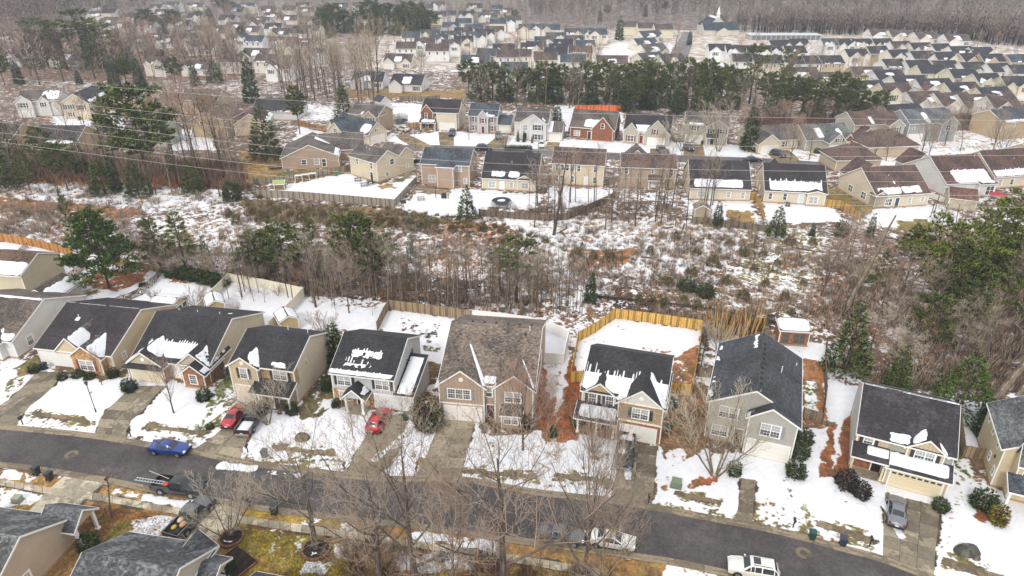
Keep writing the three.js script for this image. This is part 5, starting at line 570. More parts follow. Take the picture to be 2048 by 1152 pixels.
farRow('the pale lanes left of top centre', 0, 0, 1, 2, '520,34,lcn 548,46,fwk 575,30,lcn 604,52,pck 560,74,lwn 596,84,dcn 632,96,fwn 612,14,lcn 640,34,lwn 536,12,lcn 470,14,lwk 500,52,lcn');
farRow('the cream lane beyond upper left pines', 0, 0, 1, -6, '180,44,lcn 214,60,lwn 246,82,dcn 286,72,lcn 340,72,lwn 376,66,fck 410,84,lcn 446,50,lwn');
farRow('the houses deep in the left wood', 0, 0, 1, -6, '18,66,lcn 52,98,lwn 92,92,ltn 140,104,lcn 318,112,fcn 404,120,lwn');
farRow('the houses among upper left trunks', ...UL, -4, '1790,415,pcn 215,345,lcn 240,392,lgn');
for (const [y, x0, x1, n, nm] of [[7, 330, 1040, 13, 'the hazy top row'], [26, 640, 1060, 8, 'the hazy second row']]) farRow(nm, 0, 0, 1, 4, Array.from({ length: n }, (_, i) => `${(x0 + (x1 - x0) * (i + HT[i * 7 + y] * 0.6) / n).toFixed(0)},${(y + HT[i * 3 + y] * 9 - 4).toFixed(1)},${['fw', 'lc', 'pw', 'fc', 'pc'][i % 5]}${'snk'[i % 3]}`).join(' '));
farRow('the hazy clearing at top right', 0, 0, 1, 3, '1905,22,lcn 1940,26,lwn 1985,20,lcn 1800,60,lcn 1850,64,lcn 1910,68,lwn 1760,58,lwn');
{ // the church
  const [a, b] = atT(150, -487, -4, 30), h = new House('church', 'church with steep dark roof and white steeple beyond the far grey street', a, b, { cat: 'church' }); const g0 = G(1440, 72); h.g.position.set(g0.x - 10, 0, g0.z); h.g.rotation.y = 0.05; h.g.scale.setScalar(0.72);
  const rf = M.shingle('#4c5a64'), wl = M.siding('#d8d2c4'), m = h.vol([4, 24], [-34, -9], 6, 8, 'z', wl, rf), n = h.vol([0, 30], [-16, 0], 4.5, 5.5, 'x', wl, rf), p = h.vol([10, 20], [-6, 5], 4, 3, 'z', wl, rf); h.done(); h.snow(m, 0, 0, 1, 0.8, 1, 3, { step: 0.6 }); h.snow(m, 1, 0, 1, 0.8, 1, 4, { step: 0.6 });
  h.part('steeple', M.paint('#e8e8e6'), (q) => { q.box(12.8, 15.2, 11, 16.5, -12, -9.6); q.box(12.4, 15.6, 16.5, 16.9, -12.4, -9.2); q.add(new THREE.ConeGeometry(1.5, 6, 8).translate(14, 19.9, -10.8)); });
  const [c, d] = atT(0, 0, 0, 60), s = new House('storage_building', 'long low white building with flat roof beside the church', c, d, { cat: 'building' }); s.g.position.copy(G(1500, 80)); s.vol([0, 42], [-10, 0], 2.6, 0, 'flat', M.siding('#bdbcb8'), M.paint('#c2c4c8')); s.done({ corner: false }); for (let i = 0; i < 14; i++) s.part('roller_door', M.paint('#6a6e72'), (q) => q.box(1 + i * 2.9, 3.2 + i * 2.9, 0, 2.4, 0, 0.06));
}
// ---------- fences and sheds ----------
function panelGeo(style) { const b = new MB(); if (style === 'picket') { const n = 15, q = rng(5); for (let i = 0; i < n; i++) { const x = -0.5 + i / n, w = 0.9 / n, h = 1 - 0.02 * q(), z = (i % 2) * 0.012; b.box(x, x + w, 0.02, h, -0.015 + z, 0.012 + z); } for (const y of [0.18, 0.5, 0.85]) b.box(-0.5, 0.5, y - 0.025, y + 0.025, -0.05, -0.016); } else if (style === 'vinyl') { b.box(-0.5, 0.5, 0.05, 0.97, -0.02, 0.02); for (let i = 1; i < 14; i++) b.box(-0.5 + i / 14 - 0.004, -0.5 + i / 14 + 0.004, 0.1, 0.92, -0.028, 0.028); b.box(-0.5, 0.5, 0.93, 1, -0.04, 0.04); b.box(-0.5, 0.5, 0.03, 0.1, -0.04, 0.04); } else if (style === 'lattice') { b.box(-0.5, 0.5, 0.94, 1, -0.03, 0.03); b.box(-0.5, 0.5, 0.04, 0.1, -0.03, 0.03); const n = 12; for (let i = 0; i < n; i++) for (const s of [-1, 1]) { const x = -0.5 + (i + 0.5) / n, dx = 0.28, a = V(clamp(x - s * dx, -0.5, 0.5), 0.1, s * 0.008), c = V(clamp(x + s * dx, -0.5, 0.5), 0.94, s * 0.008), w = V(0.016, 0, 0); b.quad(a.clone().sub(w), a.clone().add(w), c.clone().add(w), c.clone().sub(w)); } } else { b.box(-0.5, 0.5, 0, 1, -0.01, 0.01); } return b.geo(); }
const PG = {}, POSTG = new MB().box(-0.055, 0.055, -0.3, 1.04, -0.055, 0.055).geo();
/** a run of fence along pixels of its foot; every panel and every post is a part */
function fence(label, pts, h, style, colour, o = {}) {
  const p = pts.map((q) => G(...q)), t = thing(o.name || 'fence', label, 'fence', p[0]), m = style === 'vinyl' ? M.paint(colour, 0.5) : M.wood(colour), pm = style === 'vinyl' ? m : M.wood(o.post || colour); PG[style] ??= panelGeo(style);
  const post = (q) => { const k = mesh('post', POSTG, pm, t); k.position.subVectors(q, p[0]); k.scale.set(1, h, 1); };
  for (let i = 0; i < p.length - 1; i++) { const d = V().subVectors(p[i + 1], p[i]), L = d.length(), n = Math.max(1, Math.round(L / (o.panel || 2.4))), a = Math.atan2(-d.z, d.x); for (let j = 0; j < n; j++) { const c = p[i].clone().addScaledVector(d, (j + 0.5) / n), k = mesh('panel', PG[style], m, t); k.position.subVectors(c, p[0]); k.rotation.y = a; k.scale.set(L / n - (style === 'vinyl' ? 0.05 : 0), h, 1.4); post(p[i].clone().addScaledVector(d, j / n)); } } post(p[p.length - 1]); return t;
}
const F1 = 1.85;
fence('orange-tan board fence at the left edge of the corridor', [[-60, 470], [0, 482], [60, 493], [147, 512]], F1, 'picket', '#c58a48');
fence('brown lattice fence between the two leftmost snow yards', [[8, 534], [30, 520], [57, 497]], 1.3, 'lattice', '#a2704e', { name: 'lattice_fence' });
fence('reddish lattice fence left of red soil under big pine', [[92, 586], [125, 570], [150, 552], [174, 536]], 1.3, 'lattice', '#b06f48', { name: 'lattice_fence' });
fence('olive-tan board fence behind big pine', [[228, 530], [275, 537], [324, 547]], 1.4, 'picket', '#a88f5c');
fence('dark weathered lattice fence right of the red soil', [[324, 548], [310, 567], [285, 590], [250, 604], [226, 612]], 1.3, 'lattice', '#77695a', { name: 'lattice_fence' });
fence('dull brown board fence behind the dark hedge', [[324, 547], [390, 560], [452, 572]], 1.5, 'picket', '#75654f');
fence('cream vinyl fence round yard with dwarf fruit trees', [[372, 652], [400, 627], [430, 596], [460, 566], [530, 578], [609, 595], [590, 616], [564, 642], [540, 664]], 1.9, 'vinyl', '#ddd5c2', { name: 'vinyl_fence' });
fence('grey-brown picket fence behind the snow-striped roof', [[755, 664], [768, 636], [778, 619], [850, 628], [943, 641]], F1, 'picket', '#a0896a');
fence('white vinyl fence curving behind big brown roof', [[944, 640], [1000, 645], [1060, 654], [1105, 666], [1137, 682], [1131, 706], [1127, 728], [1090, 727]], 1.8, 'vinyl', '#e8e6e0', { name: 'vinyl_fence' });
fence('new bright yellow board fence enclosing a snowy yard', [[1166, 763], [1140, 766], [1148, 730], [1156, 684], [1190, 666], [1229, 637], [1310, 647], [1404, 661], [1394, 722], [1382, 792], [1336, 787]], F1, 'picket', '#dcb05a', { post: '#b98d3f' });
fence('short grey board fence between yellow fence and grey gabled house', [[1396, 754], [1426, 756]], 1.7, 'picket', '#8f7d68');
fence('dark narrow fence along right side of yellow yard', [[1414, 664], [1408, 700], [1400, 745]], 1.6, 'picket', '#6a5d50');
fence('weathered fence down the red strip right of grey house', [[1652, 692], [1648, 740], [1650, 792], [1643, 848], [1604, 836]], 1.7, 'picket', '#8d7a64');
fence('weathered fence between cream house and right edge house', [[1908, 812], [1916, 850], [1924, 914], [1984, 922]], 1.7, 'picket', '#a08a6c');
fence('low brown fence behind pampas clumps', [[1490, 678], [1550, 686]], 1.5, 'picket', '#86755f');
fence('low black silt fence across the corridor', [[1190, 596], [1300, 606], [1420, 622], [1560, 650]], 0.6, 'plain', '#463c36', { name: 'silt_fence' });
fence('long grey board fence round the wide snow yard', [[506, 366], [513, 394], [600, 398], [700, 406], [790, 414], [812, 390], [834, 366]], F1, 'picket', '#a79c8c');
fence('grey board fence along back of wide snow yard', [[508, 368], [560, 364], [620, 356], [690, 344], [712, 336]], 1.6, 'picket', '#9a8f7f');
fence('olive-grey fence left of plain gable house', [[522, 311], [560, 313], [592, 310]], F1, 'picket', '#8d877a');
fence('brown fence under the tall bare trees', [[600, 252], [626, 260], [652, 264]], F1, 'picket', '#a87a52');
fence('light wooden fence between trampoline yard and brick-gabled house', [[812, 258], [843, 255]], F1, 'picket', '#c29360');
fence('vivid orange fence behind brick house', [[1150, 224], [1196, 223], [1241, 224]], 2.3, 'picket', '#e06a2c');
fence('brown fence running down from the orange one', [[1150, 224], [1144, 244], [1137, 268]], 1.8, 'picket', '#9a6242');
fence('yellow fence between the two black-roofed cream houses', [[1490, 400], [1508, 399], [1518, 416], [1527, 442]], F1, 'picket', '#cfa452');
fence('yellow fence stepping down right of comb-snow roof', [[1645, 413], [1680, 417], [1720, 442]], F1, 'picket', '#cba04e');
fence('dark fence behind tan shed and soil patch', [[1383, 446], [1450, 454], [1530, 464]], 1.5, 'picket', '#7f7262');
fence('dark fence below round trampoline', [[958, 432], [1030, 438], [1090, 442], [1135, 440], [1180, 420], [1230, 397]], 1.6, 'picket', '#7b6b59');
fence('white rail fence beside the brown-roofed shed', [[1856, 394], [1892, 407], [1932, 424]], 1.2, 'vinyl', '#e4e2dc', { name: 'vinyl_fence' });
fence('small grey fence at left of the pale pair of houses', [[800, 202], [850, 203], [880, 200]], 1.8, 'picket', '#8f8474');
function shed(label, a, turn, W, D, h, r, wall, roof, o = {}) { const p = G(...a), s = new House('shed', label, p, atT(p.x, p.z, turn, W)[1], { cat: 'shed', base: o.base || '#8f806c' }); const v = s.vol([0, W], [-D, 0], h, r, o.ax || 'z', wall, roof, { ov: 0.2, og: 0.15 }); s.done({}); (o.snow || [0, 1]).forEach((k, i) => v.pls[k] && s.snow(v, k, 0, 1, 0.02, 0.98, i + 3, { rag: o.rag ?? 0.12, thick: 0.1 })); s.v = v; return s; }
{ const s = shed('tan shed with snowy roof in the white-fenced yard', [419, 636], 28, 2.6, 3.4, 2.2, 0.7, M.board('#c3ac82'), M.shingle('#6b6460')); s.door(s.v, 'R', 1.1, { c: '#b79e74', w: 1.2, h: 1.8, y: 0.1 }); const t = shed('tan shed with snow on both roof halves behind tan house', [563, 668], 30, 2.8, 3.2, 2.1, 0.7, M.board('#cdb487'), M.shingle('#55524f')); t.door(t.v, 'R', 1.1, { c: '#b79e74', w: 1.2, h: 1.8, y: 0.1 });
  const b = shed('brick-toned shed with two dark openings and thick snow roof', [1555, 690], -7, 4.3, 3, 2.6, 0.5, M.brick('#c8b296'), M.shingle('#6b6460'), { ax: 'shed', snow: [0], rag: 0.08 }); for (const [x, w] of [[0.45, 1.0], [2.1, 1.6]]) b.win(b.v, 'F', x, 0.6, w / (w > 1.2 ? 2 : 1), 1.4, { n: w > 1.2 ? 2 : 1, frame: '#7d5a3f', grid: 0, blind: 0 });
  shed('small tan shed with curved roof between the middle yards', [1388, 436], -6, 3.2, 3, 2.1, 0.9, M.siding('#bfae92'), M.shingle('#c0b09a'), { snow: [] }); shed('tan shed with red-brown roof beside the white rail fence', [1893, 418], -22, 5.4, 6.5, 2.7, 1.5, M.siding('#cbbfa2'), M.shingle('#8a5a4a'), { ax: 'x', snow: [] }); shed('little playhouse with lime green roof in the wide snow yard', [549, 381], 8, 2.4, 2.2, 1.6, 0.6, M.board('#7c6a50'), M.paint('#97a55e'), { snow: [], ax: 'x' }); shed('small white shed at top of trampoline yard', [762, 222], 40, 4, 5, 3, 1.6, M.siding('#d9d8d2'), M.shingle('#5a6068'), { snow: [] }); }
{ const [a, b] = atT(-92.2, -103.4, -8, 10.5), h = new House('two_storey_house', 'beige house cut by left edge with snow on its low rear roof', a, b), m = h.vol([0, 10.5], [-9, 0], 4.4, 2, 'x', M.siding('#cfc2a4'), M.shingle('#8a6a52')); h.done(); h.snow(m, 0, 0.3, 1, 0, 0.6, 4, { rag: 0.3 });
  const [c, d] = atT(-79.6, -97.9, -8, 5.8), s = new House('sun_room', 'brown-roofed annex with snow on its right slope behind leftmost house', c, d, { cat: 'annex' }), v = s.vol([0, 5.8], [-6, 0], 2.6, 1.4, 'z', M.siding('#d8d2c2'), M.shingle('#7d7064')); s.done(); s.snow(v, 1, 0, 1, 0, 0.75, 5, { rag: 0.3 }); }
// ---------- trees and shrubs ----------
const UP = V(0, 1, 0);
class Tube { // tapering tubes with smooth sides
  constructor() { this.P = []; this.N = []; this.I = []; this.U = []; }
  path(pts, rad, k) {
    const base = this.P.length / 3; let s = V(), t = V(); const d = V();
    for (let i = 0; i < pts.length; i++) {
      d.subVectors(pts[Math.min(i + 1, pts.length - 1)], pts[Math.max(0, i - 1)]).normalize();
      if (i === 0) s.copy(Math.abs(d.y) > 0.9 ? V(1, 0, 0) : UP).cross(d).normalize(); else s.addScaledVector(d, -s.dot(d)).normalize(); t.crossVectors(d, s);
      for (let j = 0; j < k; j++) { const a = j * 2 * Math.PI / k, c = Math.cos(a), q = Math.sin(a), nx = s.x * c + t.x * q, ny = s.y * c + t.y * q, nz = s.z * c + t.z * q; this.P.push(pts[i].x + nx * rad[i], pts[i].y + ny * rad[i], pts[i].z + nz * rad[i]); this.N.push(nx, ny, nz); this.U.push(j / k * 2, pts[i].y); }
      if (i) for (let j = 0; j < k; j++) { const a = base + (i - 1) * k + j, b = base + (i - 1) * k + (j + 1) % k; this.I.push(a, b, a + k, b, b + k, a + k); }
    }
  }
  geo() { const g = new THREE.BufferGeometry(); g.setAttribute('position', new THREE.Float32BufferAttribute(this.P, 3)); g.setAttribute('normal', new THREE.Float32BufferAttribute(this.N, 3)); g.setAttribute('uv', new THREE.Float32BufferAttribute(this.U, 2)); g.setIndex(this.I); return g; }
}
/** a leafless tree: o.h height, o.r trunk radius, o.clear share of bare trunk, o.kids per level, o.up how steeply limbs rise, o.stems */
function bareTree(seed, o) {
  const q = rng(seed * 7919 + 13), T = new Tube(), C = new Tube(), kids = o.kids, min = o.min || 0.014, jit = o.jit ?? 0.22;
  const branch = (p, dir, len, rad, lv) => {
    const n = lv === 0 ? 7 : lv === 1 ? 4 : lv < kids.length ? 3 : 2, pts = [p.clone()], rs = [rad], d = dir.clone(), end = lv === 0 ? (o.taper ?? 0.25) : 0.3;
    for (let i = 1; i <= n; i++) { d.x += (q() - 0.5) * jit * (lv ? 1.5 : 0.5); d.z += (q() - 0.5) * jit * (lv ? 1.5 : 0.5); d.y += (q() - 0.5) * jit * 0.6 + (lv ? (o.lift ?? 0.1) : 0); d.normalize(); pts.push(pts[i - 1].clone().addScaledVector(d, len / n)); rs.push(Math.max(min * 0.7, rad * lerp(1, end, i / n))); }
    (lv < 2 ? T : C).path(pts, rs, lv === 0 ? 7 : lv === 1 ? 4 : 3);
    if (lv >= kids.length) return; const m = Math.round(kids[lv] * (0.8 + q() * 0.4)), c0 = lv === 0 ? o.clear : 0.25; let az = q() * 6.28;
    for (let i = 0; i < m; i++) { const f = c0 + (1 - c0) * Math.pow((i + q()) / m, lv ? 1 : 0.9), k = Math.min(n - 1, Math.floor(f * n)), at = pts[k].clone().lerp(pts[k + 1], f * n - k), ax = V().subVectors(pts[k + 1], pts[k]).normalize(); az += 2.4 + (q() - 0.5) * 0.9;
      const s = V(Math.cos(az), 0, Math.sin(az)); s.addScaledVector(ax, -s.dot(ax)).normalize(); const sp = (o.spread ?? 0.8) * (0.75 + q() * 0.5) * (lv === 0 ? lerp(o.lowSpread ?? 1.15, 0.75, f) : 1), bd = ax.clone().multiplyScalar(Math.cos(sp)).addScaledVector(s, Math.sin(sp)); bd.y += lv ? 0.1 : 0; bd.normalize();
      const bl = len * (lv === 0 ? (o.limb ?? 0.5) * lerp(1, 0.45, (f - c0) / (1 - c0)) : (o.sub ?? 0.52) * lerp(1, 0.55, f)) * (0.75 + q() * 0.5); branch(at, bd, bl, Math.max(min, rad * lerp(1, end, f) * (lv === 0 ? 0.5 : 0.55)), lv + 1); }
  };
  const st = o.stems || 1; for (let i = 0; i < st; i++) { const a = i / st * 6.28 + q(), e = st > 1 ? (o.fan ?? 0.3) * (0.6 + q() * 0.6) : (o.lean || 0); branch(V(st > 1 ? Math.cos(a) * 0.15 : 0, -0.3, st > 1 ? Math.sin(a) * 0.15 : 0), V(Math.cos(a) * Math.sin(e), Math.cos(e), Math.sin(a) * Math.sin(e)), o.h * (st > 1 ? 0.8 + q() * 0.3 : 1), o.r, 0); }
  return [T.geo(), C.geo()];
}
class Leaves { // many small blades with their own tint
  constructor() { this.P = []; this.N = []; this.C = []; }
  blade(p, d, w, l, c, q) { const s = V(q() - 0.5, q() - 0.5, q() - 0.5).cross(d).normalize().multiplyScalar(w / 2), e = p.clone().addScaledVector(d, l), n = V().crossVectors(s, d).normalize(); this.P.push(p.x - s.x, p.y - s.y, p.z - s.z, p.x + s.x, p.y + s.y, p.z + s.z, e.x, e.y, e.z); const nn = n.y < 0 ? n.negate() : n; for (let i = 0; i < 3; i++) { this.N.push(nn.x, nn.y, nn.z); this.C.push(...c); } }
  tuft(p, dir, n, w, l, col, q, wild = 0.9) { const k = 0.75 + q() * 0.5, c = [col[0] * k * (0.9 + q() * 0.2), col[1] * k, col[2] * k * (0.85 + q() * 0.3)]; for (let i = 0; i < n; i++) { const d = V(dir.x + (q() - 0.5) * 2 * wild, dir.y + (q() - 0.5) * 2 * wild, dir.z + (q() - 0.5) * 2 * wild).normalize(); this.blade(p.clone().addScaledVector(d, -l * 0.25), d, w * (0.7 + q() * 0.6), l * (0.7 + q() * 0.6), c, q); } }
  geo() { const g = new THREE.BufferGeometry(); g.setAttribute('position', new THREE.Float32BufferAttribute(this.P, 3)); g.setAttribute('normal', new THREE.Float32BufferAttribute(this.N, 3)); g.setAttribute('color', new THREE.Float32BufferAttribute(this.C, 3)); return g; }
}
const LEAF = std('leaf', { color: 0xffffff, vertexColors: true, roughness: 0.85 });
const GREEN = { pine: [0.19, 0.235, 0.06], bright: [0.16, 0.26, 0.05], cedar: [0.17, 0.225, 0.065], blue: [0.12, 0.18, 0.075], olive: [0.42, 0.36, 0.17], hedge: [0.1, 0.15, 0.05], gold: [0.34, 0.27, 0.05], rust: [0.2, 0.1, 0.05], purple: [0.09, 0.065, 0.055], brown: [0.17, 0.12, 0.075], straw: [0.8, 0.52, 0.2] };
/** pine of 10 m with limbs in whorls; o.c0 lower edge of crown, o.R radius, o.prof(t) radius along the crown */
function pineTree(seed, o) {
  const q = rng(seed * 331 + 7), T = new Tube(), L = new Leaves(), h = 10, c0 = o.c0 * h, lean = V((q() - 0.5) * 0.5, 0, (q() - 0.5) * 0.5), at = (y) => V(lean.x * (y / h) ** 2, y, lean.z * (y / h) ** 2);
  T.path([0, 1, 3, 5, 7, 8.6, 9.8].map((y) => at(y - (y ? 0 : 0.2))), [0.17, 0.15, 0.13, 0.11, 0.07, 0.04, 0.015], 6);
  for (let y = c0; y < h - 0.15;) { const t = (y - c0) / (h - c0), n = 3 + q() * 2.5 | 0, a0 = q() * 6.28; for (let i = 0; i < n; i++) { if (q() < (o.gap ?? 0.12)) continue; const a = a0 + i * 6.28 / n + (q() - 0.5) * 0.7, len = o.R * o.prof(t) * (0.65 + q() * 0.5), rise = lerp(o.lo ?? 0.05, 0.9, t * t), d = V(Math.cos(a), rise, Math.sin(a)).normalize(), p0 = at(y), p1 = p0.clone().addScaledVector(d, len * 0.6), p2 = p0.clone().addScaledVector(d, len).add(V(0, len * 0.1, 0)); T.path([p0, p1, p2], [0.045, 0.028, 0.012], 3);
    const m = Math.max(2, Math.round(len * (o.dens ?? 5.5))); for (let k = 0; k < m; k++) { const f = lerp(o.inner ?? 0.3, 1.02, Math.sqrt((k + q()) / m)), b = p0.clone().lerp(p2, f), sd = (1 - f * 0.5) * len * 0.36; b.x += (q() - 0.5) * 2 * sd * 0.8; b.z += (q() - 0.5) * 2 * sd * 0.8; b.y += (q() - 0.3) * sd * 0.6; L.tuft(b, V(d.x * 0.5, 0.55, d.z * 0.5), o.nb || 11, o.w || 0.075, o.l || 0.42, o.col, q); } } y += (o.step || 0.42) * (0.7 + q() * 0.6); }
  L.tuft(at(9.85), UP, 14, 0.07, 0.5, o.col, q, 0.6); return [T.geo(), L.geo()];
}
/** dense conifer or rounded evergreen of height 10 filled to the ground; o.R(t) radius profile */
function denseTree(seed, o) {
  const q = rng(seed * 577 + 3), T = new Tube(), L = new Leaves(); T.path([V(0, -0.2, 0), V(0, 5, 0), V(0, 9.6, 0)], [0.2, 0.12, 0.02], 5);
  for (let i = 0; i < o.n; i++) { const t = 1 - Math.sqrt(q() * (1 - (o.t0 || 0.02) ** 2) + 0.0004), y = (o.t0 || 0) * 10 + t * (10 - (o.t0 || 0) * 10), a = q() * 6.28, lump = 0.74 + 0.42 * vn(a * 1.9 + seed * 3.1, y * 0.75 + seed), r = o.R(t) * lump * Math.sqrt(0.25 + 0.75 * q()); const p = V(Math.cos(a) * r, y, Math.sin(a) * r); L.tuft(p, V(Math.cos(a) * 0.8, o.rise ?? 0.35, Math.sin(a) * 0.8), o.nb || 8, o.w || 0.13, o.l || 0.6, o.mix && q() < o.mix ? o.col2 : o.col, q, 0.75); if (i % 14 === 0) T.path([V(0, y * 0.9, 0), p.clone().multiplyScalar(0.95)], [0.05, 0.012], 3); }
  return [T.geo(), L.geo()];
}
const BK = { grey: M.bark('#a3958a'), brown: M.bark('#8f7a68'), pale: M.bark('#d9c7ae'), red: M.bark('#ab8068'), dark: M.bark('#7a695c') }, TW = { grey: std('tw1', { color: new THREE.Color(0.36, 0.285, 0.215), roughness: 0.95 }), brown: std('tw2', { color: new THREE.Color(0.38, 0.29, 0.22), roughness: 0.95 }), red: std('tw3', { color: new THREE.Color(0.42, 0.27, 0.2), roughness: 0.95 }), pale: std('tw4', { color: new THREE.Color(0.52, 0.45, 0.34), roughness: 0.95 }) };
const protos = {};
/** keeps geometry of a kind; every plant is a group of trunk and crown on its own spot */
function kind(key, make) { // grown to a height of exactly 10 m
  if (!protos[key]) { const k = make(), top = Math.max(...k.map((g) => { if (!g.attributes.position.count) return 0; g.computeBoundingBox(); return g.boundingBox.max.y; })); if (key.startsWith('bt')) { const f = 10 / top; k.forEach((g) => g.scale(f, f, f)); } protos[key] = k; }
  return protos[key];
}
function heightTo(px, py, ty) { const g = G(px, py), d = G(px, ty), k = Math.hypot(d.x, d.z), s = Math.hypot(g.x, g.z); let lo = 0, hi = 60; for (let i = 0; i < 40; i++) { const m = (lo + hi) / 2, dy = m - EYE, dz = g.z, zz = -(dy * SIN) - dz * COS, yy = dy * COS - dz * SIN; (IH / 2 - FOC * yy / zz > ty ? lo = m : hi = m); } return lo; }
let turnSeed = 1;
function plant(name, label, cat, geos, mats, pos, s, group) {
  const o = thing(name, label, cat, pos.clone().setY(groundY(pos.x, pos.z)), (turnSeed++ * 2.399) % 6.283, group); const [a, b] = geos; mesh(cat === 'shrub' ? 'stem' : 'trunk', a, mats[0], o); if (b.attributes.position.count) mesh(cat === 'shrub' ? 'foliage' : 'crown', b, mats[1], o); typeof s === 'number' ? o.scale.setScalar(s) : o.scale.set(...s); return o;
}
const roundProf = (t) => Math.pow(Math.sin(Math.PI * (0.14 + 0.86 * t) * 0.93), 0.7), coneProf = (t) => 1.05 * (1 - t) ** 0.8 + 0.06;
const EV = {
  pine: (i) => kind('pine' + i % 3, () => pineTree(i % 3 + 1, { c0: 0.42, R: 3.0, prof: roundProf, col: GREEN.pine, dens: 11, gap: 0.08, w: 0.1 })),
  big: (i) => kind('big' + i % 2, () => pineTree(i % 2 + 11, { c0: 0.16, R: 3.9, prof: (t) => Math.pow(1 - t, 0.55) * 1.02 + 0.05, col: GREEN.bright, dens: 14, gap: 0.04, step: 0.34, nb: 14, l: 0.36, w: 0.09 })),
  tall: (i) => kind('tall' + i % 3, () => pineTree(i % 3 + 21, { c0: 0.58, R: 2.1, prof: roundProf, col: GREEN.pine, dens: 8, gap: 0.25, step: 0.36, l: 0.34, w: 0.07 })),
  flat: (i) => kind('flat' + i % 2, () => pineTree(i % 2 + 31, { c0: 0.5, R: 4.1, prof: (t) => Math.pow(Math.sin(Math.PI * (0.25 + 0.72 * t)), 0.8), col: [0.25, 0.29, 0.045], dens: 9, gap: 0.2, step: 0.36, nb: 12, l: 0.36, w: 0.09 })),
  loose: (i) => kind('loose' + i % 2, () => pineTree(i % 2 + 41, { c0: 0.22, R: 2.3, prof: (t) => Math.pow(1 - t, 0.5) + 0.08, col: [0.24, 0.27, 0.06], dens: 7.5, gap: 0.2, nb: 11, l: 0.42, w: 0.09 })),
  cedar: (i) => kind('cedar' + i % 3, () => denseTree(i % 3 + 1, { n: 620, R: (t) => 2.7 * coneProf(t), col: GREEN.cedar, t0: 0.03 })),
  column: (i) => kind('column' + i % 2, () => denseTree(i % 2 + 11, { n: 520, R: (t) => 1.7 * Math.pow(1 - t, 0.55), col: GREEN.blue, t0: 0.02 })),
  spread: (i) => kind('spread' + i % 2, () => denseTree(i % 2 + 21, { n: 760, R: (t) => 4.3 * (1 - t) ** 0.75 + 0.2, col: [0.155, 0.245, 0.05], t0: 0.08, rise: 0.05 })),
  ball: (i) => kind('ball' + i % 2, () => denseTree(i % 2 + 31, { n: 560, R: (t) => 5.2 * Math.sqrt(Math.max(0.02, 1 - (2 * t - 0.75) ** 2 / 1.6)), col: GREEN.hedge, w: 0.5, l: 1.0, nb: 7 })),
  ballP: (i) => kind('ballP', () => denseTree(37, { n: 560, R: (t) => 5.2 * Math.sqrt(Math.max(0.02, 1 - (2 * t - 0.75) ** 2 / 1.6)), col: GREEN.purple, w: 0.5, l: 1.0, nb: 7 })),
  ballO: (i) => kind('ballO', () => denseTree(39, { n: 900, R: (t) => 4.6 * Math.sqrt(Math.max(0.02, 1 - (2 * t - 0.8) ** 2 / 1.7)), col: GREEN.hedge, col2: [0.36, 0.19, 0.05], mix: 0.22, w: 0.3, l: 0.7, nb: 7 })),
  gold: (i) => kind('gold', () => denseTree(43, { n: 420, R: (t) => 2.6 * Math.pow(Math.sin(Math.PI * (0.2 + t * 0.78)), 0.7), col: GREEN.gold, w: 0.3, l: 0.8 })),
  olive: (i) => kind('oliveB' + i % 3, () => denseTree(i % 3 + 51, { n: 240, R: (t) => 5.4 * Math.sqrt(Math.max(0.03, 1 - t)), col: GREEN.olive, col2: [0.42, 0.33, 0.19], mix: 0.4, w: 0.42, l: 1.5, nb: 9, rise: 0.8 })),
};
const evergreen = (name, label, k, bx, by, ty, o = {}) => { const p = bx.isVector3 ? bx : G(bx, by), h = bx.isVector3 ? by : heightTo(bx, by, ty), s = h / 10, i = turnSeed; const w = o.w || 1; return plant(name, label, o.cat || 'tree', EV[k](o.i ?? i), [BK[o.bark || 'brown'], LEAF], p, [s * w, s, s * w], o.group); };
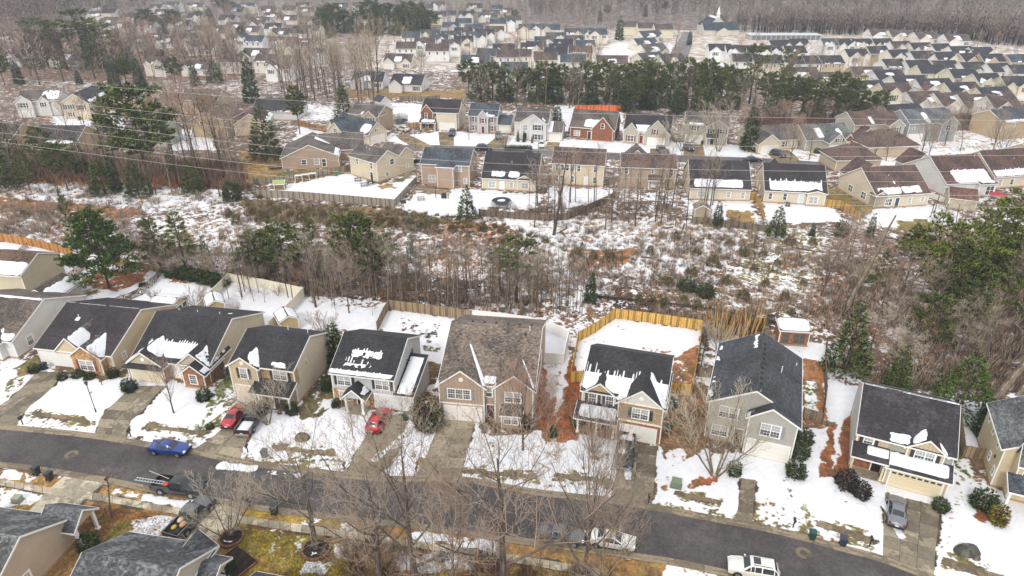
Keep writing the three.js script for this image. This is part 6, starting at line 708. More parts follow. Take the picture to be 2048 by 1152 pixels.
// pines and cedars one by one
for (const [k, nm, bx, by, ty, w, lb] of [
  ['big', 'pine_tree', 219, 576, 426, 1.05, 'large dense bright green pine over red soil in the left back yards'],
  ['loose', 'pine_tree', 160, 520, 376, 0.42, 'narrow leaning pine spire behind the large bright green pine'],
  ['loose', 'pine_tree', 322, 536, 440, 1.3, 'left one of two olive pines behind the lattice fence'], ['loose', 'pine_tree', 372, 540, 428, 1.2, 'right one of two olive pines behind the lattice fence'],
  ['spread', 'spruce_tree', 418, 544, 470, 0.42, 'small dark pointed spruce between the olive pines and white fence'],
  ['pine', 'pine_tree', 520, 562, 472, 1.6, 'rounded yellowish green pine left of the tall bare pair'], ['pine', 'pine_tree', 574, 568, 456, 1.5, 'darker pine just right of the rounded yellowish pine'],
  ['loose', 'pine_tree', 634, 560, 438, 0.9, 'thin olive pine behind the tall bare yard trees'], ['pine', 'pine_tree', 712, 574, 444, 1.2, 'tall green pine rising above the thicket behind white fence'], ['pine', 'pine_tree', 750, 582, 478, 1.5, 'yellow-green pine at right of the thicket pines'], ['spread', 'spruce_tree', 822, 520, 466, 0.5, 'small dark spruce standing alone in mid thicket'],
  ['tall', 'pine_tree', 1000, 588, 504, 1.5, 'small tufted pine with bare lower trunk, left of its taller twin'], ['tall', 'pine_tree', 1033, 606, 484, 1.7, 'slim pine with tufted crown in the middle of the saplings'], ['column', 'cedar_tree', 1180, 606, 545, 1.3, 'round dark cedar at right end of the sapling thicket'],
  ['column', 'cedar_tree', 1434, 452, 402, 1.35, 'dark rounded cedar beside the small tan shed'], ['cedar', 'cedar_tree', 1551, 474, 410, 1.2, 'dark cedar at the corner of the yellow fence'], ['ball', 'cedar_tree', 1682, 472, 440, 0.9, 'low dark round evergreen right of the yellow fence'], ['column', 'cedar_tree', 1624, 472, 444, 1.4, 'low evergreen between the dark cedar and yellow fence'], ['column', 'cedar_tree', 1738, 476, 424, 1.0, 'dark upright cedar behind the leaning dead trunk'],
  ['cedar', 'cedar_tree', 934, 440, 368, 1.05, 'large dark cedar in front of the slate-roofed taupe house'], ['ball', 'cedar_tree', 466, 400, 360, 0.9, 'dark round cedar at the right end of left wood'],
  ['flat', 'pine_tree', 1864, 644, 455, 0.95, 'big flat-topped olive pine with pale bare trunk in right wood'], ['flat', 'pine_tree', 1960, 600, 425, 1.05, 'tallest flat-topped pine at the right edge of the corridor'], ['pine', 'pine_tree', 1888, 660, 504, 1.1, 'darker green pine under the flat-topped pines'], ['flat', 'pine_tree', 2040, 500, 376, 1.0, 'dark pine at right edge in front of the maroon roof'],
  ['cedar', 'cedar_tree', 1688, 746, 600, 0.95, 'bright green shaggy cedar behind the brick-tone shed'], ['spread', 'cedar_tree', 1914, 832, 706, 1.0, 'broad spreading cedar behind the mottled black roof'], ['cedar', 'cedar_tree', 1880, 690, 620, 0.9, 'dark cedar low in the right wood'], ['cedar', 'cedar_tree', 1800, 716, 640, 0.8, 'dull dark cedar hidden among bare crowns in right wood'],
  ['column', 'evergreen_tree', 672, 724, 644, 1.7, 'dark upright evergreen between the cream and the grey house'],
  ['pine', 'pine_tree', 304, 388, 182, 1.15, 'tall pine with wide layered crown before the left houses'], ['loose', 'pine_tree', 232, 330, 190, 0.7, 'slender pine leaning on the tall layered pine'], ['column', 'cedar_tree', 505, 205, 98, 1.0, 'tall dark pine beside the greenish house at upper left'], ['pine', 'pine_tree', 600, 268, 176, 0.8, 'snow-dusted pine in front of the tall bare trees'], ['cedar', 'pine_tree', 535, 318, 206, 1.15, 'broad dark pine left of the blank gable house'], ['cedar', 'pine_tree', 690, 248, 158, 0.9, 'dark pine behind the tall bare trunks'],
  ['cedar', 'pine_tree', 35, 345, 232, 0.9, 'dark pine in front of the mossy roof at left edge'], ['pine', 'pine_tree', 100, 352, 262, 1.0, 'pine crown before the tan near-black-roofed house'], ['column', 'cedar_tree', 168, 352, 272, 1.2, 'dark cedar at right corner of the near-black-roofed house'], ['column', 'cedar_tree', 236, 384, 300, 0.8, 'dark shrubby cedar below the tall layered pine'], ['loose', 'pine_tree', 60, 380, 300, 1.0, 'thin pine at the left edge of the wood'], ['cedar', 'cedar_tree', 345, 352, 296, 0.8, 'dark cedar among trunks right of the layered pine'],
  ['column', 'cedar_tree', 1114, 250, 205, 1.5, 'small blue-green spruce right of the white house'], ['column', 'cedar_tree', 1497, 300, 208, 1.3, 'very tall dark cypress beside the beige porch house'], ['column', 'cedar_tree', 1352, 232, 168, 1.6, 'dark cedar in front of the pine screen'],
]) evergreen(nm, lb, k, bx, by, ty, { w });
[[72, 128, 36], [92, 130, 40], [110, 128, 38], [135, 140, 44], [178, 132, 22], [195, 136, 30], [222, 140, 50], [246, 142, 68], [262, 140, 78], [190, 158, 88], [310, 138, 84], [330, 146, 96], [80, 170, 118], [128, 164, 118], [160, 170, 138]].sort((a, b) => a[0] - b[0]).forEach(([x, y, t], i) => evergreen('pine_tree', `dark pine of the loose stand at upper left, ${ordinal(i)} from left`, i < 11 && i % 3 ? 'tall' : 'column', x, y, t, { w: i % 3 ? 2.0 : 1.5, group: 'pines at upper left' }));
[[648, 58, 8], [668, 62, 14], [690, 60, 12], [655, 70, 24], [715, 62, 18], [742, 58, 8], [760, 56, 4], [780, 60, 14], [800, 58, 12], [820, 60, 10], [845, 56, 4], [862, 62, 26], [795, 66, 30], [830, 66, 34], [748, 66, 28], [282, 62, 28], [300, 60, 24], [335, 56, 22], [352, 60, 26], [400, 44, 18], [420, 40, 14], [450, 30, -4], [320, 66, 34]].sort((a, b) => a[0] - b[0]).forEach(([x, y, t], i) => evergreen('pine_tree', `dark pine in the distant evergreen clumps near the top, ${ordinal(i)} from left`, ['column', 'pine', 'cedar'][i % 3], x, y + 4, t - 3, { w: 1.9, group: 'distant evergreen clumps' }));
[[938, 196, 124], [962, 200, 118], [985, 198, 128], [1010, 202, 124], [1034, 204, 132], [1050, 204, 140], [1105, 205, 122], [1122, 206, 130], [1138, 206, 138], [1170, 206, 128], [1190, 208, 140], [1212, 208, 126], [1236, 212, 136], [1258, 208, 128], [1282, 212, 126], [1304, 210, 130], [1322, 214, 140], [1372, 218, 118], [1390, 214, 132], [1408, 214, 126], [1424, 216, 134], [1440, 220, 140], [1268, 226, 160], [1462, 216, 146], [1072, 204, 140], [1088, 206, 128], [1154, 204, 146], [1182, 212, 150], [1226, 206, 142], [1270, 206, 120], [1294, 218, 150], [1338, 212, 130], [1356, 216, 146], [1400, 220, 148], [1450, 212, 136], [1476, 214, 140], [1300, 202, 116], [1248, 222, 158]].sort((a, b) => a[0] - b[0]).forEach(([x, y, t], i) => evergreen('pine_tree', `dense pine in the dark screen behind the white house, ${ordinal(i)} from left`, ['pine', 'cedar', 'pine', 'column', 'loose'][i % 5], x, y, t, { w: [1.15, 1.15, 1.3, 1.7, 1.4][i % 5], group: 'pine screen' }));
[[1532, 226, 150], [1556, 230, 136], [1580, 232, 158], [1600, 236, 160], [1622, 238, 150], [1640, 236, 158], [1664, 240, 150], [1690, 240, 154], [1706, 238, 152], [1728, 242, 184], [1752, 244, 186], [1548, 236, 170], [1680, 246, 180]].sort((a, b) => a[0] - b[0]).forEach(([x, y, t], i) => evergreen('pine_tree', `dense pine in the group right of the tall cypress, ${ordinal(i)} from left`, ['pine', 'cedar', 'loose', 'pine'][i % 4], x, y, t, { w: 1.25, group: 'pines right of the cypress' }));
for (const [x, y, t, l] of [[1498, 208, 94, 'tall bare-stemmed pine above the right end of the pine screen'], [1564, 200, 104, 'second tall bare-stemmed pine, right of the first'], [1238, 80, 30, 'single dark spruce before the beige row'], [1378, 90, 60, 'small dark tree beside the far grey street'], [1815, 148, 130, 'small round pine among right rows']]) evergreen('pine_tree', l, y > 190 ? 'tall' : 'column', x, y, t, { w: y > 190 ? 1.3 : 1.2 });
[[1200, 40, 18], [1215, 34, 14], [1290, 30, 10], [1330, 24, 6], [1650, 12, -4], [1710, 14, 0], [1740, 16, 2], [1890, 8, -4], [1960, 34, 20], [2005, 36, 22], [1010, 45, 26], [1030, 40, 22], [945, 36, 22], [590, 30, 12], [230, 14, 2], [275, 6, -6]].sort((a, b) => a[0] - b[0]).forEach(([x, y, t], i) => evergreen('pine_tree', `lone dark pine in the hazy far wood, ${ordinal(i)} from left`, i % 2 ? 'pine' : 'column', x, y + 3, t - 2, { w: 1.3, group: 'lone far pines' }));
[[1752, 590, 500, 'loose'], [1812, 560, 462, 'pine'], [1922, 690, 566, 'pine'], [1990, 640, 490, 'pine'], [1846, 716, 596, 'pine'], [2030, 690, 560, 'flat'], [1790, 780, 690, 'cedar'], [1985, 560, 452, 'pine']].sort((a, b) => a[0] - b[0]).forEach(([x, y, t, k], i) => evergreen('pine_tree', `olive-green pine deep in the right wood, ${ordinal(i)} from left`, k, x, y, t, { group: 'olive pines of the right wood' }));
[[10, 170, 110], [40, 168, 118], [232, 176, 112], [255, 172, 120], [282, 176, 112], [352, 168, 118], [392, 172, 124], [432, 166, 116], [455, 118, 78], [486, 92, 56], [12, 376, 286], [136, 380, 292], [210, 388, 310], [278, 392, 318], [388, 384, 318], [420, 250, 190]].sort((a, b) => a[0] - b[0]).forEach(([x, y, t], i) => evergreen('pine_tree', `dark pine among bare woods at left, ${ordinal(i)} from left`, ['pine', 'cedar', 'column'][i % 3], x, y, t, { w: 1.3, group: 'dark pines in the left woods' }));
// rounded garden shrubs
for (const [k, bx, by, d, h, lb] of [['ballO', 854, 852, 3.9, 4.4, 'big round bush with orange leaves beside the taupe garage'], ['ball', 1155, 848, 1.7, 1.8, 'round clipped bush at left of the snowy porch'], ['ball', 1590, 950, 2.0, 2.1, 'lowest clipped bush right of the grey garage'], ['ball', 1600, 912, 1.9, 2.0, 'middle clipped bush right of the grey house'], ['ball', 1607, 885, 1.9, 2.0, 'uppermost clipped bush right of the grey house'], ['ballP', 1692, 972, 2.2, 2.2, 'large purple-brown bush at cream porch'], ['ballP', 1720, 990, 1.9, 1.9, 'smaller purple-brown bush right of its larger twin'], ['ball', 1880, 1018, 1.6, 1.4, 'bush at the right corner of cream garage'], ['ball', 1468, 948, 1.5, 1.9, 'loose evergreen bush before the grey garage'], ['gold', 1994, 1046, 1.9, 2.6, 'golden yellow conifer bush at right edge'], ['ball', 227, 753, 1.4, 1.5, 'dark round bush at right corner of stone-gabled house'], ['ball', 126, 758, 1.2, 1.2, 'small bush left of stone gable beside driveway'], ['ball', 409, 798, 1.7, 1.8, 'dark round bush at brick gable corner'], ['ball', 260, 780, 1.8, 1.9, 'bush beside wheeled bins at beige garage'], ['ball', 70, 744, 1.4, 1.4, 'bush at left of white garage door'], ['ball', 157, 752, 1.6, 1.0, 'low bush in front of stone gable window'], ['ball', 180, 756, 1.4, 0.9, 'second low bush under the stone gable window'], ['ball', 584, 826, 1.5, 1.6, 'dark bush in front of flag porch'], ['ball', 656, 778, 1.8, 1.9, 'green bush between tan and grey houses'], ['ball', 674, 812, 1.3, 1.2, 'small bush at left corner of grey house'], ['ball', 1052, 850, 2.2, 2.0, 'dark bush at right corner of taupe house'], ['column', 1106, 872, 1.1, 2.0, 'small upright conifer on red soil strip'], ['ball', 1965, 1012, 2.4, 2.2, 'dark green bush before right edge porch'], ['ball', 178, 1094, 1.8, 1.8, 'dark green bush beside the lower left porch post'], ['ball', 461, 1136, 1.1, 0.9, 'snow-capped little bush in mulch bed'], ['ball', 420, 856, 0.9, 0.7, 'tiny bush in snow beside red car driveway'], ['ballP', 286, 572, 1.2, 0.6, 'low brown shrub in left back yard'], ['ball', 1965, 870, 2.4, 2.6, 'dark leafless bush behind right edge house'], ['ball', 1700, 290, 2.6, 1.8, 'clipped round bush by middle garage'], ['ball', 1634, 306, 1.8, 1.6, 'round bush left of grey ranch garage'], ['ball', 1515, 304, 1.9, 1.7, 'round bush left of snow-roofed garage']]) { const p = G(bx, by), s = [d / 8.6, h / 10, d / 8.6]; if (k === 'column') { s[0] = s[2] = d / 3.4; } if (k === 'gold') s[0] = s[2] = d / 5.2; plant('garden_shrub', lb, 'shrub', EV[k](turnSeed), [BK.brown, LEAF], p, s); }
for (let i = 0; i < 9; i++) { const p = G(348 + i * 11.5, 550 + i * 2.9); plant('hedge_shrub', `dark green shrub of the hedge along the back fence, ${ordinal(i)} from left`, 'shrub', EV.ball(i), [BK.brown, LEAF], p, [0.34, 0.2, 0.34], 'hedge along the back fence'); }
for (let i = 0; i < 7; i++) plant('hedge_shrub', `low hedge shrub before the white house drive, ${ordinal(i)} from left`, 'shrub', EV.ball(i), [BK.brown, LEAF], G(1016 + i * 7, 299), [0.22, 0.13, 0.2], 'front hedge of the white house');
for (const [x, y, l] of [[1036, 283, 'left'], [1048, 284, 'middle'], [1064, 286, 'right']]) evergreen('cypress_shrub', `thin upright cypress, ${l} one before white house`, 'column', x, y, y - 24 + (l === 'right' ? 8 : 0), { w: 0.9, cat: 'shrub' });
// olive and yellowish bushes of the corridor
{ const q = rng(99), spots = [[500, 420], [520, 432], [548, 418], [575, 424], [602, 430], [640, 426], [668, 436], [700, 428], [726, 440], [756, 436], [780, 444], [812, 440], [846, 446], [870, 440], [900, 452], [930, 446], [960, 452], [990, 456], [470, 440], [455, 425], [1085, 478], [1150, 506], [1180, 510], [1215, 512], [1300, 500], [1350, 470], [1390, 500], [1420, 520], [1450, 480], [1480, 500], [1500, 530], [1520, 500], [1545, 520], [1570, 480], [1590, 510], [1530, 560], [1440, 560], [1380, 540], [1330, 560], [1270, 596], [1292, 600], [1318, 602], [1258, 590], [1480, 590], [1560, 590], [1600, 560], [1620, 480], [1580, 620], [40, 424], [90, 430], [250, 440], [280, 446], [430, 500], [440, 470], [1366, 598], [1386, 610]];
  spots.sort((a, b) => a[0] - b[0]).forEach(([x, y], i) => { const s = 0.13 + q() * 0.14; plant('olive_bush', `loose olive-brown bush in the overgrown corridor, ${ordinal(i)} from left`, 'shrub', EV.olive(i), [BK.brown, LEAF], G(x + q() * 10, y + 8), [s, s * (0.75 + q() * 0.4), s], 'olive bushes of the corridor'); });
  for (const [x, y, l] of [[1374, 580, 'dark green bush low in corridor, left of two'], [1410, 592, 'dark green bush low in corridor, right of two']]) plant('evergreen_bush', l, 'shrub', EV.ball(x), [BK.brown, LEAF], G(x, y), [0.33, 0.24, 0.33]);
  for (const [x, y, l] of [[1440, 668, 'tall straw-coloured pampas clump, left one behind grey roof'], [1496, 668, 'tall straw-coloured pampas clump, right one behind grey roof']]) { const L = new Leaves(), r = rng(x); for (let k = 0; k < 420; k++) { const a = r() * 6.28, d = Math.sqrt(r()) * 1.5, hgt = 1.4 + r() * 2.2; L.blade(V(Math.cos(a) * d, 0, Math.sin(a) * d), V(Math.cos(a) * 0.18 + (r() - 0.5) * 0.35, 1, Math.sin(a) * 0.18 + (r() - 0.5) * 0.35).normalize(), 0.11, hgt, GREEN.straw.map((c) => c * (0.6 + r() * 0.6)), r); } const T = new Tube(); T.path([V(0, -0.1, 0), V(0, 1, 0)], [0.1, 0.02], 4); plant('pampas_clump', l, 'shrub', [T.geo(), L.geo()], [BK.pale, LEAF], G(x, y), 1.35); } }
// leafless trees
const BT = {
  big: (i) => kind('btBig' + i % 3, () => bareTree(i % 3 + 1, { h: 10, r: 0.2, clear: 0.26, kids: [14, 8, 6, 3], spread: 0.72, lowSpread: 1.1, limb: 0.62, sub: 0.5, lift: 0.12, min: 0.009, taper: 0.12 })),
  vase: (i) => kind('btVase' + i % 3, () => bareTree(i % 3 + 11, { h: 10, r: 0.17, clear: 0.16, kids: [13, 8, 7, 3], spread: 0.55, lowSpread: 0.95, limb: 0.75, sub: 0.52, lift: 0.13, min: 0.011, taper: 0.15 })),
  fan: (i) => kind('btFan' + i % 2, () => bareTree(i % 2 + 21, { h: 10, r: 0.09, stems: 6, fan: 0.36, clear: 0.2, kids: [9, 7, 5], spread: 0.5, limb: 0.5, lift: 0.1, min: 0.012 })),
  tall: (i) => kind('btTall' + i % 4, () => bareTree(i % 4 + 31, { h: 10, r: 0.11, clear: 0.5, kids: [11, 6, 5], spread: 0.7, limb: 0.32, sub: 0.5, min: 0.009, jit: 0.16 })),
  pole: (i) => kind('btPole' + i % 4, () => bareTree(i % 4 + 41, { h: 10, r: 0.095, clear: 0.36, kids: [11, 5, 2], spread: 0.72, limb: 0.2, sub: 0.5, min: 0.01, jit: 0.12 })),
  wild: (i) => kind('btWild' + i % 3, () => bareTree(i % 3 + 51, { h: 10, r: 0.15, clear: 0.22, kids: [14, 8, 6, 3], spread: 0.95, lowSpread: 1.2, limb: 0.6, sub: 0.5, lift: 0.05, min: 0.012, jit: 0.4 })),
  bush: (i) => kind('btBush' + i % 2, () => bareTree(i % 2 + 61, { h: 10, r: 0.1, stems: 9, fan: 0.6, clear: 0.2, kids: [9, 6, 3], spread: 0.55, limb: 0.5, min: 0.03 })),
  far: (i) => kind('btFar' + i % 4, () => bareTree(i % 4 + 71, { h: 10, r: 0.13, clear: 0.3, kids: [14, 8, 2], spread: 0.65, limb: 0.42, sub: 0.5, min: 0.022 })),
};
function bare(name, label, k, bx, by, ty, o = {}) { const p = bx.isVector3 ? bx : G(bx, by), h = bx.isVector3 ? by : heightTo(bx, by, ty), s = h / 10, w = o.w || 1; return plant(name, label, o.cat || 'tree', BT[k](o.i ?? turnSeed), [BK[o.bark || 'grey'], TW[o.tw || 'grey']], p, [s * w, s, s * w], o.group); }
for (const [k, bx, by, ty, w, lb, o] of [
  ['big', 633, 1098, 858, 1.35, 'large bare tree in a brick ring planter on the near lawn', {}], ['big', 762, 1180, 846, 1.25, 'tall bare tree at bottom centre left of the split trunk', {}], ['big', 838, 1200, 836, 1.2, 'dense-twigged bare tree at bottom centre', { tw: 'grey' }], ['big', 1010, 1216, 790, 1.15, 'bare tree with torn orange-brown trunk at bottom', { tw: 'brown' }], ['vase', 1168, 1176, 820, 0.9, 'tall bare tree left of the white street car', { tw: 'grey' }], ['vase', 1206, 1190, 940, 1.15, 'bare tree spreading right over the white street car', { tw: 'grey', bark: 'pale' }], ['vase', 905, 1210, 900, 0.9, 'bare sapling rising at bottom centre over the street', { tw: 'brown' }],
  ['fan', 460, 1076, 944, 1.3, 'vase-shaped bare tree in stone ring beside grey pickup', { tw: 'pale' }], ['pole', 224, 1034, 940, 2.0, 'bare sapling on brown lawn with loose twigs', { tw: 'red' }], ['vase', 204, 770, 690, 0.8, 'small rusty bare tree before the stone gable', { tw: 'red', bark: 'red' }], ['vase', 348, 826, 712, 1.0, 'small bare street tree in front of beige garage', { tw: 'grey', bark: 'brown' }], ['fan', 536, 848, 738, 1.5, 'broad fan-shaped bare tree before the flag porch', { tw: 'pale', bark: 'pale' }], ['vase', 706, 876, 788, 0.8, 'thin bare tree in front of grey house portico', { tw: 'grey' }], ['vase', 1046, 900, 716, 1.0, 'reddish bare tree in front of taupe right gable', { tw: 'red', bark: 'brown' }], ['vase', 1092, 888, 742, 0.9, 'bare tree with leaning trunk at red soil strip', { tw: 'brown', bark: 'pale' }], ['fan', 1186, 905, 800, 1.3, 'bare shrub-tree in snow before the brick garage', { tw: 'brown' }], ['fan', 1430, 950, 772, 1.35, 'wide pale bare tree before the grey gabled house', { tw: 'pale', bark: 'pale' }], ['bush', 645, 668, 622, 1.3, 'twiggy bare bush behind tan house shed', { tw: 'red' }],
  ['wild', 698, 626, 470, 0.8, 'tall bare yard tree, right of the pair behind grey house', { tw: 'brown' }], ['tall', 632, 614, 455, 1.7, 'tall bare yard tree, left of the pair behind grey house', { tw: 'grey' }], ['bush', 1436, 700, 636, 1.0, 'bare bush behind grey roof near pampas', { tw: 'pale' }],
  ['wild', 484, 600, 560, 1.1, 'dwarf fruit tree in white-fenced yard, first from left', { bark: 'dark' }], ['wild', 508, 603, 564, 1.1, 'dwarf fruit tree in white-fenced yard, second from left', { bark: 'dark' }], ['wild', 530, 605, 562, 0.9, 'dwarf fruit tree in white-fenced yard, third from left', { bark: 'dark' }], ['bush', 556, 592, 570, 1.0, 'small bare shrub by white back fence', {}], ['wild', 671, 620, 600, 1.2, 'tiny bare tree in open snow yard, left of two', { bark: 'dark' }], ['wild', 745, 630, 604, 1.1, 'tiny bare tree in open snow yard, right of two', { bark: 'dark' }], ['bush', 392, 614, 566, 1.0, 'many-stemmed bare shrub in snowy yard', { tw: 'brown' }], ['bush', 308, 602, 575, 0.8, 'small upright bare shrub left of many-stemmed one', {}], ['bush', 472, 628, 600, 0.8, 'brown bare shrub beside tan snow-roofed shed', { tw: 'red' }], ['bush', 75, 572, 552, 1.4, 'pale bare shrub by left deck', {}],
  ['fan', 1436, 303, 190, 1.2, 'large pale fan-shaped tree beside the tall cypress', { tw: 'pale', bark: 'pale' }], ['bush', 1364, 302, 224, 0.9, 'tall yellowish bare shrub between twin gables and porch house', { tw: 'pale' }], ['vase', 1580, 322, 222, 1.0, 'pinkish bare tree before snow-roofed garage', { tw: 'red' }], ['vase', 1618, 320, 252, 1.2, 'bare tree in snow before grey ranch roof', {}], ['vase', 1748, 316, 238, 1.1, 'bare tree by silver car', {}], ['vase', 1772, 322, 246, 1.0, 'bare tree between the dark car and brown roof', {}], ['vase', 1842, 310, 228, 1.1, 'bare tree before blue-grey house, left of pair', {}], ['vase', 1856, 318, 240, 1.0, 'bare tree before blue-grey house, right of pair', {}], ['vase', 1890, 290, 212, 1.3, 'bare tree right of blue-grey house', {}], ['wild', 1920, 302, 224, 1.1, 'bare tangled tree before long beige house', {}], ['vase', 1984, 310, 214, 1.0, 'tall bare tree before long beige wall', {}], ['fan', 2004, 308, 240, 1.3, 'fan-shaped bare tree at long beige wall', { tw: 'pale' }], ['vase', 938, 280, 228, 1.1, 'small bare tree before grey maroon-shuttered house', {}], ['fan', 1010, 300, 262, 1.2, 'pale small tree before white house garage', { tw: 'pale' }], ['vase', 718, 300, 272, 1.2, 'tiny bare tree in cul-de-sac snow', {}], ['vase', 1320, 308, 262, 1.2, 'bare tree before twin gables', { tw: 'red' }], ['bush', 1090, 385, 318, 1.1, 'tangle of bare stems beside tan two-storey house', { tw: 'brown' }], ['vase', 135, 262, 190, 1.1, 'bare tree before cream triple-window house', {}], ['vase', 172, 262, 188, 1.1, 'bare tree before tan dark-shuttered house', {}], ['fan', 800, 260, 222, 1.0, 'bare tree by trampoline yard', {}], ['vase', 1841, 215, 160, 1.3, 'bare tree among brown roofs at right', { tw: 'red' }], ['vase', 1240, 440, 350, 0.8, 'pale bare tree in front of the beige lean-to house', { tw: 'pale', bark: 'pale' }],
]) bare('bare_tree', lb, k, bx, by, ty, { w, ...o });
{ // stands of bare trees: saplings behind the fences, the left wood, the tall trees, the right wood; named by place and size, not species
  const q = rng(4242), stand = (n, fx, fy, hmin, hmax, k, label, group, o) => { const at = Array.from({ length: n }, (_, i) => { const x = fx(q, i); return [x, fy(q, x)]; }).sort((a, b) => a[0] - b[0]); for (let i = 0; i < n; i++) { const g = G(...at[i]); bare(o.name || 'bare_tree', n > 60 ? label : `${label}, ${ordinal(i)} from left`, Array.isArray(k) ? k[i % k.length] : k, g, hmin + q() * (hmax - hmin), 0, { group, w: (o.w || 1) * (0.8 + q() * 0.5), tw: (o.tw || ['grey', 'brown', 'pale'])[i % (o.tw || [1, 1, 1]).length], bark: (o.bark || ['grey', 'brown', 'pale'])[i % 3], cat: 'tree' }); } };
  stand(96, (r) => 640 + r() * 500, (r, x) => 590 + (x - 640) * 0.07 + r() * r() * 34 - 14, 6.5, 11.5, 'pole', 'slender bare sapling in the thicket behind the fences', 'saplings behind the fences', { name: 'bare_sapling', bark: ['pale', 'grey', 'pale'] });
  stand(62, (r) => 450 + r() * 720, (r, x) => 568 + (x - 450) * 0.065 + r() * 30, 8, 13.5, ['pole', 'pole', 'tall'], 'tall thin bare sapling of the thicket behind back fences', 'tall saplings behind the fences', { name: 'bare_sapling', bark: ['pale', 'grey', 'brown'], w: 0.8 });
  stand(34, (r) => 690 + r() * 440, (r, x) => 545 + (x - 640) * 0.06 + r() * 30, 4.5, 8, ['pole', 'tall'], 'thin bare sapling in the middle of the corridor', 'saplings in the corridor', { name: 'bare_sapling' });
  stand(30, (r) => 250 + r() * 400, (r, x) => 500 + (x - 250) * 0.1 + r() * 46, 3.5, 7, ['pole', 'bush'], 'bare sapling among the olive pines', 'saplings by the olive pines', { name: 'bare_sapling', tw: ['brown', 'red', 'grey'] });
  stand(22, (r) => r() * 250, (r) => 420 + r() * 60, 2.5, 5, ['pole', 'bush'], 'low bare sapling in the left of the corridor', 'low saplings at left', { name: 'bare_sapling', tw: ['brown', 'red', 'grey'] });
  stand(46, (r) => 1050 + r() * 380, (r) => 402 + r() * 58, 9, 16, ['pole', 'tall', 'pole'], 'tall slim bare tree between the corridor and the back windows', 'slim trees before the back windows', { w: 1.1, name: 'slim_tree', bark: ['pale', 'grey', 'brown'] });
  stand(60, (r) => r() * 490, (r, x) => 338 + r() * 46 + x * 0.03, 10, 20, ['pole', 'tall', 'pole'], 'bare trunk of the left wood', 'bare trees of the left wood', { w: 0.8, name: 'wood_tree' });
  stand(18, (r) => 330 + r() * 160, (r) => 270 + r() * 90, 14, 24, ['tall', 'far'], 'tall bare tree right of the layered pine', 'bare trees right of the layered pine', { name: 'wood_tree', tw: ['brown', 'red', 'grey'] });
  stand(44, (r) => 560 + r() * 200, (r) => 176 + r() * 50, 18, 30, ['tall', 'far'], 'tall bare tree above the blank gable house', 'tall bare trees above the gable house', { name: 'tall_bare_tree', w: 0.9 });  // tall bare trees of no known species
  stand(100, (r) => r() * 480, (r) => 96 + r() * 56, 12, 22, ['far', 'tall'], 'bare tree of the upper left wood', 'bare trees at upper left', { name: 'wood_tree', w: 1.1, tw: ['brown', 'red', 'grey'] });
  stand(40, (r) => 930 + r() * 830, (r) => 190 + r() * 32, 12, 22, ['tall', 'far', 'pole'], 'bare tree mixed into the pine screen', 'bare trees in the pine screen', { w: 0.9 });
  stand(38, (r) => 1640 + r() * 400, (r) => 490 + r() * 280, 8, 16, ['wild', 'tall', 'wild', 'tall'], 'tangled bare tree of the right wood', 'bare trees of the right wood', { w: 0.95, tw: ['brown', 'red', 'pale'] });
  stand(110, (r) => 260 + r() * 1100, (r) => 34 + r() * 130, 8, 15, 'far', 'bare tree among the distant houses', 'bare trees of the distant estates', { name: 'estate_tree', w: 1.2, tw: ['brown', 'red', 'grey'] });  // generic bare trees strewn among the houses, not set along streets
  stand(80, (r) => 1420 + r() * 620, (r) => 95 + r() * 130, 6, 11, 'far', 'small bare tree among the right-hand rows', 'bare trees of the right rows', { name: 'estate_tree', w: 1.2, tw: ['brown', 'red', 'grey'] });  // same generic bare trees, strewn between the rows
  stand(30, (r) => 1480 + r() * 560, (r) => 236 + r() * 30, 5, 9, ['vase', 'far'], 'reddish bare tree before the right-hand rows', 'reddish bare trees', { w: 1.3, tw: ['red', 'brown', 'red'] });
  stand(9, (r) => 690 + r() * 400, (r) => 1125 + r() * 60, 4, 8, ['pole', 'bush', 'vase'], 'bare sapling in the thicket at the bottom edge', 'saplings at the bottom edge', { name: 'bare_sapling', tw: ['brown', 'red', 'grey'] });
}
// single trunks
function bigTrunk(label, b, top, r, seed, o = {}) { const p = G(...b), q = rng(seed), tip = top, T = new Tube(), C = new Tube(), d = V().subVectors(tip, p), pts = [], rs = []; for (let i = 0; i <= 8; i++) { pts.push(d.clone().multiplyScalar(i / 8).add(V((q() - 0.5) * 0.3, i ? 0 : -0.3, (q() - 0.5) * 0.3))); rs.push(r * lerp(1.15, 0.28, i / 8)); } T.path(pts, rs, 8); for (let i = 0; i < (o.limbs || 9); i++) { const f = 0.35 + q() * 0.6, s = d.clone().multiplyScalar(f), a = q() * 6.28, l = 1.5 + q() * 3, e = s.clone().add(V(Math.cos(a) * l, l * 0.7, Math.sin(a) * l)); T.path([s, s.clone().lerp(e, 0.5).add(V(0, 0.2, 0)), e], [r * 0.25, r * 0.15, 0.02], 4); for (let k = 0; k < 7; k++) { const ss = s.clone().lerp(e, 0.3 + q() * 0.7); C.path([ss, ss.clone().add(V((q() - 0.5) * 2, q() * 1.4, (q() - 0.5) * 2))], [0.025, 0.01], 3); } } const t = thing('dead_tree', label, 'tree', p); mesh('trunk', T.geo(), BK[o.bark || 'pale'], t); mesh('branch', C.geo(), TW.pale, t); }
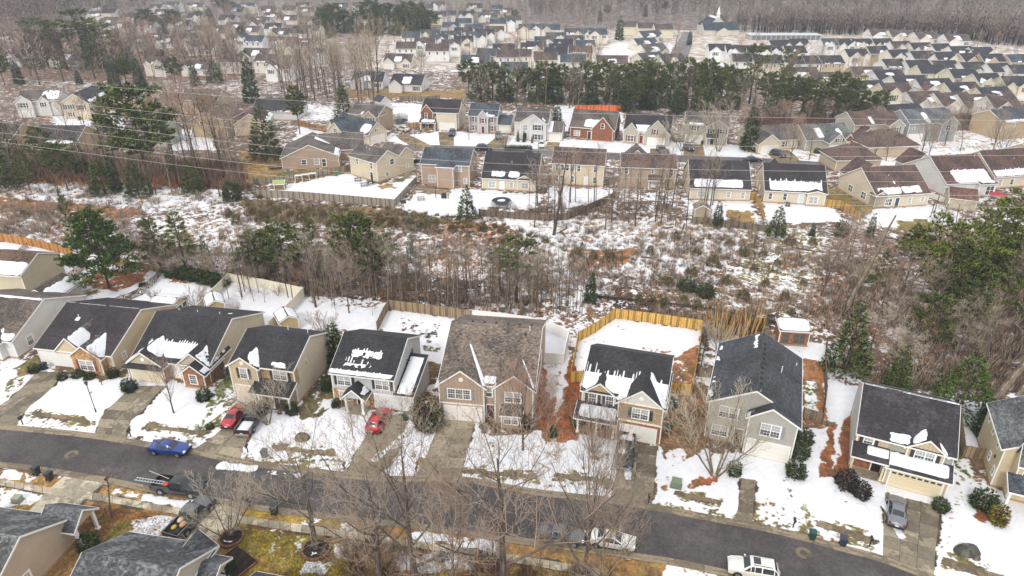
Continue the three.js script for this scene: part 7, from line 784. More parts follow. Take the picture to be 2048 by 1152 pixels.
{ const p = G(1690, 624); bigTrunk('pale dead trunk leaning right above the right wood', [1690, 624], V(p.x + 3.6, 17, p.z + 0.5), 0.42, 5); const b = G(1992, 794); bigTrunk('thick pale trunk leaning right at the right edge', [1992, 794], V(b.x + 4.5, 15, b.z + 1), 0.46, 8); const c = G(2034, 790); bigTrunk('thinner pale trunk at right edge beside the thick one', [2034, 790], V(c.x + 4, 13, c.z), 0.3, 9); const e = G(1108, 470); bigTrunk('stout leaning trunk in front of the slim bare trees', [1108, 470], V(e.x + 2.5, 17, e.z - 2), 0.3, 15, { bark: 'brown' }); const u = G(1145, 214); bigTrunk('pale wooden utility pole beside the orange-fenced yard', [1145, 214], V(u.x, 13, u.z), 0.2, 1, { limbs: 1 }); }
// low growth nobody could count
function scatter(name, label, cat, geo, mat, n, spot, seed, smin, smax, flat = 1) { const q = rng(seed), m = new THREE.InstancedMesh(geo, mat, n), X = new THREE.Matrix4(), Q = new THREE.Quaternion(), c = new THREE.Color(); for (let i = 0; i < n; i++) { const p = spot(q), s = smin + q() * (smax - smin); Q.setFromAxisAngle(UP, q() * 6.28); X.compose(V(p.x, groundY(p.x, p.z), p.z), Q, V(s, s * flat * (0.7 + q() * 0.6), s)); m.setMatrixAt(i, X); const k = 0.7 + q() * 0.6; m.setColorAt(i, c.setRGB(k, k * (0.94 + q() * 0.08), k * (0.88 + q() * 0.16))); } m.name = numbered(name); m.castShadow = m.receiveShadow = true; scene.add(m); tag(m, label, cat, null, 'stuff'); return m; }
const tuftGeo = (seed, n, w, l, col, spreadR, up) => { const q = rng(seed), L = new Leaves(); for (let i = 0; i < n; i++) { const a = q() * 6.28, r = Math.sqrt(q()) * spreadR; L.blade(V(Math.cos(a) * r, -0.02, Math.sin(a) * r), V(Math.cos(a) * (1 - up) + (q() - 0.5) * 0.5, up + q() * 0.3, Math.sin(a) * (1 - up) + (q() - 0.5) * 0.5).normalize(), w, l * (0.5 + q() * 0.8), col.map((c) => c * (0.7 + q() * 0.6)), q); } return L.geo(); };
const within = (poly, q) => { for (;;) { let x0 = 1e9, x1 = -1e9, y0 = 1e9, y1 = -1e9; for (const [x, y] of poly) { x0 = Math.min(x0, x); x1 = Math.max(x1, x); y0 = Math.min(y0, y); y1 = Math.max(y1, y); } const x = lerp(x0, x1, q()), y = lerp(y0, y1, q()); let c = false; for (let i = 0, j = poly.length - 1; i < poly.length; j = i++) { const [xi, yi] = poly[i], [xj, yj] = poly[j]; if ((yi > y) !== (yj > y) && x < (xj - xi) * (y - yi) / (yj - yi) + xi) c = !c; } if (c) return [x, y]; } };
const CORR = [[-60, 372], [200, 352], [400, 376], [500, 400], [820, 426], [1100, 446], [1380, 444], [1520, 454], [1700, 476], [2080, 470], [2080, 760], [1990, 790], [1800, 780], [1660, 745], [1640, 680], [1420, 650], [1230, 612], [1150, 680], [1060, 636], [940, 622], [770, 596], [620, 596], [450, 550], [330, 535], [170, 505], [0, 472], [-60, 460]];
const grassy = (t) => (q) => { for (let i = 0; i < 40; i++) { const [x, y] = within(CORR, q), g = G(x, y); if (fbm(g.x * 0.09 + t * 31, g.z * 0.09 + t * 17, 3) > 0.5) return g; } const [x, y] = within(CORR, q); return G(x, y); };
const clump = (q) => { const [x, y] = within([[480, 392], [800, 418], [1000, 446], [1080, 470], [1060, 500], [900, 470], [700, 450], [500, 446]], q); return G(x, y); };
scatter('brush', 'brown leafless brush tangled over the snowy corridor', 'brush', tuftGeo(3, 34, 0.045, 1.25, [0.46, 0.36, 0.26], 0.45, 0.75), LEAF, 4200, grassy(1), 11, 0.5, 1.35);
scatter('dry_grass', 'tan dry grass tufts standing in corridor snow', 'grass', tuftGeo(5, 26, 0.05, 0.8, [0.62, 0.49, 0.32], 0.35, 0.7), LEAF, 6500, grassy(2), 12, 0.5, 1.2);
scatter('rusty_bracken', 'rust-orange bracken and leaves in the corridor', 'bracken', tuftGeo(7, 24, 0.09, 0.7, [0.56, 0.3, 0.14], 0.45, 0.5), LEAF, 1100, grassy(3), 13, 0.5, 1.3);
scatter('olive_brush', 'olive-grey low brush below the long grey fence', 'brush', tuftGeo(9, 60, 0.09, 1.2, [0.3, 0.26, 0.15], 0.6, 0.7), LEAF, 420, clump, 14, 0.35, 0.85);
scatter('undergrowth', 'dark reddish brush under the right wood', 'brush', tuftGeo(13, 40, 0.05, 1.7, [0.34, 0.24, 0.18], 0.7, 0.7), LEAF, 90, (q) => G(...within([[1650, 480], [2080, 470], [2080, 770], [1800, 780], [1660, 740]], q)), 15, 0.6, 1.6);
scatter('thicket', 'brown thicket in front of the left wood', 'brush', tuftGeo(17, 44, 0.05, 1.8, [0.36, 0.25, 0.18], 0.7, 0.7), LEAF, 900, (q) => G(...within([[-40, 300], [480, 330], [500, 384], [200, 356], [-40, 372]], q)), 16, 0.7, 1.7);
scatter('beech_leaves', 'rust-orange leaves low in the left wood', 'bracken', tuftGeo(37, 30, 0.12, 1.6, [0.5, 0.27, 0.13], 0.9, 0.5), LEAF, 260, (q) => G(...within([[-20, 330], [480, 345], [480, 384], [-20, 366]], q)), 21, 0.6, 1.5);
scatter('thicket', 'dark brush along the back fences of middle houses', 'brush', tuftGeo(19, 44, 0.05, 1.6, [0.36, 0.26, 0.18], 0.7, 0.75), LEAF, 200, (q) => G(...within([[960, 418], [1240, 400], [1380, 432], [1700, 462], [1740, 474], [1380, 446], [1100, 440], [960, 436]], q)), 17, 0.5, 1.1);
scatter('leafy_thicket', 'russet thicket at the bottom edge before the street', 'brush', tuftGeo(23, 46, 0.03, 1.9, [0.36, 0.24, 0.16], 0.6, 0.75), LEAF, 170, (q) => G(...within([[690, 1085], [1100, 1125], [1330, 1165], [1300, 1210], [690, 1200]], q)), 18, 0.5, 1.2);
scatter('lawn_grass', 'short brown and green grass of the near lawns', 'grass', tuftGeo(29, 16, 0.03, 0.16, [0.22, 0.16, 0.06], 0.3, 0.6), LEAF, 6000, (q) => G(...within([[130, 1000], [360, 1034], [720, 1072], [900, 1100], [1200, 1150], [900, 1200], [460, 1170], [190, 1110]], q)), 19, 0.6, 1.3);
scatter('yard_brush', 'red-brown brush between the middle-distance houses', 'brush', tuftGeo(31, 50, 0.07, 2.4, [0.26, 0.14, 0.1], 1.0, 0.75), LEAF, 500, (q) => G(...within([[1480, 236], [1790, 245], [2060, 225], [2060, 262], [1790, 262], [1480, 250]], q)), 20, 0.6, 1.4);
{ const q = rng(71); for (let i = 0; i < 14; i++) { const [x, y] = within(i < 9 ? [[1060, 440], [1380, 446], [1460, 520], [1300, 560], [1100, 500]] : CORR, q), p = G(x, y), a = q() * 3.14, l = 1.5 + q() * 2.5, T = new Tube(); T.path([V(-l * Math.cos(a), 0.16, -l * Math.sin(a)), V(0, 0.22, 0.1), V(l * Math.cos(a), 0.2 + q() * 0.4, l * Math.sin(a))], [0.16, 0.13, 0.07], 6); const o = mesh('fallen_log', T.geo(), BK.brown); o.position.copy(p).setY(groundY(p.x, p.z)); tag(o, 'fallen log lying in the snowy corridor', 'log', 'fallen logs of the corridor'); } }
// woods that read as one mass
{ const farTree = (seed, col) => { const q = rng(seed), L = new Leaves(); for (let i = 0; i < 1; i++) { const a = q() * 6.28, r = q() * 0.6; L.blade(V(Math.cos(a) * r * 0.4, 0, Math.sin(a) * r * 0.4), V((q() - 0.5) * 0.14, 1, (q() - 0.5) * 0.14).normalize(), 0.42, 12 + q() * 4, [0.3, 0.26, 0.22], q); } for (let i = 0; i < 110; i++) { const a = q() * 6.28, y = 4 + q() * 9, r = q() * 2.2 * Math.sqrt(1 - ((y - 8) / 7) ** 2); L.blade(V(Math.cos(a) * r, y, Math.sin(a) * r), V(Math.cos(a) * 0.8 + q() - 0.5, 0.5 + q() * 0.6, Math.sin(a) * 0.8 + q() - 0.5).normalize(), 0.2, 0.7 + q() * 1.3, col.map((c) => c * (0.8 + q() * 0.4)), q); } return L.geo(); };
  const inPx = (poly) => (q) => { const [x, y] = within(poly, q); return G(x, y); }, evenly = (x0, x1, z0, z1) => (q) => V(lerp(x0, x1, q()), 0, lerp(z0, z1, q()));
  const topWood = (q) => { for (;;) { const z = -520 - q() * 1250, x = (q() * 2 - 1) * (-z * 0.78); const px = 1024 + FOC * x / (EYE * SIN - z * COS), ay = Math.atan2(EYE, -z), py = 576 + FOC * Math.tan(ay - PITCH); if (px < 1060 && px > 300 && py > 2 && py < 60) continue; if (px >= 1300 && py > 62 && px < 1560) continue; return V(x, 0, z); } };
  scatter('far_wood', 'grey-brown leafless wood running to the hazy top of the picture', 'wood', farTree(3, [0.36, 0.29, 0.23]), LEAF, 15000, topWood, 31, 0.8, 1.25);
  scatter('far_wood', 'pinkish-brown leafless wood at the upper left', 'wood', farTree(5, [0.4, 0.3, 0.25]), LEAF, 1500, inPx([[-300, -8], [200, -8], [170, 30], [110, 50], [-300, 66]]), 32, 0.8, 1.25);
  scatter('far_wood', 'leafless wood between the church and right-hand rows', 'wood', farTree(7, [0.38, 0.3, 0.24]), LEAF, 1300, inPx([[1380, 62], [1700, 58], [2120, 70], [2120, 100], [1990, 90], [1900, 76], [1640, 70], [1480, 66]]), 33, 0.7, 1.1);
  scatter('far_wood', 'leafless trees between hazy houses left of the grey street', 'wood', farTree(9, [0.39, 0.31, 0.25]), LEAF, 420, inPx([[300, 6], [1060, 2], [1240, 40], [1230, 80], [1060, 40], [880, 60], [480, 70], [300, 40]]), 34, 0.6, 1.0);
  scatter('far_wood', 'leafless wood behind the tall bare trees and upper left pines', 'wood', farTree(11, [0.38, 0.3, 0.25]), LEAF, 260, inPx([[-100, 70], [420, 70], [480, 120], [480, 166], [-100, 160]]), 35, 0.7, 1.1);
}
// ---------- vehicles ----------
// stations along the length: [x, belt, top, half width at belt, half width at top, floor]; x as share of length from rear to front
const SHAPES = {
  sedan: { L: 4.8, W: 1.84, st: [[0, 0.72, 0.74, 0.72, 0.6], [0.03, 0.9, 0.94, 0.82, 0.7], [0.14, 0.96, 1.02, 0.9, 0.72], [0.2, 0.96, 1.08, 0.91, 0.66], [0.34, 0.94, 1.4, 0.92, 0.6], [0.46, 0.92, 1.45, 0.92, 0.6], [0.56, 0.91, 1.42, 0.92, 0.6], [0.72, 0.9, 0.97, 0.91, 0.72], [0.78, 0.88, 0.93, 0.9, 0.72], [0.94, 0.78, 0.84, 0.84, 0.68], [1, 0.6, 0.64, 0.7, 0.58]], roof: [4, 6], rear: [3, 4], front: [6, 7], side: [3, 7], wheels: [0.19, 0.81], wr: 0.33 },
  suv: { L: 4.7, W: 1.92, st: [[0, 0.8, 0.84, 0.78, 0.66], [0.02, 1.0, 1.08, 0.88, 0.78], [0.06, 1.05, 1.3, 0.93, 0.74], [0.12, 1.05, 1.64, 0.95, 0.68], [0.36, 1.03, 1.7, 0.95, 0.68], [0.5, 1.02, 1.69, 0.95, 0.68], [0.57, 1.01, 1.64, 0.95, 0.67], [0.71, 1.0, 1.08, 0.94, 0.76], [0.78, 0.99, 1.05, 0.93, 0.76], [0.95, 0.9, 0.96, 0.87, 0.7], [1, 0.7, 0.74, 0.74, 0.62]], roof: [3, 6], rear: [2, 3], front: [6, 7], side: [2, 7], wheels: [0.19, 0.81], wr: 0.37 },
  pickup: { L: 5.8, W: 2.0, st: [[0.4, 1.12, 1.2, 0.96, 0.84], [0.41, 1.12, 1.78, 0.97, 0.72], [0.52, 1.12, 1.86, 0.97, 0.72], [0.62, 1.1, 1.84, 0.97, 0.72], [0.645, 1.1, 1.78, 0.97, 0.71], [0.73, 1.1, 1.2, 0.97, 0.84], [0.8, 1.1, 1.17, 0.96, 0.84], [0.96, 1.04, 1.1, 0.93, 0.8], [1, 0.72, 0.78, 0.84, 0.74]], roof: [1, 4], rear: [0, 1], front: [4, 5], side: [1, 5], wheels: [0.2, 0.82], wr: 0.4, bed: 0.4 },
};
function vehicle(type, label, px, py, turn, colour, o = {}) {
  const S = SHAPES[type], L = S.L, hw = S.W / 2 / 0.95, t = thing(o.name || { sedan: 'parked_car', suv: 'parked_suv', pickup: 'pickup_truck' }[type], label, { sedan: 'car', suv: 'car', pickup: 'pickup truck' }[type], G(px, py).setY(0.035), R(turn)), paint = M.car(colour), dark = M.paint('#1b1c1e', 0.6), gl = std('carglass', { color: new THREE.Color(0.03, 0.036, 0.042), roughness: 0.08 });
  const ring = ([x, hb, ht, wb, wt]) => { const X = (x - 0.5) * L, k = hw; return [[0.78 * wb, 0.24], [wb * 0.98, 0.34], [wb, Math.min(0.66, hb - 0.12)], [wb * 0.99, hb - 0.05], [wb * 0.955, hb], [wt, ht - 0.07], [wt - 0.09, ht - 0.01], [0, ht + 0.02]].map(([w, y]) => V(X, y, w * k)); };
  const rings = S.st.map(ring), b = new MB(); const P = (r, i, s) => { const v = r[i].clone(); v.z *= s; return v; }; for (const s of [1, -1]) for (let i = 0; i < rings.length - 1; i++) for (let j = 0; j < 7; j++) { const q = [P(rings[i], j, s), P(rings[i + 1], j, s), P(rings[i + 1], j + 1, s), P(rings[i], j + 1, s)]; if (s < 0) q.reverse(); b.quad(...q); }
  for (const [r, s0] of [[rings[0], -1], [rings[rings.length - 1], 1]]) for (const s of [1, -1]) for (let j = 0; j < 7; j++) { const c = V(r[0].x, r[j].y, 0), c2 = V(r[0].x, r[j + 1].y, 0), q = [c, P(r, j, s), P(r, j + 1, s), c2]; if (s * s0 < 0) q.reverse(); b.quad(...q); }
  if (S.bed) { const x0 = -L / 2, x1 = (S.bed - 0.5) * L + 0.02, w = hw * 0.96; b.box(x0, x1, 0.45, 0.72, -w, w); b.box(x0, x1, 0.72, 1.14, w - 0.12, w); b.box(x0, x1, 0.72, 1.14, -w, -w + 0.12); const tg = new MB(); tg.box(x0 - 0.02, x0 + 0.06, 0.6, 1.14, -w + 0.1, w - 0.1); tg.build('tailgate', paint, t); const fl = new MB(); fl.box(x0 + 0.06, x1, 0.72, 0.75, -w + 0.12, w - 0.12); fl.build('bed_liner', dark, t); }
  mesh('body', (() => { const g = b.geo(); g.deleteAttribute('normal'); g.deleteAttribute('uv'); const k = toCreasedNormals(mergeVertices(g, 1e-3), 0.7); return k; })(), paint, t);
  const lift = (q, d = 0.012) => { const n = V().subVectors(q[1], q[0]).cross(V().subVectors(q[3], q[0])).normalize().multiplyScalar(d); return q.map((v) => v.clone().add(n)); }, inset = (a, c, f) => a.clone().lerp(c, f);
  // windscreen and rear window across the width
  for (const [name, [i, k]] of [['windscreen', S.front], ['rear_window', S.rear]]) { const A = rings[i], B = rings[k], m = new MB(), f0 = 0.1, f1 = 0.9; for (const s of [1, -1]) { const z = s; const a0 = P(A, 6, s).lerp(P(B, 6, s), f0), b0 = P(A, 6, s).lerp(P(B, 6, s), f1), ac = V(a0.x, lerp(A[7].y, B[7].y, f0), 0), bc = V(b0.x, lerp(A[7].y, B[7].y, f1), 0); let q = [ac, bc, b0, a0]; if (s > 0) q.reverse(); const n = V().subVectors(q[1], q[0]).cross(V().subVectors(q[3], q[0])); if (n.y < 0) q.reverse(); m.quad(...lift(q, 0.015)); } m.build(name, gl, t); }
  for (const s of [1, -1]) { const [i0, i1] = S.side; const cols = []; for (let i = i0; i < i1; i++) { const A = rings[i], B = rings[i + 1], lo0 = P(A, 4, s).lerp(P(A, 5, s), 0.1), lo1 = P(B, 4, s).lerp(P(B, 5, s), 0.1), hi0 = P(A, 4, s).lerp(P(A, 5, s), 0.93), hi1 = P(B, 4, s).lerp(P(B, 5, s), 0.93); const e = (a, c) => [a.clone().lerp(c, 0.06), a.clone().lerp(c, 0.94)]; const [l0, l1] = e(lo0, lo1), [h0, h1] = e(hi0, hi1); let q = [l0, l1, h1, h0]; const n = V().subVectors(q[1], q[0]).cross(V().subVectors(q[3], q[0])); if (n.z * s < 0) q.reverse(); new MB().quad(...lift(q, 0.012)).build('side_window', gl, t); } }
  const tyreG = new THREE.CylinderGeometry(S.wr, S.wr, 0.24, 18).rotateX(Math.PI / 2), rimG = new THREE.CylinderGeometry(S.wr * 0.62, S.wr * 0.62, 0.26, 10).rotateX(Math.PI / 2); for (const f of S.wheels) for (const s of [1, -1]) { const w = mesh('wheel', new THREE.RingGeometry(S.wr * 0.95, S.wr * 1.22, 16, 1), dark, t); if (s < 0) w.rotation.y = Math.PI; w.position.set((f - 0.5) * L, S.wr, s * (hw * 0.995)); const ty = mesh('tyre', tyreG, M.tyre(), w); ty.position.z = -0.1; const ri = mesh('rim', rimG, M.rim(), w); ri.position.z = -0.1; }
  const rear = rings[0], fr = rings[rings.length - 1], hx = fr[0].x, rx = S.bed ? -L / 2 : rear[0].x; for (const s of [1, -1]) { const q = S.bed ? 0.95 : 0.84; new MB().box(rx - 0.03, rx + 0.12, S.bed ? 0.8 : 0.72, S.bed ? 1.08 : 0.9, Math.min(s * hw * 0.6, s * hw * (q - 0.02)), Math.max(s * hw * 0.6, s * hw * (q - 0.02))).build('tail_light', M.paint('#7a1218', 0.25), t); new MB().box(hx - 0.22, hx + 0.0, 0.62, 0.78, Math.min(s * hw * 0.5, s * hw * 0.8), Math.max(s * hw * 0.5, s * hw * 0.8)).build('headlight', M.paint('#d8dcdd', 0.15), t); new MB().box((S.front[1] && (S.st[S.front[0]][0] + 0.09 - 0.5) * L) - 0.08, (S.st[S.front[0]][0] + 0.09 - 0.5) * L + 0.08, 0.98 + (S.bed ? 0.16 : 0), 1.12 + (S.bed ? 0.2 : 0), Math.min(s * hw * 0.98, s * hw * 1.12), Math.max(s * hw * 0.98, s * hw * 1.12)).build('wing_mirror', paint, t); }
  new MB().box(hx - 0.1, hx + 0.05, 0.32, 0.58, -hw * 0.72, hw * 0.72).build('front_bumper', S.bed ? M.metal('#b8babc') : dark, t); new MB().box(rx - 0.07, rx + 0.1, 0.34, 0.56, -hw * 0.78, hw * 0.78).build('rear_bumper', S.bed ? M.metal('#b8babc') : dark, t); new MB().box(rx - 0.09, rx - 0.05, 0.6, 0.74, -0.18, 0.18).build('number_plate', M.paint('#d8d8d4'), t);
  if (type === 'suv') for (const s of [1, -1]) new MB().box((S.st[3][0] - 0.46) * L, (S.st[6][0] - 0.54) * L, 1.7, 1.74, s * 0.6 - 0.02, s * 0.6 + 0.02).build('roof_rail', dark, t); if (o.sunroof) new MB().box(-0.55, 0.1, 1.69, 1.735, -0.4, 0.4).build('sunroof', gl, t);
  if (o.bedSnow) snowSheet({ o: V(-L / 2 + 0.1, 0.78, hw * 0.82), u: V(1, 0, 0), v: V(0, 0, -1), U: 2, V: 1.6 }, 0, L * 0.4 - 0.12, 0, hw * 1.64, 4, t, { rag: 0.1, thick: 0.16, step: 0.1 }); if (o.hoodSnow) snowSheet({ o: V(0.9, 1.12, 0.75), u: V(1, 0, 0), v: V(0, 0, -1) }, 0, 0.9, 0.2, 1.3, 7, t, { rag: 0.25, thick: 0.06, step: 0.1 });
  return t;
}
const headTo = (a, b) => { const p = G(...a), q = G(...b); return Math.atan2(-(q.z - p.z), q.x - p.x) * 180 / Math.PI; };
vehicle('sedan', 'bright blue sedan parked along the far kerb', 341, 903, -8, '#0b3480');
const pk = vehicle('pickup', 'black and grey pickup with ladder in its bed on the street', 362, 981, -9, '#15171a'); 
const p2 = vehicle('pickup', 'grey pickup with tools in its bed on the near driveway', 384, 1043, headTo([352, 1082], [420, 1012]), '#505154');
vehicle('sedan', 'red sedan with its tail to the street on tan house drive', 471, 838, headTo([452, 866], [496, 802]), '#a81826'); vehicle('pickup', 'dark navy pickup with snow in its bed beside red sedan', 505, 846, headTo([486, 872], [530, 806]), '#161c2a', { bedSnow: 1 });
vehicle('suv', 'bright red car with sunroof before grey house garage', 758, 848, headTo([740, 880], [784, 806]), '#b3121f', { sunroof: 1 });
vehicle('pickup', 'charcoal pickup with snow in its bed, nosed out of brick garage drive', 1250, 910, headTo([1254, 880], [1246, 950]), '#28282b', { bedSnow: 1 });
vehicle('sedan', 'silver-grey sedan tail outward on the snowy right-hand drive', 1791, 1030, headTo([1791, 1060], [1793, 985]), '#6d6e74');
vehicle('sedan', 'white sedan parked on near kerb under bare trees', 1222, 1088, -13, '#d9d8d2'); vehicle('sedan', 'dark grey car half hidden by twigs left of white sedan', 1122, 1076, -13, '#55595c', { hoodSnow: 0 }); vehicle('suv', 'white car with black sunroof at the bottom edge of street', 1504, 1146, 167, '#dedbd2', { sunroof: 1 });
for (const [k, l, x, y, a, c] of [['suv', 'navy blue car on the drive of the brick-gabled house', 904, 270, -90, '#27365c'], ['suv', 'grey car on drive of grey maroon-shuttered house', 998, 276, -84, '#565b5e'], ['suv', 'white car beside tan two-storey porch', 806, 262, 140, '#d4d2cc'], ['suv', 'white car before white house garage', 1083, 294, -92, '#d8d8d6'], ['sedan', 'black car at the bend beside taupe house', 830, 324, -5, '#1d1e22'], ['pickup', 'dark grey pickup before twin-gabled house', 1323, 304, -88, '#54565a'], ['sedan', 'black car on beige porch house drive', 1377, 299, -84, '#24252a'], ['suv', 'black car on drive left of twin bare trees', 1556, 312, -60, '#2a2c30'], ['sedan', 'black car on the middle street below tall cypress', 1504, 323, 8, '#1c1d24'], ['sedan', 'silver car by grey ranch brick entry', 1730, 297, 160, '#b9bbbd'], ['sedan', 'dark car right of silver car', 1772, 300, 150, '#3a3c42'], ['suv', 'dark car at middle street right of white hedge', 968, 300, 0, '#2c2e33']]) vehicle(k, l, x, y, a, c);
// ---------- small things ----------
const onTruck = (tr, name, label, cat, x, y, z) => { const o = thing(name, label, cat, V(x, y, z).applyAxisAngle(V(0, 1, 0), tr.rotation.y).add(tr.position), tr.rotation.y); return o; };
{ const l = onTruck(pk, 'ladder', 'pale aluminium ladder sticking out of black pickup bed', 'ladder', -3.2, 1.2, 0.35), b = new MB(); for (const z of [-0.2, 0.2]) b.bar(V(-1.7, 0.1, z), V(1.7, -0.02, z), 0.04); b.build('rail', M.metal('#c4d0d4'), l); for (let i = 0; i < 10; i++) { const m = new MB(); m.bar(V(-1.55 + i * 0.34, 0.08 - i * 0.011, -0.2), V(-1.55 + i * 0.34, 0.08 - i * 0.011, 0.2), 0.025); m.build('rung', M.metal('#c4d0d4'), l); }
  const bag = (tr, l2, x, z, c, s, k) => { const o = onTruck(tr, 'tool_bag', l2, 'bag', x, 0.76, z), q = new THREE.SphereGeometry(s, 10, 7); q.scale(1.3, 0.75, 1).translate(0, s * 0.7, 0); mesh('bag', q, M.paint(c, 0.8), o); const hb = new MB(); hb.bar(V(-s * 0.6, s * 1.3, 0), V(s * 0.6, s * 1.3, 0), 0.03); hb.build('handle', M.paint('#2a2624'), o); };
  bag(pk, 'orange-red bag in the black pickup bed', -1.4, 0.3, '#b8543a', 0.3); bag(p2, 'tan bag in the grey pickup bed', -1.3, 0.3, '#b08a62', 0.34); bag(p2, 'black bag in grey pickup bed near tailgate', -2.3, 0.4, '#2b2928', 0.3); bag(p2, 'yellow-handled bag in grey pickup bed', -1.9, -0.35, '#c09a3a', 0.26); bag(p2, 'pale bag at front of grey pickup bed', -0.9, -0.4, '#c9b49a', 0.3);
  const pole = onTruck(pk, 'pole', 'thin pale pole rising from the black pickup bed', 'pole', -2.8, 1.2, -0.6), pb = new MB(); pb.bar(V(-1, 0.55, 0), V(1.2, -0.3, 0), 0.035); mesh('shaft', pb.geo(), M.paint('#c9c5ba'), pole); }
function bin(label, x, y, turn, c) { const t = thing('wheeled_bin', label, 'bin', G(x, y), R(turn)), b = new MB(); b.hex([V(-0.24, 0.08, 0.26), V(0.24, 0.08, 0.26), V(0.24, 0.08, -0.26), V(-0.24, 0.08, -0.26), V(-0.31, 0.98, 0.36), V(0.31, 0.98, 0.36), V(0.31, 0.98, -0.36), V(-0.31, 0.98, -0.36)]); b.build('body', M.paint(c, 0.55), t); const l = new MB(); l.box(-0.34, 0.34, 0.98, 1.05, -0.42, 0.4); l.box(-0.28, 0.28, 1.05, 1.1, -0.34, 0.32); l.build('lid', M.paint(c, 0.45), t); for (const s of [-0.26, 0.26]) mesh('wheel', new THREE.CylinderGeometry(0.12, 0.12, 0.06, 10).rotateZ(Math.PI / 2).translate(s, 0.12, -0.26), M.tyre(), t); const h = new MB(); h.bar(V(-0.26, 0.96, -0.46), V(0.26, 0.96, -0.46), 0.025); h.build('handle', M.paint(c), t); return t; }
for (const [l, x, y, a, c] of [['dark bin at near kerb, left of two', 75, 948, 165, '#2c2e31'], ['dark bin at near kerb, right of two', 101, 959, 165, '#2c2e31'], ['dark bin on the golden verge right of driveway', 550, 1027, 170, '#2f3130'], ['green-blue bin at far kerb in snow, left of two', 1623, 1078, -15, '#22443f'], ['dark blue bin at far kerb in snow, right of two', 1684, 1091, -15, '#2a3446'], ['dark blue bin beside the white garage door', 90, 739, -10, '#252a36'], ['grey-lidded bin beside bush at beige garage', 257, 780, 20, '#33373c'], ['navy bin right of grey-lidded bin', 264, 785, 30, '#1f2836'], ['green bin beside grey house garage', 812, 840, -10, '#1e5140'], ['dark green bin beside brick garage', 1338, 862, 70, '#1d3b36'], ['pale-lidded bin in snow by navy pickup drive', 530, 914, -12, '#54565a'], ['bright green bin in back corner of wide snow yard', 673, 352, 30, '#1f7a56'], ['dark bin under beige porch house garage', 1404, 289, 0, '#1f2a30'], ['dark bin right of black tan house garage', 160, 240, 0, '#25292c']]) bin(l, x, y, a, c);
function mailbox(label, x, y, turn, c = '#1f2022') { const t = thing('mailbox', label, 'mailbox', G(x, y), R(turn)), b = new MB(); b.box(-0.05, 0.05, -0.2, 1.15, -0.05, 0.05); b.box(-0.03, 0.03, 0.85, 0.9, -0.35, 0.2); b.build('post', M.wood(c === '#1f2022' ? '#3a3430' : '#6a4a3a'), t); const g = new THREE.CylinderGeometry(0.12, 0.12, 0.5, 12, 1, false, 0, Math.PI).rotateZ(Math.PI / 2).rotateY(Math.PI / 2).rotateZ(0); const m = new MB(); m.box(-0.12, 0.12, 1.0, 1.16, -0.3, 0.22); m.add(new THREE.CylinderGeometry(0.12, 0.12, 0.52, 12).rotateX(Math.PI / 2).translate(0, 1.16, -0.04)); m.build('box', M.paint(c, 0.4), t); new MB().box(0.12, 0.14, 1.1, 1.3, -0.1, -0.04).build('flag', M.paint('#a03030'), t); }
for (const [l, x, y, a, c] of [['black mailbox in snow at left far kerb', 46, 849, 172], ['black mailbox in snow right of second drive', 262, 874, 172], ['black mailbox on snow right of navy pickup', 496, 905, 172], ['black mailbox at corner of pale near driveway', 218, 972, -8], ['black mailbox on snowy verge by grey pickup drive', 500, 1013, -8], ['brown mailbox right of charcoal pickup drive', 1297, 1006, 168, '#54362c'], ['slim dark mailbox in far kerb snow left of bins', 1586, 1055, 168], ['black mailbox at left of right-hand drive', 1739, 1092, 168], ['brown mailbox left of taupe house drive', 834, 950, 172, '#54362c'], ['dark mailbox by red car drive', 690, 942, 172, '#4a3630']]) mailbox(l, x, y, a, c);
{ const t = thing('lamp_post', 'tall black lamp post in snow between two left drives', 'lamp post', G(192, 824)), b = new MB(); b.bar(V(0, -0.2, 0), V(0, 0.6, 0), 0.09, 0.08, 8); b.bar(V(0, 0.6, 0), V(0, 4.2, 0), 0.05, 0.045, 8); b.build('pole', M.paint('#1c1c1e', 0.4), t); const l = new MB(); l.add(new THREE.CylinderGeometry(0.2, 0.13, 0.42, 6).translate(0, 4.4, 0)); l.build('lantern', M.paint('#5a5a54', 0.3), t); const c = new MB(); c.add(new THREE.ConeGeometry(0.27, 0.22, 6).translate(0, 4.72, 0)); c.build('cap', M.paint('#1c1c1e', 0.4), t); const u = thing('lamp_post', 'thin black lamp post in cul-de-sac snow', 'lamp post', G(831, 296)), d = new MB(); d.bar(V(0, -0.2, 0), V(0, 4.2, 0), 0.06, 0.05, 6); d.build('pole', M.paint('#1c1c1e', 0.4), u); new MB().add(new THREE.CylinderGeometry(0.2, 0.12, 0.4, 6).translate(0, 4.4, 0)).build('lantern', M.paint('#55554f', 0.3), u); }
function cabinet(label, x, y, turn, c, w, h) { const t = thing('utility_box', label, 'utility box', G(x, y), R(turn)), b = new MB(); b.hex([V(-w, 0, w * 0.8), V(w, 0, w * 0.8), V(w, 0, -w * 0.8), V(-w, 0, -w * 0.8), V(-w, h * 0.85, w * 0.8), V(w, h * 0.85, w * 0.8), V(w, h, -w * 0.8), V(-w, h, -w * 0.8)]); b.build('cabinet', M.paint(c, 0.6), t); new MB().box(-w - 0.1, w + 0.1, -0.05, 0.06, -w * 0.8 - 0.1, w * 0.8 + 0.1).build('pad', M.conc('#a9a094'), t); new MB().box(-w * 0.8, w * 0.8, h * 0.15, h * 0.75, w * 0.8, w * 0.8 + 0.02).build('door', M.paint(c, 0.5), t); }
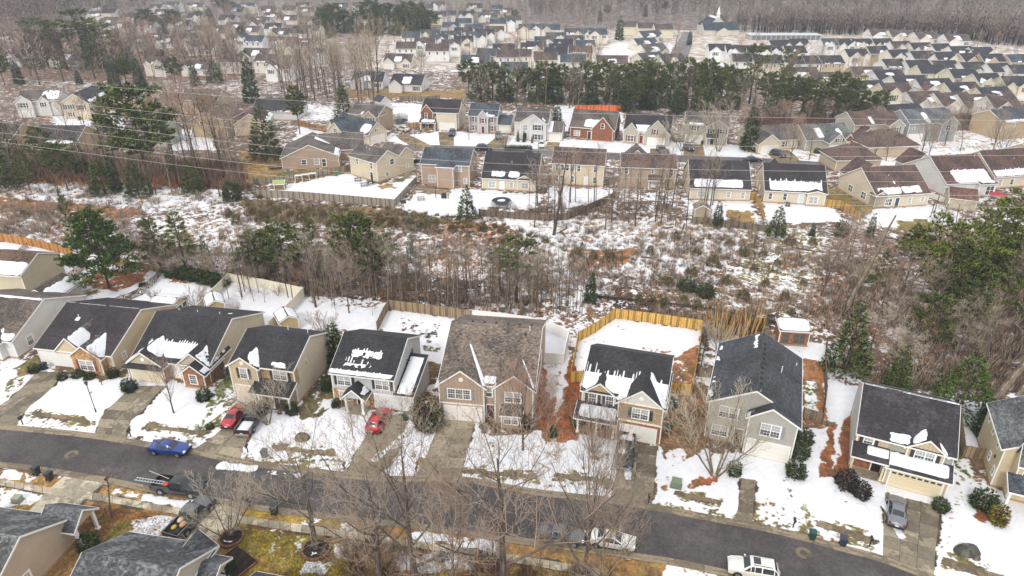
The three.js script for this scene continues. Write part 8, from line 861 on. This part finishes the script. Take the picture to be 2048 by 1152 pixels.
cabinet('olive-green transformer box in snow by brown mailbox', 1352, 972, -20, '#6d7a5e', 0.55, 0.9); cabinet('small grey-green utility box in snow patch at lower left', 36, 1002, -8, '#8d937c', 0.45, 0.7); cabinet('small pale utility box in snow near red sedan', 395, 858, -8, '#a8a896', 0.2, 0.7); cabinet('small pale utility box by verge right of red car drive', 827, 912, -8, '#9a958a', 0.18, 0.7); cabinet('small utility post box on snow at right', 1608, 1018, -15, '#a8b08c', 0.16, 0.6);
for (const [l, x, y, a] of [['air conditioner between beige and tan houses', 461, 748, -12], ['air conditioner at side of tan house', 640, 778, -12], ['air conditioner beside the brick garage house', 1350, 814, -17], ['air conditioner behind cream comb-snow house', 1575, 412, -9]]) { const t = thing('air_conditioner', l, 'air conditioner', G(x, y), R(a)), b = new MB(); b.box(-0.42, 0.42, 0.05, 0.85, -0.42, 0.42); for (let i = 0; i < 9; i++) b.box(-0.43, 0.43, 0.12 + i * 0.075, 0.15 + i * 0.075, -0.43, 0.43); b.build('casing', M.metal('#6a6c6c'), t); mesh('fan_grille', new THREE.CylinderGeometry(0.36, 0.36, 0.05, 16).translate(0, 0.875, 0), M.paint('#1e1f20'), t); mesh('hub', new THREE.CylinderGeometry(0.12, 0.12, 0.03, 10).translate(0, 0.915, 0), M.paint('#c6c8c8'), t); new MB().box(-0.55, 0.55, -0.05, 0.05, -0.55, 0.55).build('pad', M.conc('#a9a094'), t); }
{ const rock = (label, x, y, w, h, c, seed) => { const g = new THREE.IcosahedronGeometry(1, 3), p = g.attributes.position; for (let i = 0; i < p.count; i++) { const a = p.getX(i), b = p.getY(i), d = p.getZ(i), k = 0.78 + 0.4 * fbm(a * 1.6 + seed, b * 1.6 + d * 1.3 + seed, 3); p.setXYZ(i, a * k * w, Math.max(-0.1, b * k * h), d * k * w * 0.7); } g.computeVertexNormals(); const o = mesh('boulder', g, std('rock' + c, { color: hexc(c), map: barkTex, roughness: 0.95 })); o.position.copy(G(x, y)); tag(o, label, 'boulder'); };
  rock('mossy boulder in snow left of the red car', 605, 878, 0.95, 0.95, '#8c8660', 3); rock('grey-green mound of rock in snow at bottom right', 1932, 1104, 1.3, 0.9, '#8a8f80', 7); rock('small pale stone beside mound at bottom right', 1952, 1118, 0.4, 0.45, '#a89f88', 9); }
for (const [l, x, y, r] of [['brick ring planter at foot of the large bare tree', 633, 1100, 1.35], ['stone ring planter at foot of vase-shaped bare tree', 463, 1078, 1.15]]) { const t = thing('tree_ring', l, 'planter', G(x, y)); const n = 20; for (let i = 0; i < n; i++) { const a = i / n * 6.283, m = new MB(); m.box(-r * 0.15, r * 0.15, -0.05, 0.3, -0.1, 0.1); const k = mesh('stone', m.geo(), M.brick(i % 3 ? '#b8a494' : '#a08c80'), t); k.position.set(Math.cos(a) * r, (i % 2) * 0.02, Math.sin(a) * r); k.rotation.y = -a + Math.PI / 2; } mesh('mulch', new THREE.CylinderGeometry(r * 0.94, r * 0.94, 0.2, 24).translate(0, 0.08, 0), std('mulch', { color: new THREE.Color(0.07, 0.045, 0.035), map: barkTex, roughness: 1 }), t); snowSheet({ o: V(-r * 0.8, 0.17, r * 0.75), u: V(1, 0, 0), v: V(0, 0, -1) }, 0, r * 1.2, 0, r * 0.7, Math.round(x), t, { rag: 0.5, thick: 0.06, step: 0.07, round: 1, holes: 0.42 }); }
{ const t = thing('flower_bed', 'dark mulch bed with edging at lower edge beside house gable', 'flower bed', G(456, 1138), R(-35)), m = new MB(); m.box(-1.6, 1.6, -0.05, 0.09, -2.2, 2.2); m.build('mulch', std('mulch', {}), t); const e = new MB(); e.box(-1.75, -1.6, -0.05, 0.18, -2.3, 2.3).box(1.6, 1.75, -0.05, 0.18, -2.3, 2.3).box(-1.6, 1.6, -0.05, 0.18, 2.2, 2.32); e.build('edging', M.brick('#a08c80'), t); snowSheet({ o: V(-1.2, 0.1, 1.6), u: V(1, 0, 0), v: V(0, 0, -1) }, 0, 2.2, 0, 1.6, 3, t, { rag: 0.5, holes: 0.45 }); }
for (const [l, x, y] of [['round manhole cover in left part of street', 143, 909], ['round manhole cover in right part of street', 1607, 1106]]) { const t = thing('manhole_cover', l, 'manhole cover', G(x, y).setY(0.013)); mesh('apron', new THREE.CylinderGeometry(0.75, 0.75, 0.012, 24), M.conc('#857a6c', 1), t); mesh('lid', new THREE.CylinderGeometry(0.36, 0.36, 0.02, 20), M.metal('#54504c'), t); }
// flag at the porch of the tan house
{ const p0 = V(-29.6, 2.35, -70.9), t = thing('flag', 'small striped red and white flag with blue corner at tan porch', 'flag', p0); const b = new MB(); b.bar(V(0, 0, -0.4), V(0.1, 0.5, 0.7), 0.025); b.build('pole', M.paint('#d9d4c8'), t); const cv = document.createElement('canvas'); cv.width = 190; cv.height = 100; const c = cv.getContext('2d'); for (let i = 0; i < 13; i++) { c.fillStyle = i % 2 ? '#efece6' : '#a8242e'; c.fillRect(0, i * 100 / 13, 190, 100 / 13 + 1); } c.fillStyle = '#27335e'; c.fillRect(0, 0, 76, 54); c.fillStyle = '#f4f2ee'; for (let j = 0; j < 9; j++) for (let i = 0; i < (j % 2 ? 5 : 6); i++) c.fillRect(5 + i * 12.5 + (j % 2 ? 6 : 0), 4 + j * 5.4, 3, 3); const tx = new THREE.CanvasTexture(cv); tx.colorSpace = THREE.SRGBColorSpace; const g = new THREE.PlaneGeometry(1.5, 0.9, 12, 4); const P = g.attributes.position; for (let i = 0; i < P.count; i++) { const x = P.getX(i) + 0.75, y = P.getY(i); P.setXYZ(i, 0.12 + y * 0.35 + Math.sin(x * 5) * 0.06, 0.45 - x * 0.98, 0.55 + y * 0.75 + Math.cos(x * 4) * 0.05); } g.computeVertexNormals(); mesh('cloth', g, new THREE.MeshStandardMaterial({ map: tx, roughness: 0.9, side: THREE.DoubleSide }), t); }
function trampoline(label, x, y, r, net) { const t = thing('trampoline', label, 'trampoline', G(x, y)); mesh('mat', new THREE.CylinderGeometry(r * 0.82, r * 0.82, 0.03, 28).translate(0, 0.9, 0), M.paint('#222428', 0.8), t); mesh('rim_pad', new THREE.TorusGeometry(r * 0.91, r * 0.09, 6, 32).rotateX(Math.PI / 2).scale(1, 0.4, 1).translate(0, 0.9, 0), M.paint('#2b3850', 0.7), t); for (let i = 0; i < 6; i++) { const a = i * 1.047, b = new MB(); b.bar(V(Math.cos(a) * r, 0, Math.sin(a) * r), V(Math.cos(a) * r, net ? 2.7 : 0.9, Math.sin(a) * r), 0.04); b.build('leg', M.metal('#4a4e54'), t); } if (net) mesh('safety_net', new THREE.CylinderGeometry(r, r, 1.7, 24, 1, true).translate(0, 1.8, 0), std('net', { color: new THREE.Color(0.06, 0.06, 0.065), transparent: true, opacity: 0.35, side: THREE.DoubleSide }), t); return t; }
{ const t = trampoline('round trampoline with snow in its middle behind cream one-storey house', 1003, 408, 2.2, false); snowSheet({ o: V(-1, 0.93, 0.9), u: V(1, 0, 0), v: V(0, 0, -1) }, 0, 2, 0, 1.8, 5, t, { rag: 0.35, thick: 0.08, round: 1 }); trampoline('netted trampoline left of right edge house', 1990, 846, 2.0, true); trampoline('netted trampoline in yard beside tan two-storey house', 802, 246, 2.3, true); trampoline('small covered trampoline behind the tan curved-roof shed', 1408, 426, 1.7, false); }
{ const t = thing('basketball_hoop', 'basketball hoop in snowy corner by long grey fence', 'basketball hoop', G(809, 430)), b = new MB(); b.bar(V(0, 0, 0), V(0, 3.2, 0), 0.07); b.build('pole', M.paint('#2a2a2c'), t); new MB().box(-0.6, 0.6, 2.8, 3.6, 0.3, 0.35).build('backboard', M.paint('#4a4444'), t); mesh('rim', new THREE.TorusGeometry(0.24, 0.025, 5, 14).rotateX(Math.PI / 2).translate(0, 3, 0.62), M.paint('#a04030'), t); new MB().box(-0.5, 0.5, 0, 0.3, -0.6, 0.4).build('base', M.paint('#2a2a2c'), t); }
for (const [i, [x, y]] of [[1861, 434], [1869, 424], [1889, 433]].entries()) { const t = thing('net_pole', ['leftmost dark pole standing in right snow yard', 'tallest dark pole, middle of three in right snow yard', 'rightmost dark pole of three in right snow yard'][i], 'pole', G(x, y)), b = new MB(); b.bar(V(0, -0.2, 0), V(0, [3.6, 3.8, 3][i], 0), 0.09); b.build('shaft', M.paint('#33343a'), t); new MB().box(-0.2, 0.2, -0.02, 0.1, -0.2, 0.2).build('base', M.paint('#33343a'), t); }
// garden furniture of the wide snow yard and the patio beside it
{ const tbl = (label, x, y, a, c) => { const t = thing('picnic_table', label, 'table', G(x, y), R(a)); new MB().box(-0.9, 0.9, 0.72, 0.77, -0.4, 0.4).build('table_top', M.wood(c), t); for (const s of [-0.75, 0.75]) { new MB().box(-0.9, 0.9, 0.42, 0.46, s - 0.13, s + 0.13).build('bench', M.wood(c), t); new MB().box(s * 0.85 - 0.05, s * 0.85 + 0.05, 0, 0.72, -0.3, 0.3).build('leg', M.wood(c), t); } return t; }; tbl('grey picnic table on the tan house patio', 728, 372, 20, '#9a9c9c'); tbl('dark garden table near glass back door', 741, 369, 40, '#4a4e52'); tbl('small table by snow yard wall of tan house', 716, 362, 10, '#6a6660'); tbl('snow-dusted table in yard behind taupe house', 842, 400, 10, '#b8b4ac');
  for (let i = 0; i < 3; i++) { const t = thing('garden_swing', `white garden frame, ${ORD[i]} from left along the back fence`, 'garden frame', G(598 + i * 14, 363 - i * 2.2), R(14)); new MB().box(-0.9, 0.9, 1.5, 1.6, -0.6, 0.4).build('canopy', M.paint('#d8d2c6'), t); for (const [x, z] of [[-0.85, 0.3], [0.85, 0.3], [-0.85, -0.5], [0.85, -0.5]]) new MB().box(x - 0.05, x + 0.05, 0, 1.5, z - 0.05, z + 0.05).build('leg', M.paint('#d8d2c6'), t); }
  const g = thing('pergola', 'small dark wooden swing frame behind taupe house', 'swing frame', G(884, 396), R(-8)); for (const x of [-1.5, 1.5]) new MB().box(x - 0.07, x + 0.07, 0, 2.4, -0.07, 0.07).build('post', M.wood('#5a4636'), g); new MB().box(-1.7, 1.7, 2.35, 2.5, -0.08, 0.08).build('beam', M.wood('#5a4636'), g); const h = thing('grill', 'dark covered grill under the wooden swing frame', 'grill', G(888, 396)); new MB().box(-0.6, 0.6, 0, 0.75, -0.35, 0.35).build('body', M.paint('#2a2f36'), h); new MB().box(-0.55, 0.55, 0.75, 1.15, -0.3, 0.3).build('lid', M.paint('#232830'), h); const pt = mesh('patio', new MB().box(-6, 3.2, -0.05, 0.02, 0.1, 4.2).geo(), M.conc('#b09a80', 2)); pt.position.copy(G(880, 372)); pt.rotation.y = R(-9); pt.userData.kind = 'structure'; const um = thing('parasol', 'red parasol on the cluttered patio at right', 'parasol', G(1990, 406)); mesh('canopy', new THREE.ConeGeometry(1.9, 0.7, 8).translate(0, 2.4, 0), M.paint('#9a2f38', 0.8), um); new MB().bar(V(0, 0, 0), V(0, 2.6, 0), 0.04).build('pole', M.paint('#d8d4cc'), um);
  const dk = thing('deck', 'small wooden deck at left end of plain gable house', 'deck', G(551, 338), R(10)); new MB().box(-1.8, 1.4, 0.5, 0.6, -1.2, 0.6).build('floor', M.wood('#8a7660'), dk); for (let i = 0; i < 7; i++) new MB().box(-1.78 + i * 0.5, -1.7 + i * 0.5, 0, 1.5, 0.52, 0.6).build('rail_post', M.wood('#a09080'), dk); new MB().box(-1.8, 1.4, 1.45, 1.52, 0.5, 0.62).build('rail', M.wood('#a09080'), dk); const q = rng(8); for (const [i, l] of ['dark', 'pale blue', 'brown', 'white', 'tan'].entries()) { const t = thing('yard_chair', `${l} chair on the cluttered right-hand patio`, 'chair', G(1946 + i * 13, 414 - i * 2), q() * 6); const c = ['#3a3a40', '#5f86a8', '#7a5a44', '#dcdad4', '#b39a7a'][i]; new MB().box(-0.3, 0.3, 0.4, 0.46, -0.3, 0.3).build('seat', M.paint(c), t); new MB().box(-0.3, 0.3, 0.46, 1, -0.3, -0.25).build('backrest', M.paint(c), t); for (const [x, z] of [[-0.27, 0.27], [0.27, 0.27], [-0.27, -0.27], [0.27, -0.27]]) new MB().box(x - 0.03, x + 0.03, 0, 0.4, z - 0.03, z + 0.03).build('leg', M.paint(c), t); } }
// power line
{ const plan = (px) => { const p = G(px, 0); const s = (px - 1024) / FOC; return p; };
  const wires = [[155, 195.6, 219.5, 234, 241.7], [192, 243.8, 286, 293, 295], [206, 259.4, 295, 312, 310.6], [226, 288, 325, 341, 343.6], [244, 305, 342, 361, 363.8], [265, 327, 364, 385.6, 392.5], [284, 346.7, 385, 406.7, 415]], xs = [0, 500, 960, 1500, 2048];
  wires.forEach((ys, w) => { const pts = []; xs.forEach((x, i) => { const a = (x - IW / 2) / FOC, b = (IH / 2 - ys[i]) / FOC, d = V(a, -SIN + COS * b, -COS - SIN * b); const off = w === 0 ? -4 : [0, 0, 0, 5, 5, 10, 10][w], z0 = -118 + off; /* the corridor runs from the upper left to the lower right */ const t = (z0) / (d.z - 0.1 * d.x); pts.push(V(d.x * t, EYE + d.y * t, d.z * t)); }); const e0 = pts[0].clone().addScaledVector(V().subVectors(pts[0], pts[1]), 0.5), e1 = pts[4].clone().addScaledVector(V().subVectors(pts[4], pts[3]), 0.5); const c = new THREE.CatmullRomCurve3([e0, ...pts, e1]); const o = mesh('power_line', new THREE.TubeGeometry(c, 60, 0.027, 5), M.paint('#b4b0aa', 0.6)); tag(o, `pale overhead wire, ${ORD[w]} from the top of the seven crossing the picture`, 'power line', 'overhead wires'); }); }
// snow lying on paved ground
{ const flat = (p, a) => ({ o: p.clone().setY(0.02), u: V(Math.cos(R(a)), 0, -Math.sin(R(a))), v: V(-Math.sin(R(a)), 0, -Math.cos(R(a))) }); const lay = (label, p, a, w, d, s, o) => { const m = snowSheet(flat(G(...p), a), 0, w, 0, d, s, null, { thick: 0.1, rag: 0.5, step: 0.12, ...o }); if (m) { m.name = numbered('snow_patch'); tag(m, label, 'snow patch'); } };
  lay('tongue of slush lying on the street', [424, 940], -6, 5.4, 1.5, 3, { rag: 0.5, round: 1 }); lay('snow strip left between the tracks of brick garage drive', [1266, 962], 86, 5.2, 1.0, 4, { rag: 0.3 }); lay('snow strip along left edge of right-hand drive', [1768, 1074], 85, 4.6, 1.4, 6, { rag: 0.4 }); lay('snow strip between tracks of right-hand drive', [1816, 1080], 84, 5.5, 1.0, 7, { rag: 0.35 }); lay('trodden snow beside the red car', [790, 908], 62, 5, 1.8, 8, { rag: 0.7, holes: 0.36 }); lay('trodden snow lower on red car drive', [752, 930], 58, 3.6, 1.3, 9, { rag: 0.7, holes: 0.42 }); lay('snow covering left of grey garage drive', [1500, 960], 70, 3.6, 3.4, 10, { rag: 0.3 }); lay('slush at far kerb before boulder lawn', [528, 950], -7, 4.5, 0.8, 11, { rag: 0.5, holes: 0.4 }); lay('snow end of brick garage drive strip', [1270, 968], -12, 1.6, 0.9, 12, {}); }
renderer.render(scene, camera);
